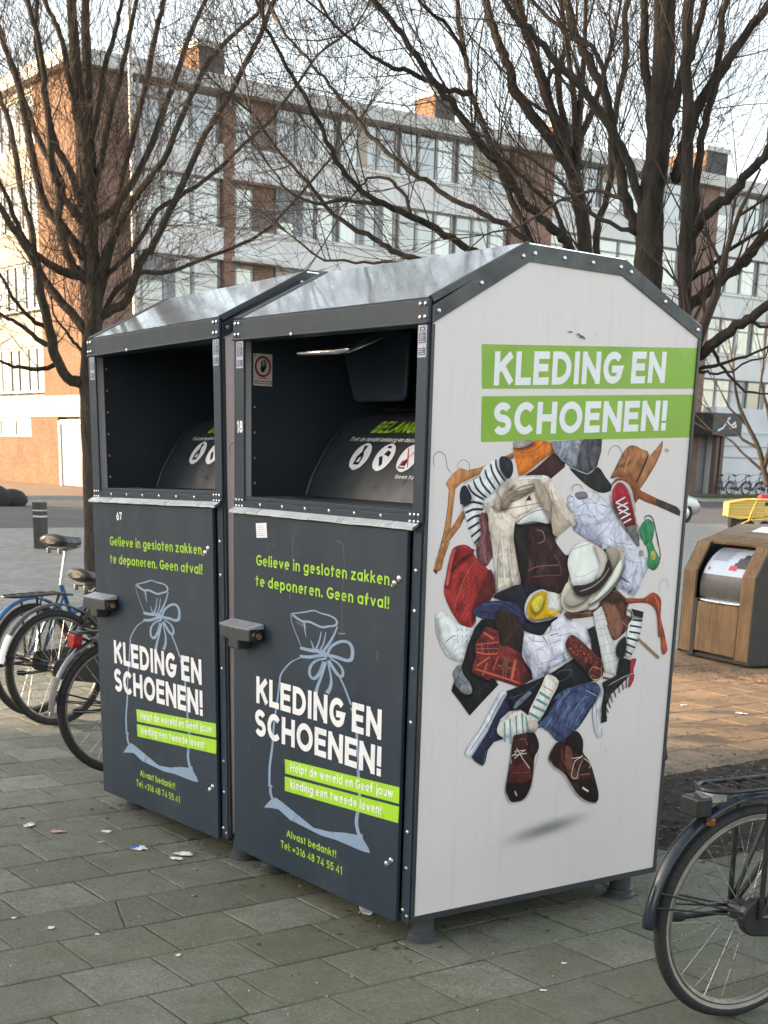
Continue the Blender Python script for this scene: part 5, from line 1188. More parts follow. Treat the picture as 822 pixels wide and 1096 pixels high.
def clothes_print(side, OFF):
    bmv = []; cols = []; faces = []
    def smooth(pts, k=4):
        n = len(pts); out = []
        for i in range(n):
            p0, p1, p2, p3 = pts[i-1], pts[i], pts[(i+1) % n], pts[(i+2) % n]
            for q in range(k):
                t = q/k; out.append(tuple(.5*((2*p1[j])+(-p0[j]+p2[j])*t+(2*p0[j]-5*p1[j]+4*p2[j]-p3[j])*t*t+(-p0[j]+3*p1[j]-3*p2[j]+p3[j])*t**3) for j in (0,1)))
        return out
    def smooth_open(pts, k=4):
        out = []
        for i in range(len(pts)-1):
            p0, p1, p2, p3 = pts[max(0,i-1)], pts[i], pts[i+1], pts[min(len(pts)-1,i+2)]
            for q in range(k):
                t = q/k; out.append(tuple(.5*((2*p1[j])+(-p0[j]+p2[j])*t+(2*p0[j]-5*p1[j]+4*p2[j]-p3[j])*t*t+(-p0[j]+3*p1[j]-3*p2[j]+p3[j])*t**3) for j in (0,1)))
        out.append(pts[-1]); return out
    cov = []; prior = []
    def inside(p, poly):
        c = False; j = len(poly)-1
        for i in range(len(poly)):
            if (poly[i][1] > p[1]) != (poly[j][1] > p[1]) and p[0] < (poly[j][0]-poly[i][0])*(p[1]-poly[i][1])/(poly[j][1]-poly[i][1])+poly[i][0]: c = not c
            j = i
        return c
    from mathutils import noise as NZ
    from mathutils.geometry import delaunay_2d_cdt
    LX, LZ = -.4, .92
    def dist_in(p, pts):
        best = 9; bq = None; n = len(pts)
        for i in range(n):
            ax, ay = pts[i]; bx, by = pts[(i+1) % n]; dx, dy = bx-ax, by-ay; L2 = dx*dx+dy*dy
            t = 0 if L2 < 1e-12 else max(0, min(1, ((p[0]-ax)*dx+(p[1]-ay)*dy)/L2)); qx, qy = ax+dx*t, ay+dy*t
            d = (p[0]-qx)**2+(p[1]-qy)**2
            if d < best: best = d; bq = (qx, qy)
        return sqrt(best), bq
    for idx, (kind, ci, a, b, flat) in enumerate(ART):
        pts = [(flat[i]/2000, flat[i+1]/2000) for i in range(0, len(flat), 2)]
        col = asr(PAL[ci]); o = .0004 + idx*.000012; x = -.002 + o
        if kind == 0:
            if a: pts = smooth(pts, 3)
            n = len(pts)
            ys = [p[0] for p in pts]; zs = [p[1] for p in pts]
            wd, ht = max(ys)-min(ys), max(zs)-min(zs)
            # soft shade of this garment on the garments printed under it
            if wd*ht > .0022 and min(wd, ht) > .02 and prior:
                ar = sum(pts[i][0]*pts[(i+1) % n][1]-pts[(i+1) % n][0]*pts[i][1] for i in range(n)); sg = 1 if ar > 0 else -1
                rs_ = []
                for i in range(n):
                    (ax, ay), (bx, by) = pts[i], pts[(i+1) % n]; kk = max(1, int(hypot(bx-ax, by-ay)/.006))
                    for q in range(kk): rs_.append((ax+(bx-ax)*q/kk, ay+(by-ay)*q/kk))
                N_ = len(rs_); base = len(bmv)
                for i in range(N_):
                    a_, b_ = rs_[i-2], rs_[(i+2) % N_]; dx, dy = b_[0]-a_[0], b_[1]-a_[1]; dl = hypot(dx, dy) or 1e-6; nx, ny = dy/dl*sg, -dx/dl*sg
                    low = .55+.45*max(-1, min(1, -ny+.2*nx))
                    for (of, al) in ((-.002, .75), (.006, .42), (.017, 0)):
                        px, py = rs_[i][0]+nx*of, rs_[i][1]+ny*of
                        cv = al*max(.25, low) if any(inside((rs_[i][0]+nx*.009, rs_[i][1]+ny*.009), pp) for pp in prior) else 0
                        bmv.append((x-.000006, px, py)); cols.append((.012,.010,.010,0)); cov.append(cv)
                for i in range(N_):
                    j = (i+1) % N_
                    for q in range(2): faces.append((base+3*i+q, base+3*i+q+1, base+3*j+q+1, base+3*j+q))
            if wd*ht > .0015: prior.append(pts)
            if min(wd, ht) > .012:
                st = .0042 if wd*ht > .004 else .003
                gp = []
                for i in range(int(wd/st)+1):
                    for j in range(int(ht/st)+1): gp.append((min(ys)+(i+.5*(j % 2))*st, min(zs)+j*st))
                try:
                    V_, E_, F_, *_r = delaunay_2d_cdt([Vector(p) for p in pts+gp], [], [list(range(n))], 1, 1e-6)
                except Exception: V_, F_ = [Vector(p) for p in pts], [list(range(n))]
            else: V_, F_ = [Vector(p) for p in pts], [list(range(n))]
            used = sorted({i for f in F_ for i in f}); mp = {i: k for k, i in enumerate(used)}
            ds = [dist_in(V_[i], pts) for i in used]; D = max(.006, min(.034, max(d for d, q in ds)*.95))
            base = len(bmv)
            for k, i in enumerate(used):
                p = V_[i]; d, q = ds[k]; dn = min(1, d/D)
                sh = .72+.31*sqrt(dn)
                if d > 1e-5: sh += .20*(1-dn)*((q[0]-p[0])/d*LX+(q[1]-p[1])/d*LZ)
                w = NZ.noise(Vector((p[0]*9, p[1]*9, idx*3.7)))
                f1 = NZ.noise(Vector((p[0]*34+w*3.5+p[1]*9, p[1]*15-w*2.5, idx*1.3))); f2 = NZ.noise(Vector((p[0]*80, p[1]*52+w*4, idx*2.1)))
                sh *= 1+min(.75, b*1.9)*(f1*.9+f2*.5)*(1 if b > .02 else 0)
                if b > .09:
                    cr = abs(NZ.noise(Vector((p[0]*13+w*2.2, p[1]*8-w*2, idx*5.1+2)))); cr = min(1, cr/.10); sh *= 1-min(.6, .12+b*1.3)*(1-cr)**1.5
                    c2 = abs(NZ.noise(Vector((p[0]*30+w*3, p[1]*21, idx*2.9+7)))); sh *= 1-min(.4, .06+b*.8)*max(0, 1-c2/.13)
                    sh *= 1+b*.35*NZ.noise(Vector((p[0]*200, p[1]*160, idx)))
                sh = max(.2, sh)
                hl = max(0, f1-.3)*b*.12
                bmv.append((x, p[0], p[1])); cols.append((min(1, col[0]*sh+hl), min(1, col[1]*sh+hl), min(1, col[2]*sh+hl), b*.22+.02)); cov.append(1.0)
            faces += [[base+mp[i] for i in f] for f in F_]
        else:
            w = a/1000
            if len(pts) > 2: pts = smooth_open(pts)
            else: pts = [tuple(pts[0][j]+(pts[1][j]-pts[0][j])*q/2 for j in (0,1)) for q in range(3)]
            n = len(pts); outer = strip2d(pts, w*1.35); inner = strip2d(pts, w*.55); base = len(bmv)
            for i in range(n):
                u = i/(n-1); tp = min(1, 6*min(u, 1-u)+.25) if n > 6 else 1
                nz = 1+.25*NZ.noise(Vector((pts[i][0]*40, pts[i][1]*40, idx*1.7)))
                for (e, cv) in ((outer[0][i], 0), (inner[0][i], 1), (inner[1][i], 1), (outer[1][i], 0)):
                    bmv.append((x, e[0], e[1])); cols.append((*[min(1, c*nz) for c in col], .05)); cov.append(cv*tp*.96)
            for i in range(n-1):
                for k in range(3): faces.append((base+4*i+k, base+4*i+k+1, base+4*i+k+5, base+4*i+k+4))
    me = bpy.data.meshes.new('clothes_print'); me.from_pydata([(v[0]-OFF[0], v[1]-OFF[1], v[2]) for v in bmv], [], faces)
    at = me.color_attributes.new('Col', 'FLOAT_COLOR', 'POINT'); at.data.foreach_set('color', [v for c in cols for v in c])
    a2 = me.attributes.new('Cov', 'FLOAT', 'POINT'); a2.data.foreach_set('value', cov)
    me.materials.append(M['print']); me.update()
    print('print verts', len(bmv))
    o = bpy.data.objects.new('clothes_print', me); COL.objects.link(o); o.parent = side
    # the soft grey shadow printed under the shoes
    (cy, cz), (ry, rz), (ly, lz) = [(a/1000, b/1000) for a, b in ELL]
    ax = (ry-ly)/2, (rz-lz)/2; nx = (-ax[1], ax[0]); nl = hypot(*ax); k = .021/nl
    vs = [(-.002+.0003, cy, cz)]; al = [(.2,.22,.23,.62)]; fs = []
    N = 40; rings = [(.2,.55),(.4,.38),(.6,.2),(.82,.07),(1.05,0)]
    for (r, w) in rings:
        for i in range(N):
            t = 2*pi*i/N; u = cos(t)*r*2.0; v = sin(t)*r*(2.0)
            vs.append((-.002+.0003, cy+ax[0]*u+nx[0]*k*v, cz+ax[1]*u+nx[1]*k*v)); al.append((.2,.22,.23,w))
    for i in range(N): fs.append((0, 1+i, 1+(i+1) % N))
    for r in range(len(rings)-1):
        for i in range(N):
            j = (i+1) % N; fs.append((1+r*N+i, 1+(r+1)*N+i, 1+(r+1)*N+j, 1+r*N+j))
    me = bpy.data.meshes.new('printed_shoe_shadow'); me.from_pydata([(v[0]-OFF[0], v[1]-OFF[1], v[2]) for v in vs], [], fs)
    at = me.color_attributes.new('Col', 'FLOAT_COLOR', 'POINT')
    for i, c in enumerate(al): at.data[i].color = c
    t = NT('printed_shadow_ink'); a = t.n.new('ShaderNodeAttribute'); a.attribute_name = 'Col'
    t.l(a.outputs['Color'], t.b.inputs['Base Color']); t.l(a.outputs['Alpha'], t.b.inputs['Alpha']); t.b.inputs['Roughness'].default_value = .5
    me.materials.append(t.m); o = bpy.data.objects.new('printed_shoe_shadow', me); COL.objects.link(o); o.parent = side

def build_bins():
    M['vinylgrey'] = pm('label_grey', lin((165,172,185)), .35, .2, 30, .15); M['labelblue'] = pm('label_blue', lin((62,70,98)), .4, 0, 30, .2)
    M['redpict'] = pm('red_pictogram', lin((200,70,85)), .4)
    bank, OFF = make_bin('right hand clothes bank with 18 on its post and clothes printed on its white side')
    # second bank: a copy standing to the left, turned very slightly
    two = copy_tree(bank); two['label'] = 'left hand clothes bank with 67 on its door, its printed side mostly hidden'
    two.location = (-1.2649-.6+.003+.034, -.0151+.6+.003, 0); two.rotation_euler = (0, -.023, -.0053)   # this one stands a little out of plumb
    for c in two.children:
        if c.name.startswith('foot'):
            x = sum(v.co.x for v in c.data.vertices)/len(c.data.vertices); c.location.z -= x*.023
    for ch in list(two.children):
        if ch.name.startswith(('handle', 'flap_plate')): bpy.data.objects.remove(ch)
    hl = [c for c in two.children if c.name.startswith('warning_plate')]
    for c in hl:
        for g in list(c.children): bpy.data.objects.remove(g)
        bpy.data.objects.remove(c)
    door = {r: [c for c in r.children if c.name.startswith('door')][0] for r in (bank, two)}
    y0 = -.0226
    m = MB(); pf = lambda u, v, o: (-W+u+.006, -.0094-o, v)
    write(m, '18', .016, .060, 1.724, .044, .22, pf); m.build('number', M['vinylwhite'], bank, OFF)
    m = MB(); fm = lambda u, v, o: (-W+u+.03, y0-.0004-o, v)
    write(m, '67', .236, .292, 1.355, .036, .22, fm); m.build('number', M['vinylwhite'], door[two], OFF)
    m = MB(); fm2 = lambda u, v: (-W+u+.03, y0-.0012, v)
    m.poly([fm2(.157,1.398), fm2(.163,1.345), fm2(.240,1.350), fm2(.234,1.404)]); st = m.build('sticker', M['vinylwhite'], door[bank], OFF)
    m = MB()
    for i in range(6): m.poly([(-W+.03+.168+.002*(i % 2), y0-.0015, 1.354+.007*i), (-W+.03+.222-.008*(i % 3), y0-.0015, 1.355+.007*i), (-W+.03+.222-.008*(i % 3), y0-.0015, 1.357+.007*i), (-W+.03+.168+.002*(i % 2), y0-.0015, 1.356+.007*i)])
    m.build('sticker_print', M['vinylgrey'], st, OFF)
    # scratches on the right-hand door
    m = MB()
    for pts, w in ([[(.415,1.36),(.418,1.30),(.414,1.27)], .0015], [[(.70,1.37),(.74,1.36),(.752,1.30),(.742,1.17),(.745,1.05)], .0016], [[(.722,1.052),(.735,1.05),(.765,1.055)], .004], [[(.40,1.165),(.402,1.14)], .002], [[(.195,1.165),(.225,1.185),(.262,1.178)], .0014], [[(.44,1.06),(.48,1.055),(.52,1.05)], .002], [[(.96,1.02),(.962,.985)], .0025]):
        L_, R_ = strip2d([(a, b) for a, b in pts], w); m.add([fm(a[0], a[1], 0) for p in zip(L_, R_) for a in p], [(2*i,2*i+1,2*i+3,2*i+2) for i in range(len(pts)-1)])
    m.build('scratches', pm('scratched_bare_metal', (.2,.21,.22), .5), door[bank], OFF)
    return bank, two
# ------------------------------------------------------------------ bicycles
def make_bike(label, loc, heading, frame, fender, saddle_h=.98, detail=1, rack=True, light='red', rear_tail=None, group='bicycles', saddle_tilt=0, wheel_r=.345, fa0=178, post=None, lean=0, band=None, flat_bar=False, seat_dx=0.0):
    root = thing('bicycle', label, 'bicycle', loc, R(heading), group)
    root.rotation_euler = (lean, 0, R(heading))
    r = wheel_r; H = (0,0,r); F = (1.10,0,r); BB = (.46,0,.29)
    n1, m1 = (56, 10) if detail else (20, 5)
    for c in (H, F):
        m = MB(); m.torus(c, r-.021, .021, 'y', n1, m1, sq=.95); wh = m.build('wheel', M['rubber'], root, smooth=True)
        m = MB(); m.torus(c, r-.046, .011, 'y', n1, 8, sq=1.3); m.build('rim', M['rim'], wh, smooth=True)
        if detail:
            m = MB(); m.torus(c, r-.03, .0135, 'y', n1, 8, sq=1.42, a0=0); m.build('sidewall_band', M['sidewall' if band else 'rubber'], wh, smooth=True)
        m = MB()
        for i in range(28 if detail else 10):
            a = 2*pi*i/(28 if detail else 10); s = 1 if i % 2 else -1; b = a + (.55 if (i//2) % 2 else -.55)
            m.tube([(c[0]+.03*cos(b), s*.03, c[2]+.03*sin(b)), (c[0]+(r-.05)*cos(a), s*.004, c[2]+(r-.05)*sin(a))], .0012 if detail else .004, 4)
        m.build('spokes', M['steel'], wh)
        hb = MB(); hb.cyl((c[0],-.045,c[2]), (c[0],.045,c[2]), .022 if c is F else .034, 16); hb.cyl((c[0],-.068,c[2]), (c[0],.068,c[2]), .007, 8); hb.build('hub', M['plasticblack'] if c is H else M['steel'], wh, smooth=True)
        # mudguard
        R2 = r+.026; a0, a1 = (fa0, 35) if c is H else (160, 20)
        m = MB(); N = 40; cs = 7; vs = []; fs = []
        for i in range(N+1):
            a = R(a0+(a1-a0)*i/N)
            for k in range(cs):
                t = -1+2*k/(cs-1); rr = R2+.012*(1-t*t); vs.append((c[0]+rr*cos(a), t*.026, c[2]+rr*sin(a)))
        for i in range(N):
            for k in range(cs-1): fs.append((i*cs+k, i*cs+k+1, (i+1)*cs+k+1, (i+1)*cs+k))
        m.add(vs, fs); fd = m.build('mudguard', fender, root, smooth=True, auto=False)
        sd = fd.modifiers.new('thick', 'SOLIDIFY'); sd.thickness = .0025
        if c is H and rear_tail:
            m = MB(); vs = []; fs = []
            for i in range(9):
                a = R(a0+3-26*i/8)
                for k in range(cs):
                    t = -1+2*k/(cs-1); rr = R2+.0145*(1-t*t)+.002; vs.append((c[0]+rr*cos(a), t*.0305, c[2]+rr*sin(a)))
            for i in range(8):
                for k in range(cs-1): fs.append((i*cs+k, i*cs+k+1, (i+1)*cs+k+1, (i+1)*cs+k))
            m.add(vs, fs); m.build('mudguard_tail', rear_tail, fd, smooth=True, auto=False)
        if c is H and detail:
            m = MB()
            for s in (-1, 1): m.tube([(c[0],s*.062,c[2]), (c[0]+R2*cos(R(163)), s*.028, c[2]+R2*sin(R(163)))], .0035, 6); m.tube([(c[0],s*.062,c[2]), (c[0]+R2*cos(R(170)), s*.028, c[2]+R2*sin(R(170)))], .0035, 6)
            m.build('mudguard_stay', M['plasticblack'], fd)
    # frame
    st_top = (.26,0,.80); hd_t = (.93,0,.93); hd_b = (.985,0,.70)
    m = MB(); t = .0165
    m.tube([BB, st_top], t, 12); m.tube([BB, (.72,0,.50), hd_b], .019, 12); m.tube([(.335,0,.62), (.65,0,.68), (.945,0,.86)], t, 12); m.tube([hd_t, hd_b], .02, 12)
    for s in (-1, 1):
        m.tube([(0,s*.06,r), (.20,s*.05,.32), (.44,s*.03,.29)], .010, 8); m.tube([(0,s*.06,r), (.18,s*.035,.60), (.275,s*.015,.765)], .009, 8)
        m.tube([(.99,s*.045,.665), (1.02,s*.055,.55), F[:1]+(s*.06,)+F[2:]], [.013,.012,.008], 8)
    m.cyl((.985,-.055,.68), (.985,.055,.68), .014, 10); m.cyl((BB[0],-.045,BB[2]), (BB[0],.045,BB[2]), .026, 14)
    m.build('frame', frame, root, smooth=True)
    # chain case, crank
    m = MB(); pts = arc(0, r, .062, .062, 90, 270, 10) + [(.3,.235)] + arc(.46, .29, .105, .10, -90, 90, 12) + [(.3,.415)]
    m.prism(pts, 'y', -.065, -.035); m.build('chain_case', M['plasticblack'], root, bevel=.006 if detail else 0)
    m = MB(); m.tube([(.46,-.075,.29), (.52,-.08,.13)], .010, 8); m.tube([(.46,.06,.29), (.40,.065,.45)], .010, 8); m.build('crank', M['steel'], root, smooth=True)
    for (x, y, z) in ((.52,-.13,.13), (.40,.115,.45)):
        m = MB(); m.box(x-.045, x+.045, y-.04, y+.04, z-.012, z+.012); m.build('pedal', M['rubber'], root, bevel=.006)
    # seat
    m = MB(); top = (.235+seat_dx-.12*(saddle_h-.98), 0, saddle_h-.06); m.tube([st_top, (st_top[0]+(top[0]-st_top[0])*.4,0,st_top[2]+(top[2]-st_top[2])*.4), top], .0135, 10); m.build('seat_post', post or M['steel'], root, smooth=True)
    m = MB(); vs = []; fs = []; N = 14; K = 14; cx = top[0]
    for i in range(N+1):
        u = i/N; x = cx-.14+.27*u; wd = .105*(1-u)**.9*(min(1, (u+.03)*7))**.5 + .022*min(1, (1-u)*8)**.5 + .002; hh = .045*(min(1, (u+.04)*6))**.5*(1-.45*u)+.004
        zc = saddle_h-.012+.035*(1-u)**2-.012*u + saddle_tilt*(u-.5)
        for k in range(K):
            a = 2*pi*k/K; vs.append((x, wd*cos(a), zc+(hh if sin(a) > 0 else hh*.75)*sin(a)*(1 if sin(a) > 0 else 1.1)))
    for i in range(N):
        for k in range(K):
            l = (k+1) % K; fs.append((i*K+k, (i+1)*K+k, (i+1)*K+l, i*K+l))
    fs.append(list(range(K))); fs.append(list(range(N*K, N*K+K))[::-1]); m.add(vs, fs)
    sdl = m.build('saddle', M['saddle'], root, smooth=True)
    m = MB()
    for s in (-1, 1):
        m.tube([(cx+.11,s*.012,saddle_h-.04), (cx,s*.03,saddle_h-.055), (cx-.1,s*.045,saddle_h-.05)], .0045, 6)
        m.tube([(cx-.1,s*.05,saddle_h-.075+.008*q) for q in range(5)], [.012,.015,.012,.015,.012], 10)
    m.build('saddle_springs', M['rim'], sdl, smooth=True)
    # handlebar
    m = MB(); m.tube([hd_t, (.905,0,1.03), (.92,0,1.06)], .012, 10)
    m.tube([(.66,-.29,1.02), (.76,-.27,1.045), (.88,-.17,1.07), (.92,0,1.065), (.88,.17,1.07), (.76,.27,1.045), (.66,.29,1.02)], .011, 10)
    if flat_bar: m = MB(); m.tube([hd_t, (.905,0,1.0), (.95,0,1.01)], .012, 10); m.tube([(.93,-.27,1.0), (.95,0,1.01), (.93,.27,1.0)], .011, 10)
    hbm = m.build('handlebar', M['steel'], root, smooth=True)
    m = MB()
    for s in (-1, 1): m.tube([(.65,s*.292,1.018), (.77,s*.268,1.047)] if not flat_bar else [(.925,s*.30,.999), (.935,s*.19,1.003)], .017, 10)
    m.build('grip', M['rubber'], hbm, smooth=True)
    m = MB(); m.lathe([(.005,-.02),(.035,-.01),(.04,.03),(.036,.05)], (1.0,0,.92), 'x', 14); m.build('headlight', M['plasticblack'], root, smooth=True)
    if detail:
        m = MB()
        for s in (-1, 1): m.tube([(.80,s*.26,1.04), (.95,s*.17,1.10), (1.04,s*.06,1.0), (.99,s*.02,.80), (.90,s*.024,.66)], .0028, 6)
        m.build('brake_cable', M['rubber'], root, smooth=True)
    # rack
    if rack:
        zr = r+.405; m = MB()
        path = [(.30,-.06,zr-.015), (.15,-.065,zr), (-.14,-.065,zr)] + [(-.14-.075*sin(R(a)), -.065*cos(R(a)), zr) for a in range(15,180,15)] + [(-.14,.065,zr), (.15,.065,zr), (.30,.06,zr-.015)]
        m.tube(path, .0075, 8)
        for i in range(6): x = -.15+.075*i; m.tube([(x,-.064,zr+.002), (x,.064,zr+.002)], .005, 6)
        for s in (-1, 1):
            m.tube([(.0,s*.070,r), (-.012,s*.072,zr)], .0085, 8); m.tube([(.0,s*.070,r), (.17,s*.07,zr)], .0075, 8)
        m.build('rack', M['rackpaint'], root, smooth=True)
        if light == 'block':
            m = MB(); m.box(-.262, -.205, -.045, .035, zr-.075, zr-.018); rl = m.build('rear_light', M['plasticblack'], root, bevel=.006)
            m = MB(); m.box(-.205, -.15, -.038, .038, zr-.035, zr-.012); m.build('light_bracket', M['steel'], rl)
            m = MB(); m.box(-.212, -.19, -.05, -.028, zr-.104, zr-.08); m.build('reflector', M['amber'], rl, bevel=.006)
        elif light == 'red':
            m = MB(); m.prism([(-.05,zr-.012),(.05,zr-.012),(.038,zr-.06),(.012,zr-.085),(-.012,zr-.085),(-.038,zr-.06)], 'x', -.262, -.215); rl = m.build('rear_light', M['redlens'], root, bevel=.005)
            m = MB(); m.box(-.25, -.14, -.055, .055, zr-.010, zr-.004); m.tube([(-.22,0,zr-.03),(-.12,0,zr-.07),(-.05,0,zr-.03)], .008, 6); m.build('light_bracket', M['plasticblack'], rl)
    # kickstand
    m = MB(); m.tube([(0.02,.075,r-.02), (-.10,.10,r-.03), (-.155,.10,r-.028)], .009, 8); ks = m.build('kickstand', M['plasticblack'], root, smooth=True)
    m = MB(); m.tube([(-.15,.10,r-.028), (-.165,.10,r-.027), (-.205,.10,r-.022), (-.215,.10,r-.02)], [.010,.016,.015,.008], 10); m.build('stand_foot', M['rubber'], ks, smooth=True)
    return root

def build_bikes():
    M['rim'] = pm('rim_alloy', (.2,.18,.16), .45, .7, 20, .3); M['sidewall'] = pm('reflective_sidewall', (.27,.24,.2), .6, 0, 20, .2)
    M['saddle'] = pm('worn_saddle', (.022,.025,.024), .42, 0, 9, .4, 60, .001); M['rackpaint'] = pm('black_rack_paint', (.02,.02,.021), .35, 0, 12, .4)
    M['amber'] = pm('amber_reflector', lin((120,72,38)), .25, 0, 30, .6); M['redlens'] = pm('red_lens', lin((150,20,28)), .2, 0, 10, .3)
    navy = pm('navy_worn_enamel', (.014,.021,.032), .22, 0, 9, .7, 30, .0006, rv=.12)
    blk = pm('black_enamel', (.014,.014,.015), .3, 0, 12, .3); blue = pm('blue_enamel', lin((40,86,128)), .32, 0, 8, .25)
    grey = pm('silver_grey_mudguard', (.13,.14,.155), .25, .5, 8, .4); dgrey = pm('dark_grey_mudguard', (.055,.06,.065), .3, .2, 8, .4)
    tail = pm('white_tail', (.7,.7,.7), .45, 0, 10, .12); silver = pm('greyed_alloy_post', (.36,.36,.36), .4, .6, 10, .25)
    make_bike('black bicycle with worn navy mudguard and bare black rack beside the printed white panel', (1.02,.51,0), 81, blk, navy, .98, light='block', band=1, group=None, fa0=181, wheel_r=.342)
    make_bike('black bicycle with low saddle and white tipped dark mudguard, in front of the blue one', (-4.395,.585,0), 100,  blk, dgrey, .885, light='none', rear_tail=tail, rack=False, band=None, seat_dx=.05, group=None, wheel_r=.352, fa0=168)
    make_bike('blue bicycle with tall grey seat post and black carrier, farthest left', (-4.79,.60,0), 110, blue, blue, 1.075, light='none2', rack=True, group=None, saddle_tilt=.03, flat_bar=True, seat_dx=.09, post=silver, wheel_r=.352, fa0=165)
    make_bike('bicycle half hidden behind the clothes bank, silver mudguard and red rear light', (-3.02,.345,0), 92, blk, grey, .95, light='red', group=None, wheel_r=.352, fa0=176, rear_tail=pm('grey_flap', (.12,.12,.125), .6))
# ------------------------------------------------------------------ ground
def build_ground():
    P = paving()
    # near field: real slabs with open, partly filled joints; further off the same grid as a sheet
    GX, GY = [.21-.31*31, .21+.31*6], [-.17-.325*9, -.17+.325*22]
    m = MB()
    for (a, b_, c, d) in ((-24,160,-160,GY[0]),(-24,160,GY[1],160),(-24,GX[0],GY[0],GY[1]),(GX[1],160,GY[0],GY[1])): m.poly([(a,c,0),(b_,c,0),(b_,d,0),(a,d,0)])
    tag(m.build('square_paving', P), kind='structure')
    rs = random.Random(77); sv = []; sf = []; tone = []
    def slab(poly, tn, tx, ty, dz):
        n = len(poly); o = len(sv); cx = sum(p[0] for p in poly)/n; cy = sum(p[1] for p in poly)/n
        def zz(x, y): return dz + tx*(x-cx) + ty*(y-cy)
        for (ins, z) in ((0, -.02), (0, -.0035), (.0025, -.0012), (.007, 0)):
            for (x, y) in poly:
                d = hypot(x-cx, y-cy) or 1; k = 1-ins*1.4/d
                sv.append((cx+(x-cx)*k, cy+(y-cy)*k, z+zz(x, y))); tone.append(tn)
        for r_ in range(3):
            for i in range(n): j = (i+1) % n; sf.append((o+r_*n+i, o+r_*n+j, o+(r_+1)*n+j, o+(r_+1)*n+i))
        sf.append([o+3*n+i for i in range(n)])
    for i in range(37):
        x0 = .21+.31*(i-31); x1 = x0+.31; sh = 0 if (i-31) % 2 == 0 else .5; off = rs.uniform(-.02, .02)
        j = -1
        while True:
            y0 = GY[0]+.325*(j+sh)+off; y1 = y0+.325; j += 1
            if y0 > GY[1]: break
            ya, yb = max(y0, GY[0]), min(y1, GY[1])
            if yb-ya < .03: continue
            g = .0018
            def edge(p, q, k=4):
                out = []
                for t_ in range(k):
                    f = t_/k; jx = rs.uniform(0, .0022) if t_ else rs.uniform(0, .004)
                    out.append((p[0]+(q[0]-p[0])*f, p[1]+(q[1]-p[1])*f, jx))
                return out
            def ragged(cs):
                cx = sum(c[0] for c in cs)/len(cs); cy = sum(c[1] for c in cs)/len(cs); out = []
                for a_, b2 in zip(cs, cs[1:]+cs[:1]):
                    for (x, y, jx) in edge(a_, b2):
                        d = hypot(x-cx, y-cy); k = 1-jx/d; out.append((cx+(x-cx)*k, cy+(y-cy)*k))
                return out
            tn = min(1, max(0, rs.gauss(.5, .22))); tx, ty, dz = rs.gauss(0, .003), rs.gauss(0, .003), rs.gauss(0, .0008)
            c = [(x0+g, ya+g), (x1-g, ya+g), (x1-g, yb-g), (x0+g, yb-g)]
            if rs.random() < .07:   # a cracked slab
                f1, f2 = rs.uniform(.25, .75), rs.uniform(.25, .75); gg = .0012
                A = [(x0+g, ya+g), (x1-g, ya+g), (x1-g, ya+(yb-ya)*f1-gg), (x0+g, ya+(yb-ya)*f2-gg)]; Bq = [(x0+g, ya+(yb-ya)*f2+gg), (x1-g, ya+(yb-ya)*f1+gg), (x1-g, yb-g), (x0+g, yb-g)]
                slab(ragged(A), tn, tx, ty, dz); slab(ragged(Bq), tn, rs.gauss(0, .004), rs.gauss(0, .004), dz-.0006)
            else: slab(ragged(c), tn, tx, ty, dz)
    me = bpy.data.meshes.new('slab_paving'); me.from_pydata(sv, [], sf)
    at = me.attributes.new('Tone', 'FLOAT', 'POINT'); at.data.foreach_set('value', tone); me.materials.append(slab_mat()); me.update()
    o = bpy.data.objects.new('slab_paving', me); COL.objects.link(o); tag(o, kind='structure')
    from mathutils import noise as NZ
    m = MB(); NX, NY = 260, 240; vs = []; fs = []
    for j in range(NY+1):
        for i in range(NX+1):
            x = GX[0]+(GX[1]-GX[0])*i/NX; y = GY[0]+(GY[1]-GY[0])*j/NY
            n_ = NZ.noise(Vector((x*2.3, y*2.3, 1)))+.5*NZ.noise(Vector((x*7, y*7, 4))); vs.append((x, y, -.0046+max(-.003, min(.0026, n_*.006))))
    for j in range(NY):
        for i in range(NX): a = j*(NX+1)+i; fs.append((a, a+1, a+NX+2, a+NX+1))
    m.add(vs, fs); tag(m.build('paving_joints', joint_mat(), smooth=True, auto=False), kind='structure')
    m = MB(); m.poly([(-400,-400,-.16),(400,-400,-.16),(400,400,-.16),(-400,400,-.16)]); tag(m.build('ground', asphalt('far_ground', (.1,.1,.095), 3)), kind='structure')
    m = MB(); m.box(-24.15,-24,-160,160,-.2,.004); tag(m.build('kerb', pm('kerb_concrete', (.3,.3,.29), .85, 0, 5, .2)), kind='structure')
    m = MB(); m.poly([(-41.5,-160,-.10),(-24.15,-160,-.10),(-24.15,160,-.10),(-41.5,160,-.10)]); tag(m.build('road', asphalt('road_surface', (.085,.085,.085))), kind='structure')
    m = MB(); m.box(-41.65,-41.5,-160,160,-.2,.012); tag(m.build('kerb', pm('kerb_concrete_far', (.34,.33,.32), .85, 0, 5, .2)), kind='structure')
    m = MB(); m.poly([(-50.1,-160,.004),(-41.65,-160,.004),(-41.65,160,.004),(-50.1,160,.004)]); m.poly([(-100,-160,.004),(-50.1,-160,.004),(-50.1,21.4,.004),(-100,21.4,.004)])
    tag(m.build('pavement', bricks_ground()), kind='structure')
    m = MB(); m.box(-45.5,-43.2,47,120,.0,.10); tag(m.build('grass_verge', pm('short_grass', (.05,.075,.025), .95, 0, 6, .5, 40, .02)), kind='structure')
    # tree pit: a low ragged bed of soil
    rng = random.Random(2); vs = []; fs = []; nx, ny = 40, 60
    x0, x1, y0, y1 = -1.5, -.22, 1.78, 3.9
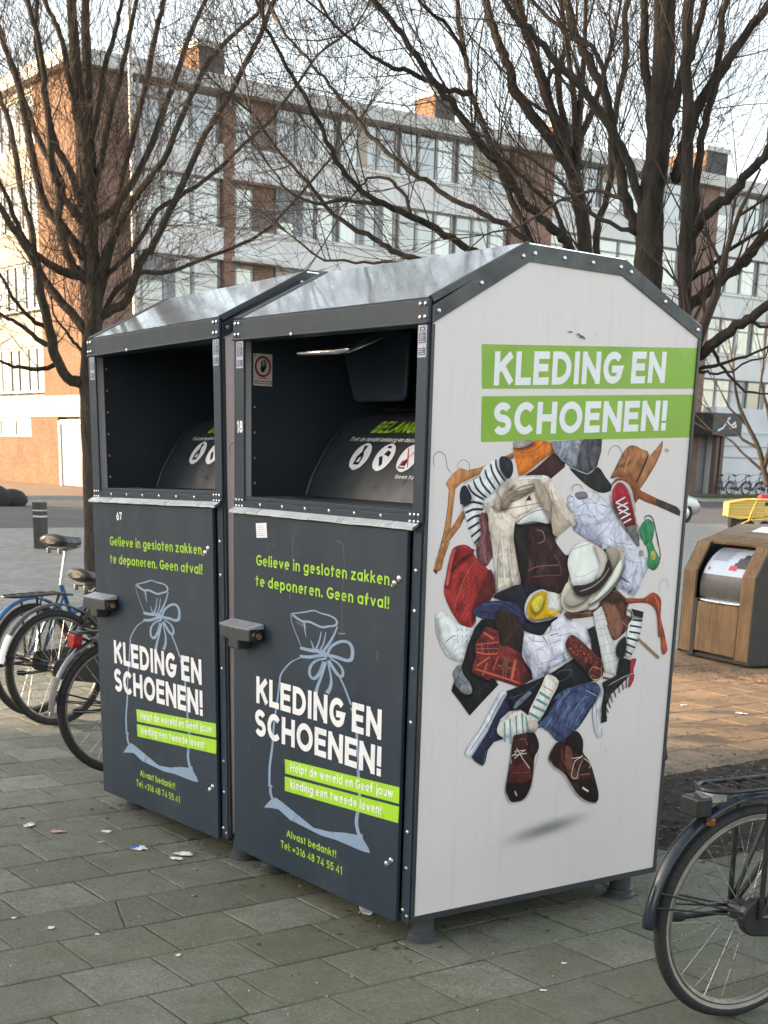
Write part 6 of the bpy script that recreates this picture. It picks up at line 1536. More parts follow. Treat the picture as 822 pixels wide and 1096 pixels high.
    for j in range(ny+1):
        for i in range(nx+1):
            u = i/nx; v = j/ny
            x = x0+(x1-x0)*u; y = y0+(y1-y0)*v
            e = min(u, 1-u)*(x1-x0); f = min(v, 1-v)*(y1-y0); d = min(e, f)
            if i in (0, nx): x += rng.uniform(-.05, .03)
            if j in (0, ny): y += rng.uniform(-.05, .05)
            z = .002 + min(d, .25)*.12 + rng.uniform(0, .018)*(1 if d > 0 else 0) + .02*sin(x*9+1)*sin(y*7)*min(d*4, 1)
            vs.append((x, y, max(.002, z)))
    for j in range(ny):
        for i in range(nx): a = j*(nx+1)+i; fs.append((a, a+1, a+nx+2, a+nx+1))
    m = MB(); m.add(vs, fs); tag(m.build('tree_pit_soil', soil(), smooth=True), kind='structure')
    # fallen leaves, bark bits and gravel on and around the soil
    m = MB()
    def leaf(x, y, z, s):
        a = rng.uniform(0, 2*pi); b = rng.uniform(-.5, .5); c, d = cos(a)*s, sin(a)*s; w = rng.uniform(.35, .7)
        m.mi = rng.choice((0,0,1,2)); h = rng.uniform(.15, .5)*s
        m.add([(x-c,y-d,z),(x-d*w,y+c*w,z+h*max(b,0)),(x+c,y+d,z+h),(x+d*w,y-c*w,z+h*max(-b,0))], [(0,1,2),(0,2,3)])
    for i in range(2300):
        if rng.random() < .6: x = rng.uniform(-1.6, -.15); y = rng.uniform(1.6, 4.3); z = .045
        else: x = rng.uniform(-5.5, -.9); y = rng.uniform(3, 6.5); z = .006
        leaf(x, y, z+rng.uniform(0, .01), rng.uniform(.006, .022))
    for i in range(420):   # blown in under and against the banks
        if rng.random() < .6: leaf(rng.uniform(-2.4, -.05), rng.gauss(.25, .3), .002, rng.uniform(.006, .018))
        else: leaf(rng.uniform(-.6, .12), rng.uniform(-.1, 1.5), .002, rng.uniform(.006, .018))
    for i in range(500): leaf(rng.uniform(-2.4, .6), rng.uniform(1.3, 5.2), .002, rng.uniform(.008, .022))
    for i in range(900):
        leaf(rng.uniform(-4.6, -3.2)+rng.gauss(0,.5), 6.15+rng.gauss(0,.16), .006, rng.uniform(.008, .02))
    tag(m.build('fallen_leaves', [pm('leaf_brown', (.14,.085,.045), .85, 0, 9, .4), pm('leaf_dark', (.05,.038,.03), .9, 0, 9, .4), pm('leaf_straw', (.27,.19,.11), .85, 0, 9, .3)]), kind='stuff')
    m = MB()
    for i in range(900):
        x = rng.uniform(-7, 1.4); y = rng.uniform(-2.4, 4)
        if rng.random() < .5: x = rng.uniform(-1.6, 1.2); y = rng.uniform(-1.5, 2.2)
        s = rng.uniform(.001, .004)
        x += .25*sin(y*3); m.mi = rng.choice((0, 1, 1, 2)); m.dome((x, y, .0005), (0,0,1), s, s, 5)
    tag(m.build('grit', [pm('pale_grit', (.45,.42,.37), .9), pm('dark_grit', (.06,.055,.05), .9), pm('brown_grit', (.2,.16,.11), .9)]), kind='stuff')
def bricks_ground():
    t = NT('small_brick_pavement'); v = t.coord(); a = t.noise(v, 1.2, 8, .7)
    c = t.ramp(a, [(.3, (.19,.115,.07)), (.7, (.30,.19,.12))])
    return t.out(c, .9, t.bump(t.noise(v, 20, 4), .4, .01))

# ------------------------------------------------------------------ apartment building
def build_flats():
    O = (-50.15, 21.456, 0)
    brx = bricks('facade_brick', lin((142,108,94)), lin((120,90,80)), lin((150,138,126)), face='x')
    bry = bricks('gable_brick', lin((118,82,58)), lin((92,64,47)), lin((118,100,82)), face='y')
    band = pm('grey_white_band', (.2,.195,.19), .6, 0, 1.2, .12); white = pm('white_facade_board', (.72,.72,.72), .6, 0, 1.2, .1, stretch=(1,1,.4)); cream = pm('cream_render', lin((142,134,120)), .7, 0, 1.5, .12)
    shade_dark = pm('chimney_shade', (.07,.072,.076), .7, 0, 3, .3); roofm = pm('roof_edge', (.58,.57,.55), .6, 0, 2, .15); frame = pm('grey_window_frame', (.3,.31,.33), .5, 0, 5, .1); framew = pm('white_window_frame', (.36,.355,.34), .5)
    panes = [pane('window_pane_sky', (.12,.15,.18)), pane('window_pane_curtain', (.36,.38,.36), .06), pane('window_pane_dark', (.05,.06,.07))]
    curt = [pm('curtain_white', (.6,.6,.57), .85, 0, 3, .15, stretch=(1,6,.3)), pm('curtain_beige', (.45,.39,.31), .85, 0, 3, .2, stretch=(1,6,.3)), pm('curtain_grey', (.25,.27,.29), .85, 0, 3, .2, stretch=(1,6,.3))]
    dark = pm('dark_recess', (.06,.05,.045), .8)
    root = thing('apartment_block', 'long white and brick apartment block with window bands and chimneys behind the trees', 'apartment block', O, 0)
    B = lambda mb, n, m, par=root, **k: mb.build(n, m, par, O, **k)
    YE = 92.0
    core = MB(); core.box(-62, -50.5, 21.8, YE, 0, 15.2); B(core, 'wall', pm('core_wall', (.33,.32,.31), .8, 0, .6, .15))
    m = MB(); m.box(-90, -62, 21.8, 33, 0, 15.2); B(m, 'wing_wall', cream)
    # roof slab
    m = MB(); m.box(-62.4, -49.75, 21.05, YE+.3, 15.1, 15.62); m.box(-90, -62.4, 21.05, 33.3, 15.1, 15.62); rf = B(m, 'roof', roofm)
    for (y0, y1, z) in ((28.3,29.5,17.6),(40.5,41.7,17.6),(48.7,49.9,17.6),(55.5,57.1,16.9),(71,72.4,17.6)):
        m = MB(); m.box(-54.4, -53.0, y0, y1, 15.6, z-.22) if z > 17 else m.box(-53.2, -50.0, y0, y1, 15.6, z-.22); ch = B(m, 'chimney', bry, rf)
        m = MB(); m.box(*((-54.7, -52.9) if z > 17 else (-53.3, -49.9)), y0-.1, y1+.1, z-.22, z); B(m, 'chimney_cap', roofm, ch)
        m = MB(); xc = -53.0 if z > 17 else -50.0; m.box(xc+.002, xc+.04, y0+.03, y1-.03, 15.7, z-.24); B(m, 'chimney_shade_sheet', shade_dark, ch)  # thin dark sheet paints the shade onto the chimney's unlit face
    # brick piers on the long front
    for (a, b) in ((21.46,23.9),(27.8,28.3),(43.0,45.5),(54.6,56.9),(68,70.4),(84,86.4)): m = MB(); m.box(-50.52, -50.12, a, b, 0, 15.12); B(m, 'brick_pier', brx)
    # white spandrels and floor bands
    rows = [(4.15,5.95),(7.2,9.0),(10.2,12.0),(13.25,15.1)]
    segs = [(23.9,27.8),(28.3,43.0),(45.5,54.6),(56.9,68),(70.4,84),(86.4,YE)]
    for (a, b) in segs:
        for za, zb in ((3.25,4.15),(5.95,7.2),(9.0,10.2),(12.0,13.25)):
            m = MB(); m.box(-50.5, -50.15, a+.003, b-.003, za, zb)
            m.box(-50.5, -50.07, a+.003, b-.003, zb-.12, zb-.004); B(m, 'spandrel', white)
    rng = random.Random(11)
    wins = [(23.95,27.75)]
    for a, b in ((30.4,33.35),(33.55,36.5),(36.7,39.7),(39.9,42.9),(45.6,48.6),(48.8,51.6),(51.8,54.5),(57.0,60.5),(60.7,64.2),(64.4,67.9),(70.6,75),(75.3,79.5),(79.8,83.9)): wins.append((a, b))
    def window(a, b, za, zb, n, par=root):
        f = MB(); x0, x1 = -50.46, -50.36
        f.box(x0, x1, a, b, zb-.08, zb); f.box(x0, x1, a, b, za, za+.08)
        ws = [a+(b-a)*i/n for i in range(n+1)]
        for i, w in enumerate(ws):
            h = .07; f.box(x0, x1, max(a, w-h), min(b, w+h), za+.08, zb-.08)
        f.box(x0, x1+.0, a+.07, b-.07, zb-.62, zb-.56)
        fo = B(f, 'window', rng.choice((frame, frame, framew)), par)
        p = MB()
        for i in range(n):
            p.mi = rng.choice((0,0,1,1,2,1))
            p.box(-50.43, -50.415, ws[i]+.07, ws[i+1]-.07, za+.08, zb-.08)
        B(p, 'pane', panes, fo)
        if rng.random() < .55:
            c = MB()
            for i in range(n):
                if rng.random() < .6: h = (zb-za)*rng.uniform(.2, .75); c.box(-50.412, -50.404, ws[i]+.08, ws[i+1]-.08, zb-.09-h, zb-.085) if rng.random() < .6 else c.box(-50.412, -50.404, ws[i]+.08, ws[i]+.08+(ws[i+1]-ws[i])*rng.uniform(.2,.4), za+.09, zb-.085)
            if c.v: B(c, 'curtain', rng.choice(curt), fo)
    for (za, zb) in rows:
        for (a, b) in wins: window(a, b, za, zb, 3 if b-a > 2.9 else 2)
    # recessed balconies beside the first pier: dark brick, a door and a railing
    for (za, zb) in rows:
        m = MB(); m.box(-50.47, -50.40, 29.35, 30.3, za, zb); B(m, 'balcony_brick', brx)
        m = MB(); m.box(-50.46, -50.38, 28.4, 29.3, za, zb-.1); dr_ = B(m, 'balcony_door', framew)
        m = MB(); m.box(-50.375, -50.37, 28.52, 29.18, za+.12, zb-.25); B(m, 'pane', panes[1], dr_)
        m = MB(); m.box(-50.15, -49.72, 28.15, 30.4, zb-.02, zb+.14); B(m, 'balcony_slab', roofm)
        m = MB()
        for i in range(18): m.box(-50.2, -50.18, 28.4+.105*i, 28.42+.105*i, za, za+.9)
        m.box(-50.21, -50.17, 28.35, 30.35, za+.9, za+.94); B(m, 'railing', frame)
    # ground floor on the long front: garage doors, later the shop front
    gd = pm('garage_door_grey', (.3,.32,.33), .6, 0, 3, .1, stretch=(1,8,1))
    for a in (24.3, 30.7, 34.2, 38, 46, 49.5): m = MB(); m.box(-50.46, -50.38, a, a+2.6, 0.02, 2.5); B(m, 'garage_door', gd)
    m = MB(); m.box(-50.44, -49.9, 57.9, 67.9, .0, 3.2); m.box(-49.9, -49.84, 57.9, 67.9, 3.2, 3.28); m.box(-50.44, -49.95, 57.9, 67.9, 3.2, 4.5)
    B(m, 'shop_wall', pm('pale_shop_wall', (.62,.65,.68), .55, 0, .8, .12))
    m = MB(); m.box(-49.9, -49.86, 58.1, 67.8, 1.9, 1.96); m.box(-49.9, -49.86, 58.1, 67.8, 2.5, 2.54); B(m, 'wall_rail', frame)
    m = MB(); m.box(-50.1, -48.6, 56.2, 58.5, 3.0, 4.15); cn = B(m, 'sign_box', pm('dark_sign_box', (.04,.042,.045), .5, 0, 3, .3), bevel=.03)
    m = MB()   # pale painted scrawl on the sign box, illegible in the photograph
    for pts in ([(56.6,3.25),(57.0,3.4),(57.3,3.75),(57.6,3.5),(57.9,3.7),(58.0,3.5),(57.5,3.4)], [(57.3,3.9),(57.4,3.85),(57.5,3.95)]):
        L_, R_ = strip2d(pts, .10); m.add([(-48.595, a[0], a[1]) for p in zip(L_, R_) for a in p], [(2*i,2*i+1,2*i+3,2*i+2) for i in range(len(pts)-1)])
    B(m, 'painted_mark', white, cn)
    cm_ = pm('brown_column', (.13,.09,.08), .7)
    for a in (56.95, 57.35): m = MB(); m.box(-49.2, -48.9, a, a+.22, 0, 3.0); B(m, 'column', cm_)
    # ------------ gable side (faces the sun)
    m = MB(); m.box(-53.9, -50.15, 21.456, 21.8, 2.7, 15.12); m.box(-55.5, -52.65, 21.456, 21.8, 0, 2.7); m.box(-62, -55.5, 21.456, 21.8, 0, 1.88); m.box(-80, -62, 21.456, 21.8, 0, 1.88)
    B(m, 'gable_brickwork', bry)
    m = MB(); m.box(-62, -50.1, 21.40, 21.455, 2.70, 3.52); m.box(-80, -62, 21.40, 21.455, 2.70, 3.52)
    for i in range(20): pass
    B(m, 'white_band', band)
    m = MB()
    for i in range(14): m.box(-51.6-1.45*i, -51.57-1.45*i, 21.397, 21.402, 2.72, 3.5)
    B(m, 'band_joint', frame)
    m = MB(); m.box(-52.6, -50.2, 21.50, 21.56, .02, 2.5)
    dr_ = B(m, 'entrance_door', pm('white_wooden_door', (.27,.265,.26), .6, 0, 3, .15, stretch=(4,1,.6)))
    m = MB(); m.box(-52.65, -52.45, 21.44, 21.5, 0, 2.55); m.box(-52.45, -50.2, 21.44, 21.5, 2.42, 2.6); B(m, 'door_frame', pm('blue_grey_frame', (.35,.4,.47), .6), dr_)
    m = MB(); m.box(-51.42, -51.38, 21.493, 21.50, .05, 2.42); m.box(-52.0, -51.97, 21.493, 21.5, .05, 2.42); B(m, 'door_joint', frame, dr_)
    for x1 in (-53.95, -55.7, -57.45, -59.2, -61, -62.8, -64.6):
        m = MB(); x0 = x1-1.7; m.box(x0, x1, 21.48, 21.58, 1.9, 1.99); m.box(x0, x1, 21.48, 21.58, 2.56, 2.68); m.box(x0, x0+.12, 21.48, 21.58, 1.99, 2.56); m.box(x1-.12, x1, 21.48, 21.58, 1.99, 2.56)
        w = B(m, 'window', framew)
        m = MB(); m.box(x0+.12, x1-.12, 21.53, 21.55, 1.99, 2.56); B(m, 'pane', panes[1], w)
    for (za, zb) in ((3.68,5.5),(6.9,8.75),(9.95,11.8),(13.0,14.85)):
        for k in range(5):
            x1 = -54.0-k*1.95; x0 = x1-1.85
            m = MB(); m.box(x0, x1, 21.55, 21.65, za, za+.09); m.box(x0, x1, 21.55, 21.65, zb-.09, zb)
            for q in (x0, (x0+x1)/2-.06, x1-.12): m.box(q, q+.12, 21.55, 21.65, za+.09, zb-.09)
            w = B(m, 'window', framew)
            m = MB(); m.mi = 0
            m.box(x0+.12, x1-.12, 21.6, 21.62, za+.09, zb-.09); B(m, 'pane', panes[(k*2+int(za)) % 3], w)
        m = MB(); m.box(-64, -53.92, 21.47, 21.8, zb, zb+1.15 if zb < 14 else 15.1); B(m, 'spandrel', cream)
    m = MB(); m.box(-80, -64, 21.5, 21.8, 3.52, 15.1); B(m, 'gable_wall', cream)
    m = MB(); m.cyl((-50.02, 24.02, .1), (-50.02, 24.02, 15.1), .06, 10); B(m, 'downpipe', framew)

def build_opposite():
    """unseen terraces on the sunny side, heights and gap shaped to shade the clothes banks"""
    s = Vector((-.6,-.8,0)); n = Vector((.8,-.6,0)); rz = atan2(n.y, n.x)
    def blk(label, c, L, D, H):
        root = thing('apartment_block', label, 'apartment block', c, rz)
        wall = bricks('terrace_brick', lin((140,96,80)), lin((115,78,66)), lin((150,135,120)), face='y')
        m = MB(); m.box(-L/2, L/2, -D, 0, 0, H); m.build('wall', wall, root)
        m = MB(); m.box(-L/2-.3, L/2+.3, -D-.3, .3, H, H+.35); m.build('roof', pm('terrace_roof', (.2,.2,.2), .8), root)
        w = pm('terrace_frame', (.6,.6,.58), .5); p = pane('terrace_pane', (.1,.12,.14))
        k = 0
        for zi in range(int(H//3)):
            for i in range(int(L//3.4)):
                if k > 90: break
                x = -L/2+.8+3.4*i; z = .9+3*zi; k += 1
                f = MB(); f.box(x, x+1.8, .003, .06, z, z+.09); f.box(x, x+1.8, .003, .06, z+1.5, z+1.6); f.box(x, x+.09, .003, .06, z+.09, z+1.5); f.box(x+1.71, x+1.8, .003, .06, z+.09, z+1.5)
                fo = f.build('window', w, root); g = MB(); g.box(x+.09, x+1.71, .01, .03, z+.09, z+1.5); g.build('pane', p, fo)
        return root
    d = 40
    cl = s*d + n*(-21.5); ch = s*d + n*11.5
    blk('low brick terrace outside the picture on the left, shading the square', (cl.x, cl.y, 0), 28.8, 9, 10.8)
    blk('tall brick terrace outside the picture on the left, shading the clothes banks', (ch.x, ch.y, 0), 30.4, 9, 12.6)

# ------------------------------------------------------------------ trees
def build_tree(name, label, limbs, seed, bark_m, twig_m, scale=1.0, dens=1.0, tipr=.0016, levels=3, group=None, n_main=1, tl=1.0, rs=1.0, lw=1.0, zmin=1.9):
    rng = random.Random(seed)
    b0 = Vector(limbs[0][0][:3]); base = (b0.x, b0.y, 0)
    root = thing(name, label, 'tree', base, 0, group)
    trunk = MB(); crown = MB(); cnt = [0]
    def spl(pts, k=4):
        out = []
        n = len(pts)
        for i in range(n-1):
            p0, p1, p2, p3 = pts[max(0,i-1)], pts[i], pts[i+1], pts[min(n-1,i+2)]
            for q in range(k):
                t = q/k; out.append([.5*((2*p1[j])+(-p0[j]+p2[j])*t+(2*p0[j]-5*p1[j]+4*p2[j]-p3[j])*t*t+(-p0[j]+3*p1[j]-3*p2[j]+p3[j])*t**3) for j in range(4)])
        out.append(list(pts[-1])); return out
    def twig(p, d, ln, r, lev):
        n = 5 if lev < 3 else 4; path = [p.copy()]; rad = [r]; q = p.copy(); dd = d.copy()
        for i in range(n):
            dd = (dd + Vector((rng.gauss(0,.10), rng.gauss(0,.10), rng.gauss(.08,.08)))).normalized()
            q = q + dd*(ln/n); path.append(q.copy()); rad.append(max(tipr, r*(1-(i+1)/n*.85)))
        crown.tube(path, rad, 4 if lev == 1 else 3, caps=False); cnt[0] += 1
        if lev < levels:
            k = max(1, int(ln*dens*(5.0 if lev == 1 else 7.0)/tl + rng.random()))
            for _ in range(k):
                t = rng.uniform(.2, .98); i = min(n-1, int(t*n)); f = t*n-i
                pp = path[i].lerp(path[i+1], f); tt = (path[i+1]-path[i]).normalized()
                ax = tt.orthogonal().normalized(); ax = (Matrix.Rotation(rng.uniform(0, 2*pi), 3, tt) @ ax)
                dn = (Matrix.Rotation(R(rng.uniform(22, 52)), 3, ax) @ tt)
                twig(pp, dn, ln*rng.uniform(.28, .6), max(tipr, rad[i]*rng.uniform(.45, .7)), lev+1)
    for li, lb in enumerate(limbs):
        pts = spl(lb); jit = .003 if li < n_main else .005*scale
        P = [Vector(p[:3]) + Vector((rng.gauss(0,1), rng.gauss(0,1), rng.gauss(0,1)))*jit*(0 if i == 0 else 1) for i, p in enumerate(pts)]
        rr = [max(.002, p[3]*(1+rng.uniform(-.05,.05))*lw) for p in pts]
        if li == 0:  # root flare
            for i in range(len(P)):
                z = P[i].z
                if z < .35: rr[i] *= 1+.6*(1-max(z,0)/.35)**2
        (trunk if li < n_main else crown if rr[0] < .012*scale else trunk).tube(P, rr, 14 if rr[0] > .06 else 8)
        L = sum((b-a).length for a, b in zip(P, P[1:]))
        acc = 0
        k = int(L*dens*5.2/tl)
        for _ in range(k):
            t = rng.random()**.8
            i = min(len(P)-2, int(t*(len(P)-1))); f = rng.random(); pp = P[i].lerp(P[i+1], f)
            if pp.z < zmin*scale: continue
            tt = (P[i+1]-P[i]).normalized(); ax = tt.orthogonal().normalized(); ax = Matrix.Rotation(rng.uniform(0, 2*pi), 3, tt) @ ax
            dn = Matrix.Rotation(R(rng.uniform(24, 58)), 3, ax) @ tt
            if pp.z < zmin*scale+.6: dn = (dn+Vector((0,0,.5))).normalized()
            r0 = min(rr[i]*.5, rng.uniform(.0022, .0058)*scale*rs)
            twig(pp, dn, rng.uniform(.35, 1.25)*tl, max(r0, tipr), 1)
        tt = (P[-1]-P[-2]).normalized()
        for _ in range(3): twig(P[-1], (tt+Vector((rng.gauss(0,.3),rng.gauss(0,.3),rng.gauss(.1,.3)))).normalized(), rng.uniform(.5,1.2)*tl, rr[-1]*.9, 1)
    trunk.build('trunk', bark_m, root, base, smooth=True, auto=False)
    crown.build('crown', twig_m, root, base, smooth=True, auto=False)
    print(name, 'twigs', cnt[0], 'faces', len(crown.f))
    return root

def build_trees():
    bk = bark('bark', .28); bk2 = bark('mossy_bark', .65); tw = pm('twig_bark', (.062,.042,.031), .85, 0, 3, .45)
    build_tree('bare_tree', 'bare tree with upswept crown behind the left clothes bank, mossy trunk beside the bank', LIMBS_LEFT, 4, bk2, tw, dens=1.48, tipr=.0018, rs=1.15, lw=.92)
    build_tree('bare_tree', 'large bare tree with thick forked trunk behind the right end of the clothes banks', LIMBS_RIGHT, 8, bk, tw, dens=1.45, tipr=.0012, rs=.78, lw=.72, zmin=2.5)
    build_tree('bare_tree', 'slimmer bare tree with sawn off stump on its fork, rising above the bank roof', LIMBS_MID, 15, bk, tw, dens=1.3, tipr=.0012, rs=.85, lw=.77, zmin=2.4)
    build_tree('bare_tree', 'small bare street tree beyond the wooden bin near the pale shop wall', LIMBS_SHRUB, 21, bk, tw, scale=2.0, dens=.55, tipr=.006, tl=2.2)

# ------------------------------------------------------------------ smaller things
def build_inlet():
    wd = wood('weathered_larch', (.10,.058,.03), (.34,.21,.105), 'z'); wt = wood('weathered_larch_top', (.13,.10,.075), (.33,.26,.2), 'x')
    blk = pm('dark_steel_sheet', (.028,.026,.027), .5, 0, 5, .2); blk2 = pm('drum_grey', (.10,.10,.10), .4, .3, 5, .2)
    root = thing('waste_inlet', 'timber clad rubbish inlet with dark cheeks and curved steel hatch beyond the clothes banks', 'litter container', (-4.05,6.59,0), R(-10.5))
    prof = [(0,.03),(0,.75),(.12,.99),(.55,1.13),(.9,1.13),(1.05,1.0),(1.05,.03)]
    m = MB(); m.prism(prof, 'x', -.012, 0); m.prism(prof, 'x', -.97, -.958); m.box(-.958,-.012,.95,1.04,.03,1.0); m.box(-.958,-.012,.02,1.0,.02,.05); m.prism([(.12,.985),(.50,1.09),(.50,.5),(.46,.5),(.46,1.05),(.14,.96)], 'x', -.80, -.79)
    m.box(-.80,-.745,-.004,.3,.03,.52); m.box(-.80,-.19,.05,.45,.04,.5)
    m.build('steel_cheek', blk, root)
    pr = [(-.003,.05),(-.003,.75),(.118,.996),(.30,1.056),(.30,1.03),(.13,.97),(.022,.744),(.022,.05)]
    m = MB(); m.prism(pr, 'x', -.18, -.013); m.build('timber_post', wd, root, bevel=.004)
    m = MB(); m.prism(pr, 'x', -.957, -.80); m.build('timber_post', wd, root, bevel=.004)
    m = MB(); m.box(-.745,-.19,.0,.03,.07,.495); m.build('timber_panel', wd, root, bevel=.004)
    m = MB(); m.prism([(.30,1.058),(.55,1.142),(.92,1.142),(.92,1.12),(.55,1.118),(.30,1.03)], 'x', -.96, -.01); tp = m.build('timber_top', wt, root, bevel=.004)
    m = MB(); m.prism([(.14,1.005),(.30,1.058),(.30,1.03),(.15,.985)], 'x', -.79, -.18); m.build('timber_fascia', wd, root)
    m = MB(); m.prism([(.40,1.098),(.52,1.138),(.52,1.134),(.40,1.094)], 'x', -.60, -.27); m.build('top_sticker', M['vinylwhite'], tp)
    # curved hatch
    cyz = (.40,.62); rad = .36
    def hp(a, r=rad): return (cyz[0]-r*cos(R(a)), cyz[1]+r*sin(R(a)))
    m = MB(); m.prism([hp(a) for a in range(-14, 95, 6)]+[(.45,.5)], 'x', -.785, -.185); ht = m.build('hatch', blk2, root, smooth=True)
    m = MB(); st = list(range(18, 72, 6)); vs = []
    for a in st: y, z = hp(a, rad+.002); vs += [(-.77,y,z),(-.20,y,z)]
    m.add(vs, [(2*i,2*i+1,2*i+3,2*i+2) for i in range(len(st)-1)]); pl = m.build('hatch_print', pm('pale_blue_print', lin((190,203,222)), .35, 0, 4, .08), ht, smooth=True)
    m = MB(); rng = random.Random(1)
    def onh(x0, x1, a0, a1, r): 
        (ya, za), (yb, zb) = hp(a0, r), hp(a1, r); m.add([(x0,ya,za),(x1,ya,za),(x1,yb,zb),(x0,yb,zb)], [(0,1,2,3)])
    for i in range(9):
        a = 60-2.6*i
        x = -.73
        while x < -.50-.02*(i % 3):
            w = rng.uniform(.012, .035); onh(x, x+w, a, a+1.1, rad+.004); x += w+.007
    m.build('print_lines', pm('print_grey', (.12,.13,.16), .5), pl)
    m = MB()
    for (xa, xb, a0, a1) in ((-.42,-.22,30,38),(-.40,-.22,38,46),(-.36,-.22,46,53),(-.31,-.22,53,58)): onh(xa, xb, a0, a1, rad+.0045)
    m.build('printed_bag', pm('print_dark', (.05,.05,.06), .4), pl)
    m = MB(); onh(-.46,-.36,26,33,rad+.006); onh(-.73,-.70,24,28,rad+.006); onh(-.72,-.55,64.5,66,rad+.006); m.build('printed_red_block', M['redpict'], pl)
    m = MB(); vs = []; N = 10
    for i in range(N+1):
        u = i/N; x = -.80+.62*u; d = .05*sin(pi*u); vs += [(x,.06-d-.03,.50+.0),(x,.10,.535)]
    m.add(vs, [(2*i,2*i+1,2*i+3,2*i+2) for i in range(N)]); lip = m.build('hatch_lip', M['steel'], root, smooth=True); s = lip.modifiers.new('thick','SOLIDIFY'); s.thickness = .014
    m = MB(); m.box(.0005,.004,.24,.78,.25,.80); m.build('service_door', pm('dark_steel_door', (.034,.032,.033), .45, 0, 5, .2), root, bevel=.002)

def build_misc():
    # bollard
    r = thing('bollard', 'dark square bollard with two pale bands standing on the grey paving', 'bollard', (-18.73,6.46,0), R(25))
    m = MB(); m.box(-.085,.085,-.085,.085,0,.50); m.box(-.078,.078,-.078,.078,.50,.53); m.box(-.085,.085,-.085,.085,.53,.60); m.box(-.078,.078,-.078,.078,.60,.62); m.box(-.085,.085,-.085,.085,.62,.74)
    m.build('post', pm('dark_bollard', (.035,.036,.037), .6, 0, 6, .3), r, bevel=.008)
    m = MB(); m.box(-.08,.08,-.08,.08,.502,.528); m.box(-.08,.08,-.08,.08,.602,.618); m.build('reflective_band', pm('pale_band', (.6,.6,.58), .5), r)
    # boulders
    rng = random.Random(6); bm = pm('dark_boulder', (.035,.033,.032), .9, 0, 4, .35, 14, .03)
    for (x, y, sx, sz, lb) in ((-36.35,12.45,.42,.55,'dark rounded boulder at the left picture edge, the taller of two'),(-36.45,12.98,.3,.45,'dark rounded boulder before the brick wall, the smaller of two')):
        m = MB(); m.ellipsoid((0,0,sz*.42), (sx,.45,sz*.62), 18, 12, .06, rng); o = m.build('boulder', bm, smooth=True, auto=False); o.location = (x, y, -.1); tag(o, lb, 'boulder')
    # slim lamp post
    r = thing('lamp_post', 'slim pale lamp post in front of the brick corner', 'lamp post', (-28.6,13.14,-.1))
    m = MB(); m.lathe([(.13,0),(.13,.9),(.075,1.0),(.062,5),(.045,12.2)], (0,0,0), 'z', 16); m.build('post', pm('pale_grey_post', (.55,.53,.48), .5, .2, 3, .15), r, smooth=True)
    m = MB(); m.tube([(0,0,12.2),(.2,0,12.5),(.9,0,12.6)], .04, 8); m.box(.8,1.5,-.14,.14,12.55,12.66); m.build('lamp_head', pm('lamp_grey', (.3,.3,.3), .5), r)
    # litter
    W_ = pm('scrap_paper', (.78,.74,.70), .8, 0, 40, .12); pk = pm('pink_scrap', lin((205,160,150)), .8, 0, 40, .15); bl = pm('blue_scrap', lin((70,105,190)), .6, 0, 60, .2)
    rng = random.Random(12)
    def scrap(lb, x, y, s, asp, mats, two=False, rz=None):
        n = 14; N = 3; m = MB(); vs = [(0,0,s*.16)]; fs = []
        rad = [rng.uniform(.62, 1.15) for _ in range(n)]
        for k in range(1, N+1):
            for i in range(n):
                a = 2*pi*i/n; q = k/N*rad[i]
                vs.append((cos(a)*s*q, sin(a)*s*asp*q, .003+abs(rng.gauss(0,.10))*s*(1 if k < N else .8)))
        for i in range(n): fs.append((0, 1+i, 1+(i+1) % n))
        for k in range(N-1):
            for i in range(n):
                j = (i+1) % n; fs.append((1+k*n+i, 1+(k+1)*n+i, 1+(k+1)*n+j, 1+k*n+j))
        m.add(vs, fs)
        if two:
            for i in range(len(m.m)):
                m.m[i] = 1 if (i % n) in (4,5,6,7,8) and i < 2*n+n else 0
        o = m.build('paper_scrap', mats, smooth=False); o.location = (x, y, .002); o.rotation_euler[2] = rng.uniform(0, 6) if rz is None else rz
        s_ = o.modifiers.new('thick', 'SOLIDIFY'); s_.thickness = .0012
        tag(o, lb, 'litter', 'paper scraps on the paving')
    scrap('torn white paper scrap lying farthest left on the paving', -2.226, -.49, .040, .7, [W_])
    scrap('pinkish paper scrap between the leftmost white one and the bank', -2.055, -.425, .042, .5, [pk], rz=.9)
    scrap('small white paper scrap nearest to the corner of the left bank', -1.945, -.24, .028, .6, [W_], rz=.8)
    scrap('tiny pink paper scrap beside the blue and white one', -1.80, -.335, .02, .6, [pk])
    scrap('blue and white wrapper scrap lying before the left clothes bank', -1.63, -.24, .043, .8, [W_, bl], True, rz=.6)
    scrap('crumpled white scrap in several folds, nearest the gap between the banks', -1.45, -.12, .046, .55, [W_], rz=.9)
    scrap('second crumpled piece touching the folded white scrap near the gap', -1.405, -.175, .032, .6, [W_], rz=.4)
    for (x, y, s, lb) in ((-.85,-.97,.017,'round pale scrap trodden flat in the open paving at bottom left'),(-1.02,-1.04,.011,'tiny white fleck left of the round pale scrap'),(-.70,-.86,.009,'tiny white fleck right of the round pale scrap'),(-.36,-.72,.012,'tiny white scrap at the lower picture edge'),(.40,.36,.011,'small pale chip on the paving below the printed panel'),(.55,.13,.012,'pale chip on the slab joint nearest the navy mudguard')):
        scrap(lb, x, y, s, .7, [W_])
    # white cup lying under the right bank
    r = thing('paper_cup', 'white paper cup lying under the front edge of the right clothes bank', 'cup', (-.41,.12,.028), R(-60))
    m = MB(); m.lathe([(.02,-.035),(.028,.035),(.0265,.035),(.0185,-.033)], (0,0,0), 'x', 20); m.build('cup_wall', M['vinylwhite'], r, smooth=True)
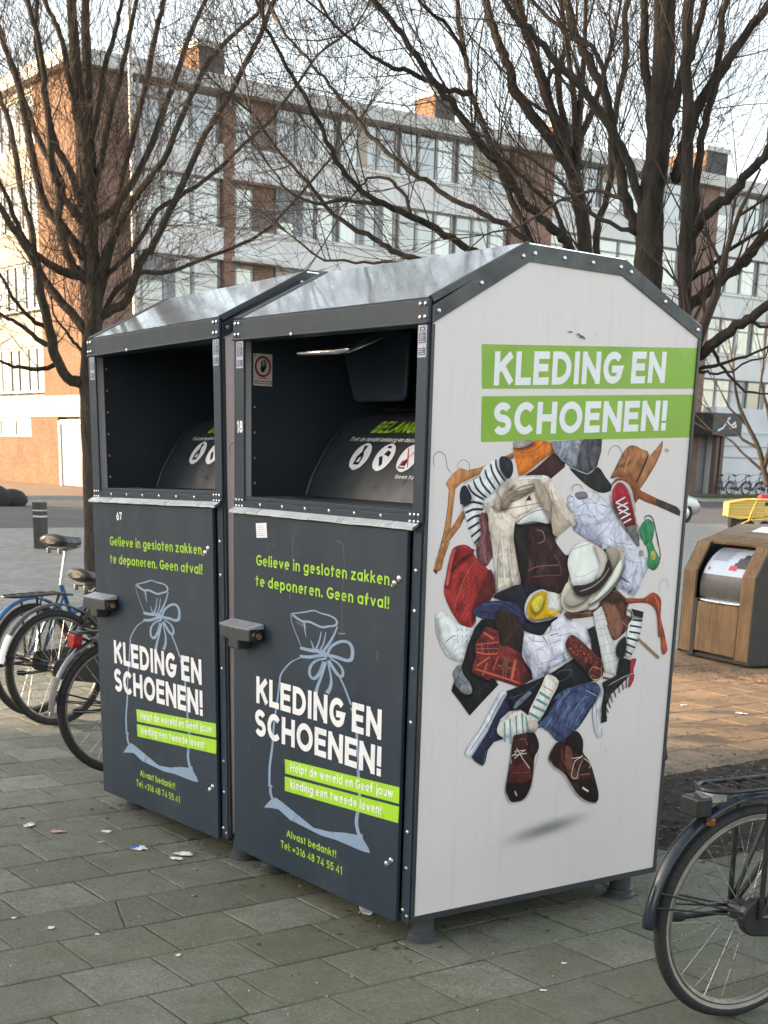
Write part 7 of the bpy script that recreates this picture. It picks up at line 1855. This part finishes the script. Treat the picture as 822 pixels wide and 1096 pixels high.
    m = MB(); m.torus((.035,0,0), .028, .002, 'y', 20, 6); 
    for i, v in enumerate(m.v): m.v[i] = (.035+v[1], v[0]-.035, v[2])
    m.build('cup_rim', M['vinylwhite'], r, smooth=True)
    # white pieces on the sunny paving by the inlet
    for (x, y, s, lb) in ((-2.62,4.83,.045,'white paper scrap on the sunny paving before the timber inlet'),(-1.95,4.75,.05,'white scrap at the right picture edge beyond the soil bed'),(-3.05,4.72,.03,'small pale scrap beside the edge of the printed panel')):
        scrap(lb, x, y, s, .6, [W_])

def build_car():
    paint = pm('silver_car_paint', (.42,.44,.46), .3, .5, 1, .04, rv=.03); glass = pane('car_glass', (.03,.035,.04))
    r = thing('parked_car', 'silver car whose rounded nose shows past the edge of the printed panel', 'car', (-26.0,27.6,-.10), R(88))
    # body lofted along x (front = +x), length 4.2
    secs = [(-2.1,.35,.62,.62),(-2.0,.24,.85,.80),(-1.6,.2,.95,.86),(-.9,.2,.96,.87),(.6,.2,.95,.87),(1.3,.2,.88,.86),(1.8,.22,.78,.80),(2.02,.28,.62,.70),(2.1,.36,.5,.55)]
    m = MB(); vs = []; fs = []; K = 12
    for (x, z0, z1, w) in secs:
        for k in range(K):
            a = 2*pi*k/K; cx = abs(cos(a))**.45*(1 if cos(a) >= 0 else -1); cz = abs(sin(a))**.55*(1 if sin(a) >= 0 else -1)
            vs.append((x, cx*w, (z0+z1)/2+cz*(z1-z0)/2))
    for i in range(len(secs)-1):
        for k in range(K): l = (k+1) % K; fs.append((i*K+k, i*K+l, (i+1)*K+l, (i+1)*K+k))
    fs.append(list(range(K))[::-1]); fs.append(list(range((len(secs)-1)*K, len(secs)*K))); m.add(vs, fs)
    m.build('body', paint, r, smooth=True)
    m = MB(); vs = []; cab = [(-1.95,.9,.75),(-1.35,1.42,.58),(-.2,1.47,.6),(.35,1.38,.58),(1.15,.9,.74)]
    for (x, z, w) in cab: vs += [(x,-w,z),(x,w,z)]
    base = [(-1.95,-.8,.85),(1.15,-.8,.85),(1.15,.8,.85),(-1.95,.8,.85)]
    fs = [(2*i,2*i+1,2*i+3,2*i+2) for i in range(4)] + [(0,2,4,6,8),(1,9,7,5,3)]
    m.add(vs, fs); m.build('window_glass', glass, r)
    m = MB(); m.prism([(-1.4,-.57),(-1.4,.57),(.3,.57),(.3,-.57)], 'z', 1.43, 1.49); m.build('car_roof', paint, r, bevel=.03)
    for x in (-1.3, 1.28):
        for s in (-1, 1):
            m = MB(); m.torus((x,s*.76,.31), .22, .095, 'y', 28, 8); w = m.build('wheel', M['rubber'], r, smooth=True)
            m = MB(); m.lathe([(.19,s*.80),(.17,s*.83),(.05,s*.84)] if s > 0 else [(.05,s*.84),(.17,s*.83),(.19,s*.80)], (x,0,.31), 'y', 20); m.build('rim', M['steel'], w, smooth=True)
    for s in (-1, 1):
        m = MB(); m.ellipsoid((1.93,s*.58,.66), (.16,.18,.09), 14, 8); m.build('headlight', pane('headlight_lens', (.12,.12,.13)), r, smooth=True)
    m = MB(); m.box(2.07,2.115,-.4,.4,.33,.45); m.build('grille', M['plasticblack'], r, bevel=.01)

def build_cart():
    ye = pm('yellow_paint', lin((225,190,95)), .5, 0, 4, .15)
    t = NT('striped_cover'); v = t.coord((.35,1,1)); wv = t.n.new('ShaderNodeTexWave'); wv.bands_direction = 'Z'; wv.inputs['Scale'].default_value = 2.0; wv.inputs['Distortion'].default_value = 6; wv.inputs['Detail'].default_value = 3; t.l(v, wv.inputs['Vector'])
    c = t.ramp(wv.outputs['Fac'], [(.1, lin((225,190,100))), (.35, lin((205,90,60))), (.5, lin((228,200,110))), (.7, lin((85,140,75))), (.9, lin((230,200,115)))])
    st = t.out(c, .6)
    r = thing('cargo_trailer', 'yellow cargo trailer with striped cover and tubular frame behind the timber inlet', 'trailer', (-19.3,24.5,0), R(52)); r.scale = (.75,.75,.75)
    # x runs to the right in the picture
    m = MB(); m.prism([(-.58,.58),(-.58,.98),(.0,1.09),(.55,1.12),(.55,.62),(-.2,.52)], 'y', -.35, .35); m.build('cargo_box', st, r, bevel=.01)
    m = MB()
    for y in (-.37, .37):
        m.tube([(-.59,y,.99),(0,y,1.10),(1.3,y,1.14)], .022, 8); m.tube([(.05,y,.42),(.22,y,.95),(.28,y,1.1)], .025, 8); m.tube([(.28,y,1.1),(.16,y,.5),(.42,y,.30)], .022, 8)
        m.tube([(-.45,y,.18),(.10,y,.48),(.9,y,.55)], .025, 8); m.tube([(.75,y,.56),(.95,y,1.0),(1.0,y,1.12)], .025, 8); m.tube([(.95,y,.25),(.75,y,.6)], .022, 8)
        m.tube([(-.59,y,.575),(-.2,y,.515),(.55,y,.6)], .02, 8); m.tube([(-.59,y,.575),(-.59,y,.99)], .02, 8)
    for x in (.28, 1.0): m.tube([(x,-.37,1.11),(x,.37,1.11)], .02, 8)
    m.build('tube_frame', ye, r, smooth=True)
    m = MB(); m.box(.36,.93,-.33,.33,.62,1.06); m.build('end_panel', ye, r, bevel=.02)
    m = MB(); m.prism([(.42,.95),(.46,1.04),(.84,1.04),(.86,.96),(.78,.93),(.7,.95),(.6,.92),(.5,.94)], 'y', -.345, -.332); m.build('dark_opening', M['plasticblack'], r)
    m = MB(); m.box(.42,.9,-.25,.25,1.15,1.22); m.box(.45,1.2,-.2,.2,1.22,1.26); m.build('folded_cloth', pm('pink_cloth', lin((190,50,90)), .8, 0, 10, .3), r, bevel=.02)
    for x in (-.1, .75):
        for y in (-.32, .32):
            m = MB(); m.torus((x,y,.22), .16, .055, 'y', 24, 8); w = m.build('wheel', M['rubber'], r, smooth=True)
            m = MB(); m.lathe([(.12,y-.02),(.12,y+.02)], (x,0,.22), 'y', 16); m.build('rim', M['steel'], w)
    m = MB(); m.box(-.45,.3,-.25,.25,.22,.55); m.build('undertray', M['plasticblack'], r)

def build_far():
    blk = M['plasticblack']; rng = random.Random(9)
    lbs = ['dark bicycle parked under the sign box, nearest the printed panel', 'second dark bicycle in the row by the brown columns', 'third dark bicycle in the row before the shop wall', 'dark bicycle with raised saddle, last in the row before the shop wall']
    for i, lb in enumerate(lbs):
        make_bike(lb, (-47.9+rng.uniform(-.15,.15), 56.3+1.05*i, .004), rng.choice((75,105,90))+rng.uniform(-8,8), blk, blk, 1.0+.12*(i == 3), detail=0, rack=False, group='bicycles parked by the shop wall')
    r = thing('scooter', 'black moped standing beside the bicycles before the pale shop wall', 'scooter', (-47.6,60.9,.004), R(80))
    for x in (-.6, .6):
        m = MB(); m.torus((x,0,.24), .17, .07, 'y', 20, 8); m.build('wheel', M['rubber'], r, smooth=True)
    m = MB(); m.prism([(-.85,.45),(-.8,.75),(-.1,.8),(0,.4),(.3,.3),(.5,1.0),(.58,.95),(.5,.35),(.4,.2),(-.3,.22)], 'y', -.17, .17); m.build('body', blk, r, bevel=.04)
    m = MB(); m.box(-.78,-.12,-.15,.15,.79,.87); m.build('seat', M['rubber'], r, bevel=.03)
    m = MB(); m.tube([(.5,-.3,1.08),(.52,0,1.02),(.5,.3,1.08)], .018, 8); m.build('handlebar', M['steel'], r)
    # blue and white folding board
    r = thing('pavement_sign', 'blue and white folding board standing before the pale shop wall', 'sign', (-46.3,61.9,.004), R(75))
    wb = pm('board_white', (.62,.66,.7), .5, 0, 3, .08); bb = pm('board_blue', lin((110,150,185)), .5, 0, 6, .2)
    m = MB(); m.prism([(-.35,0),(-.31,0),(.02,1.35),(-.02,1.35)], 'y', -.5, .5); m.prism([(.35,0),(.31,0),(-.02,1.33),(.02,1.33)], 'y', -.5, .5); b_ = m.build('board', wb, r)
    m = MB(); m.add([(.352-.27*.9,-.42,.92),(.352-.27*.9,.42,.92),(.372-.27*1.33,.42,1.28),(.372-.27*1.33,-.42,1.28)], [(0,1,2,3)]); m.build('board_panel', bb, b_)
# ------------------------------------------------------------------ camera, light, scene
def build_camera():
    f, pitch, yaw, roll, PY, H = 1497.666, -.287255, .936895, .0282075, 926.997, 1096.0
    fw = Vector((-sin(yaw)*cos(pitch), cos(yaw)*cos(pitch), sin(pitch))); rt = Vector((cos(yaw), sin(yaw), 0)); up = rt.cross(fw)
    r2 = rt*cos(roll)+up*sin(roll); u2 = up*cos(roll)-rt*sin(roll)
    cd = bpy.data.cameras.new('camera'); cam = bpy.data.objects.new('camera', cd); COL.objects.link(cam)
    cam.matrix_world = Matrix(((r2.x,u2.x,-fw.x,3.6642),(r2.y,u2.y,-fw.y,-2.8169),(r2.z,u2.z,-fw.z,1.6667),(0,0,0,1)))
    cd.sensor_fit = 'VERTICAL'; cd.sensor_height = 36; cd.sensor_width = 27; cd.lens = f/H*36
    cd.shift_y = (PY-H/2)/H
    cd.dof.use_dof = True; cd.dof.focus_distance = 4.9; cd.dof.aperture_fstop = 11
    cd.clip_start = .05; cd.clip_end = 2000
    C.camera = cam
SUN_EL = 13.0; SUN_DIR = Vector((-.6,-.8,0))
def build_light():
    w = bpy.data.worlds.new('World'); C.world = w; w.use_nodes = True
    nt = w.node_tree; bg = nt.nodes['Background']; sk = nt.nodes.new('ShaderNodeTexSky'); sk.sky_type = 'NISHITA'; sk.sun_disc = False
    sk.sun_elevation = R(SUN_EL); sk.sun_rotation = atan2(SUN_DIR.x, SUN_DIR.y); sk.altitude = 0; sk.air_density = 1.0; sk.dust_density = 1.6; sk.ozone_density = 1.2
    hs = nt.nodes.new('ShaderNodeHueSaturation'); hs.inputs['Saturation'].default_value = .55
    nt.links.new(sk.outputs[0], hs.inputs['Color']); nt.links.new(hs.outputs[0], bg.inputs[0]); bg.inputs[1].default_value = .15
    ld = bpy.data.lights.new('sun', 'SUN'); ld.energy = 3.2; ld.angle = R(.6); ld.color = (1,.78,.53)
    lo = bpy.data.objects.new('sun', ld); COL.objects.link(lo)
    d = Vector((SUN_DIR.x*cos(R(SUN_EL)), SUN_DIR.y*cos(R(SUN_EL)), sin(R(SUN_EL))))
    lo.rotation_euler = d.to_track_quat('Z', 'Y').to_euler(); lo.location = d*60
    C.view_settings.view_transform = 'Standard'; C.view_settings.look = 'None'; C.view_settings.gamma = 1; C.view_settings.use_curve_mapping = False
    C.view_settings.exposure = 1.98
    C.view_settings.use_white_balance = True; C.view_settings.white_balance_temperature = 7100; C.view_settings.white_balance_tint = 10

make_materials()
build_camera(); build_light()
build_ground()
build_flats(); build_opposite()
build_bins()
build_bikes()
build_trees()
build_inlet(); build_misc(); build_car(); build_cart(); build_far()
C.render.resolution_x = 768; C.render.resolution_y = 1024
try:
    C.render.engine = 'CYCLES'; C.cycles.max_bounces = 6; C.cycles.transparent_max_bounces = 8
except Exception: pass
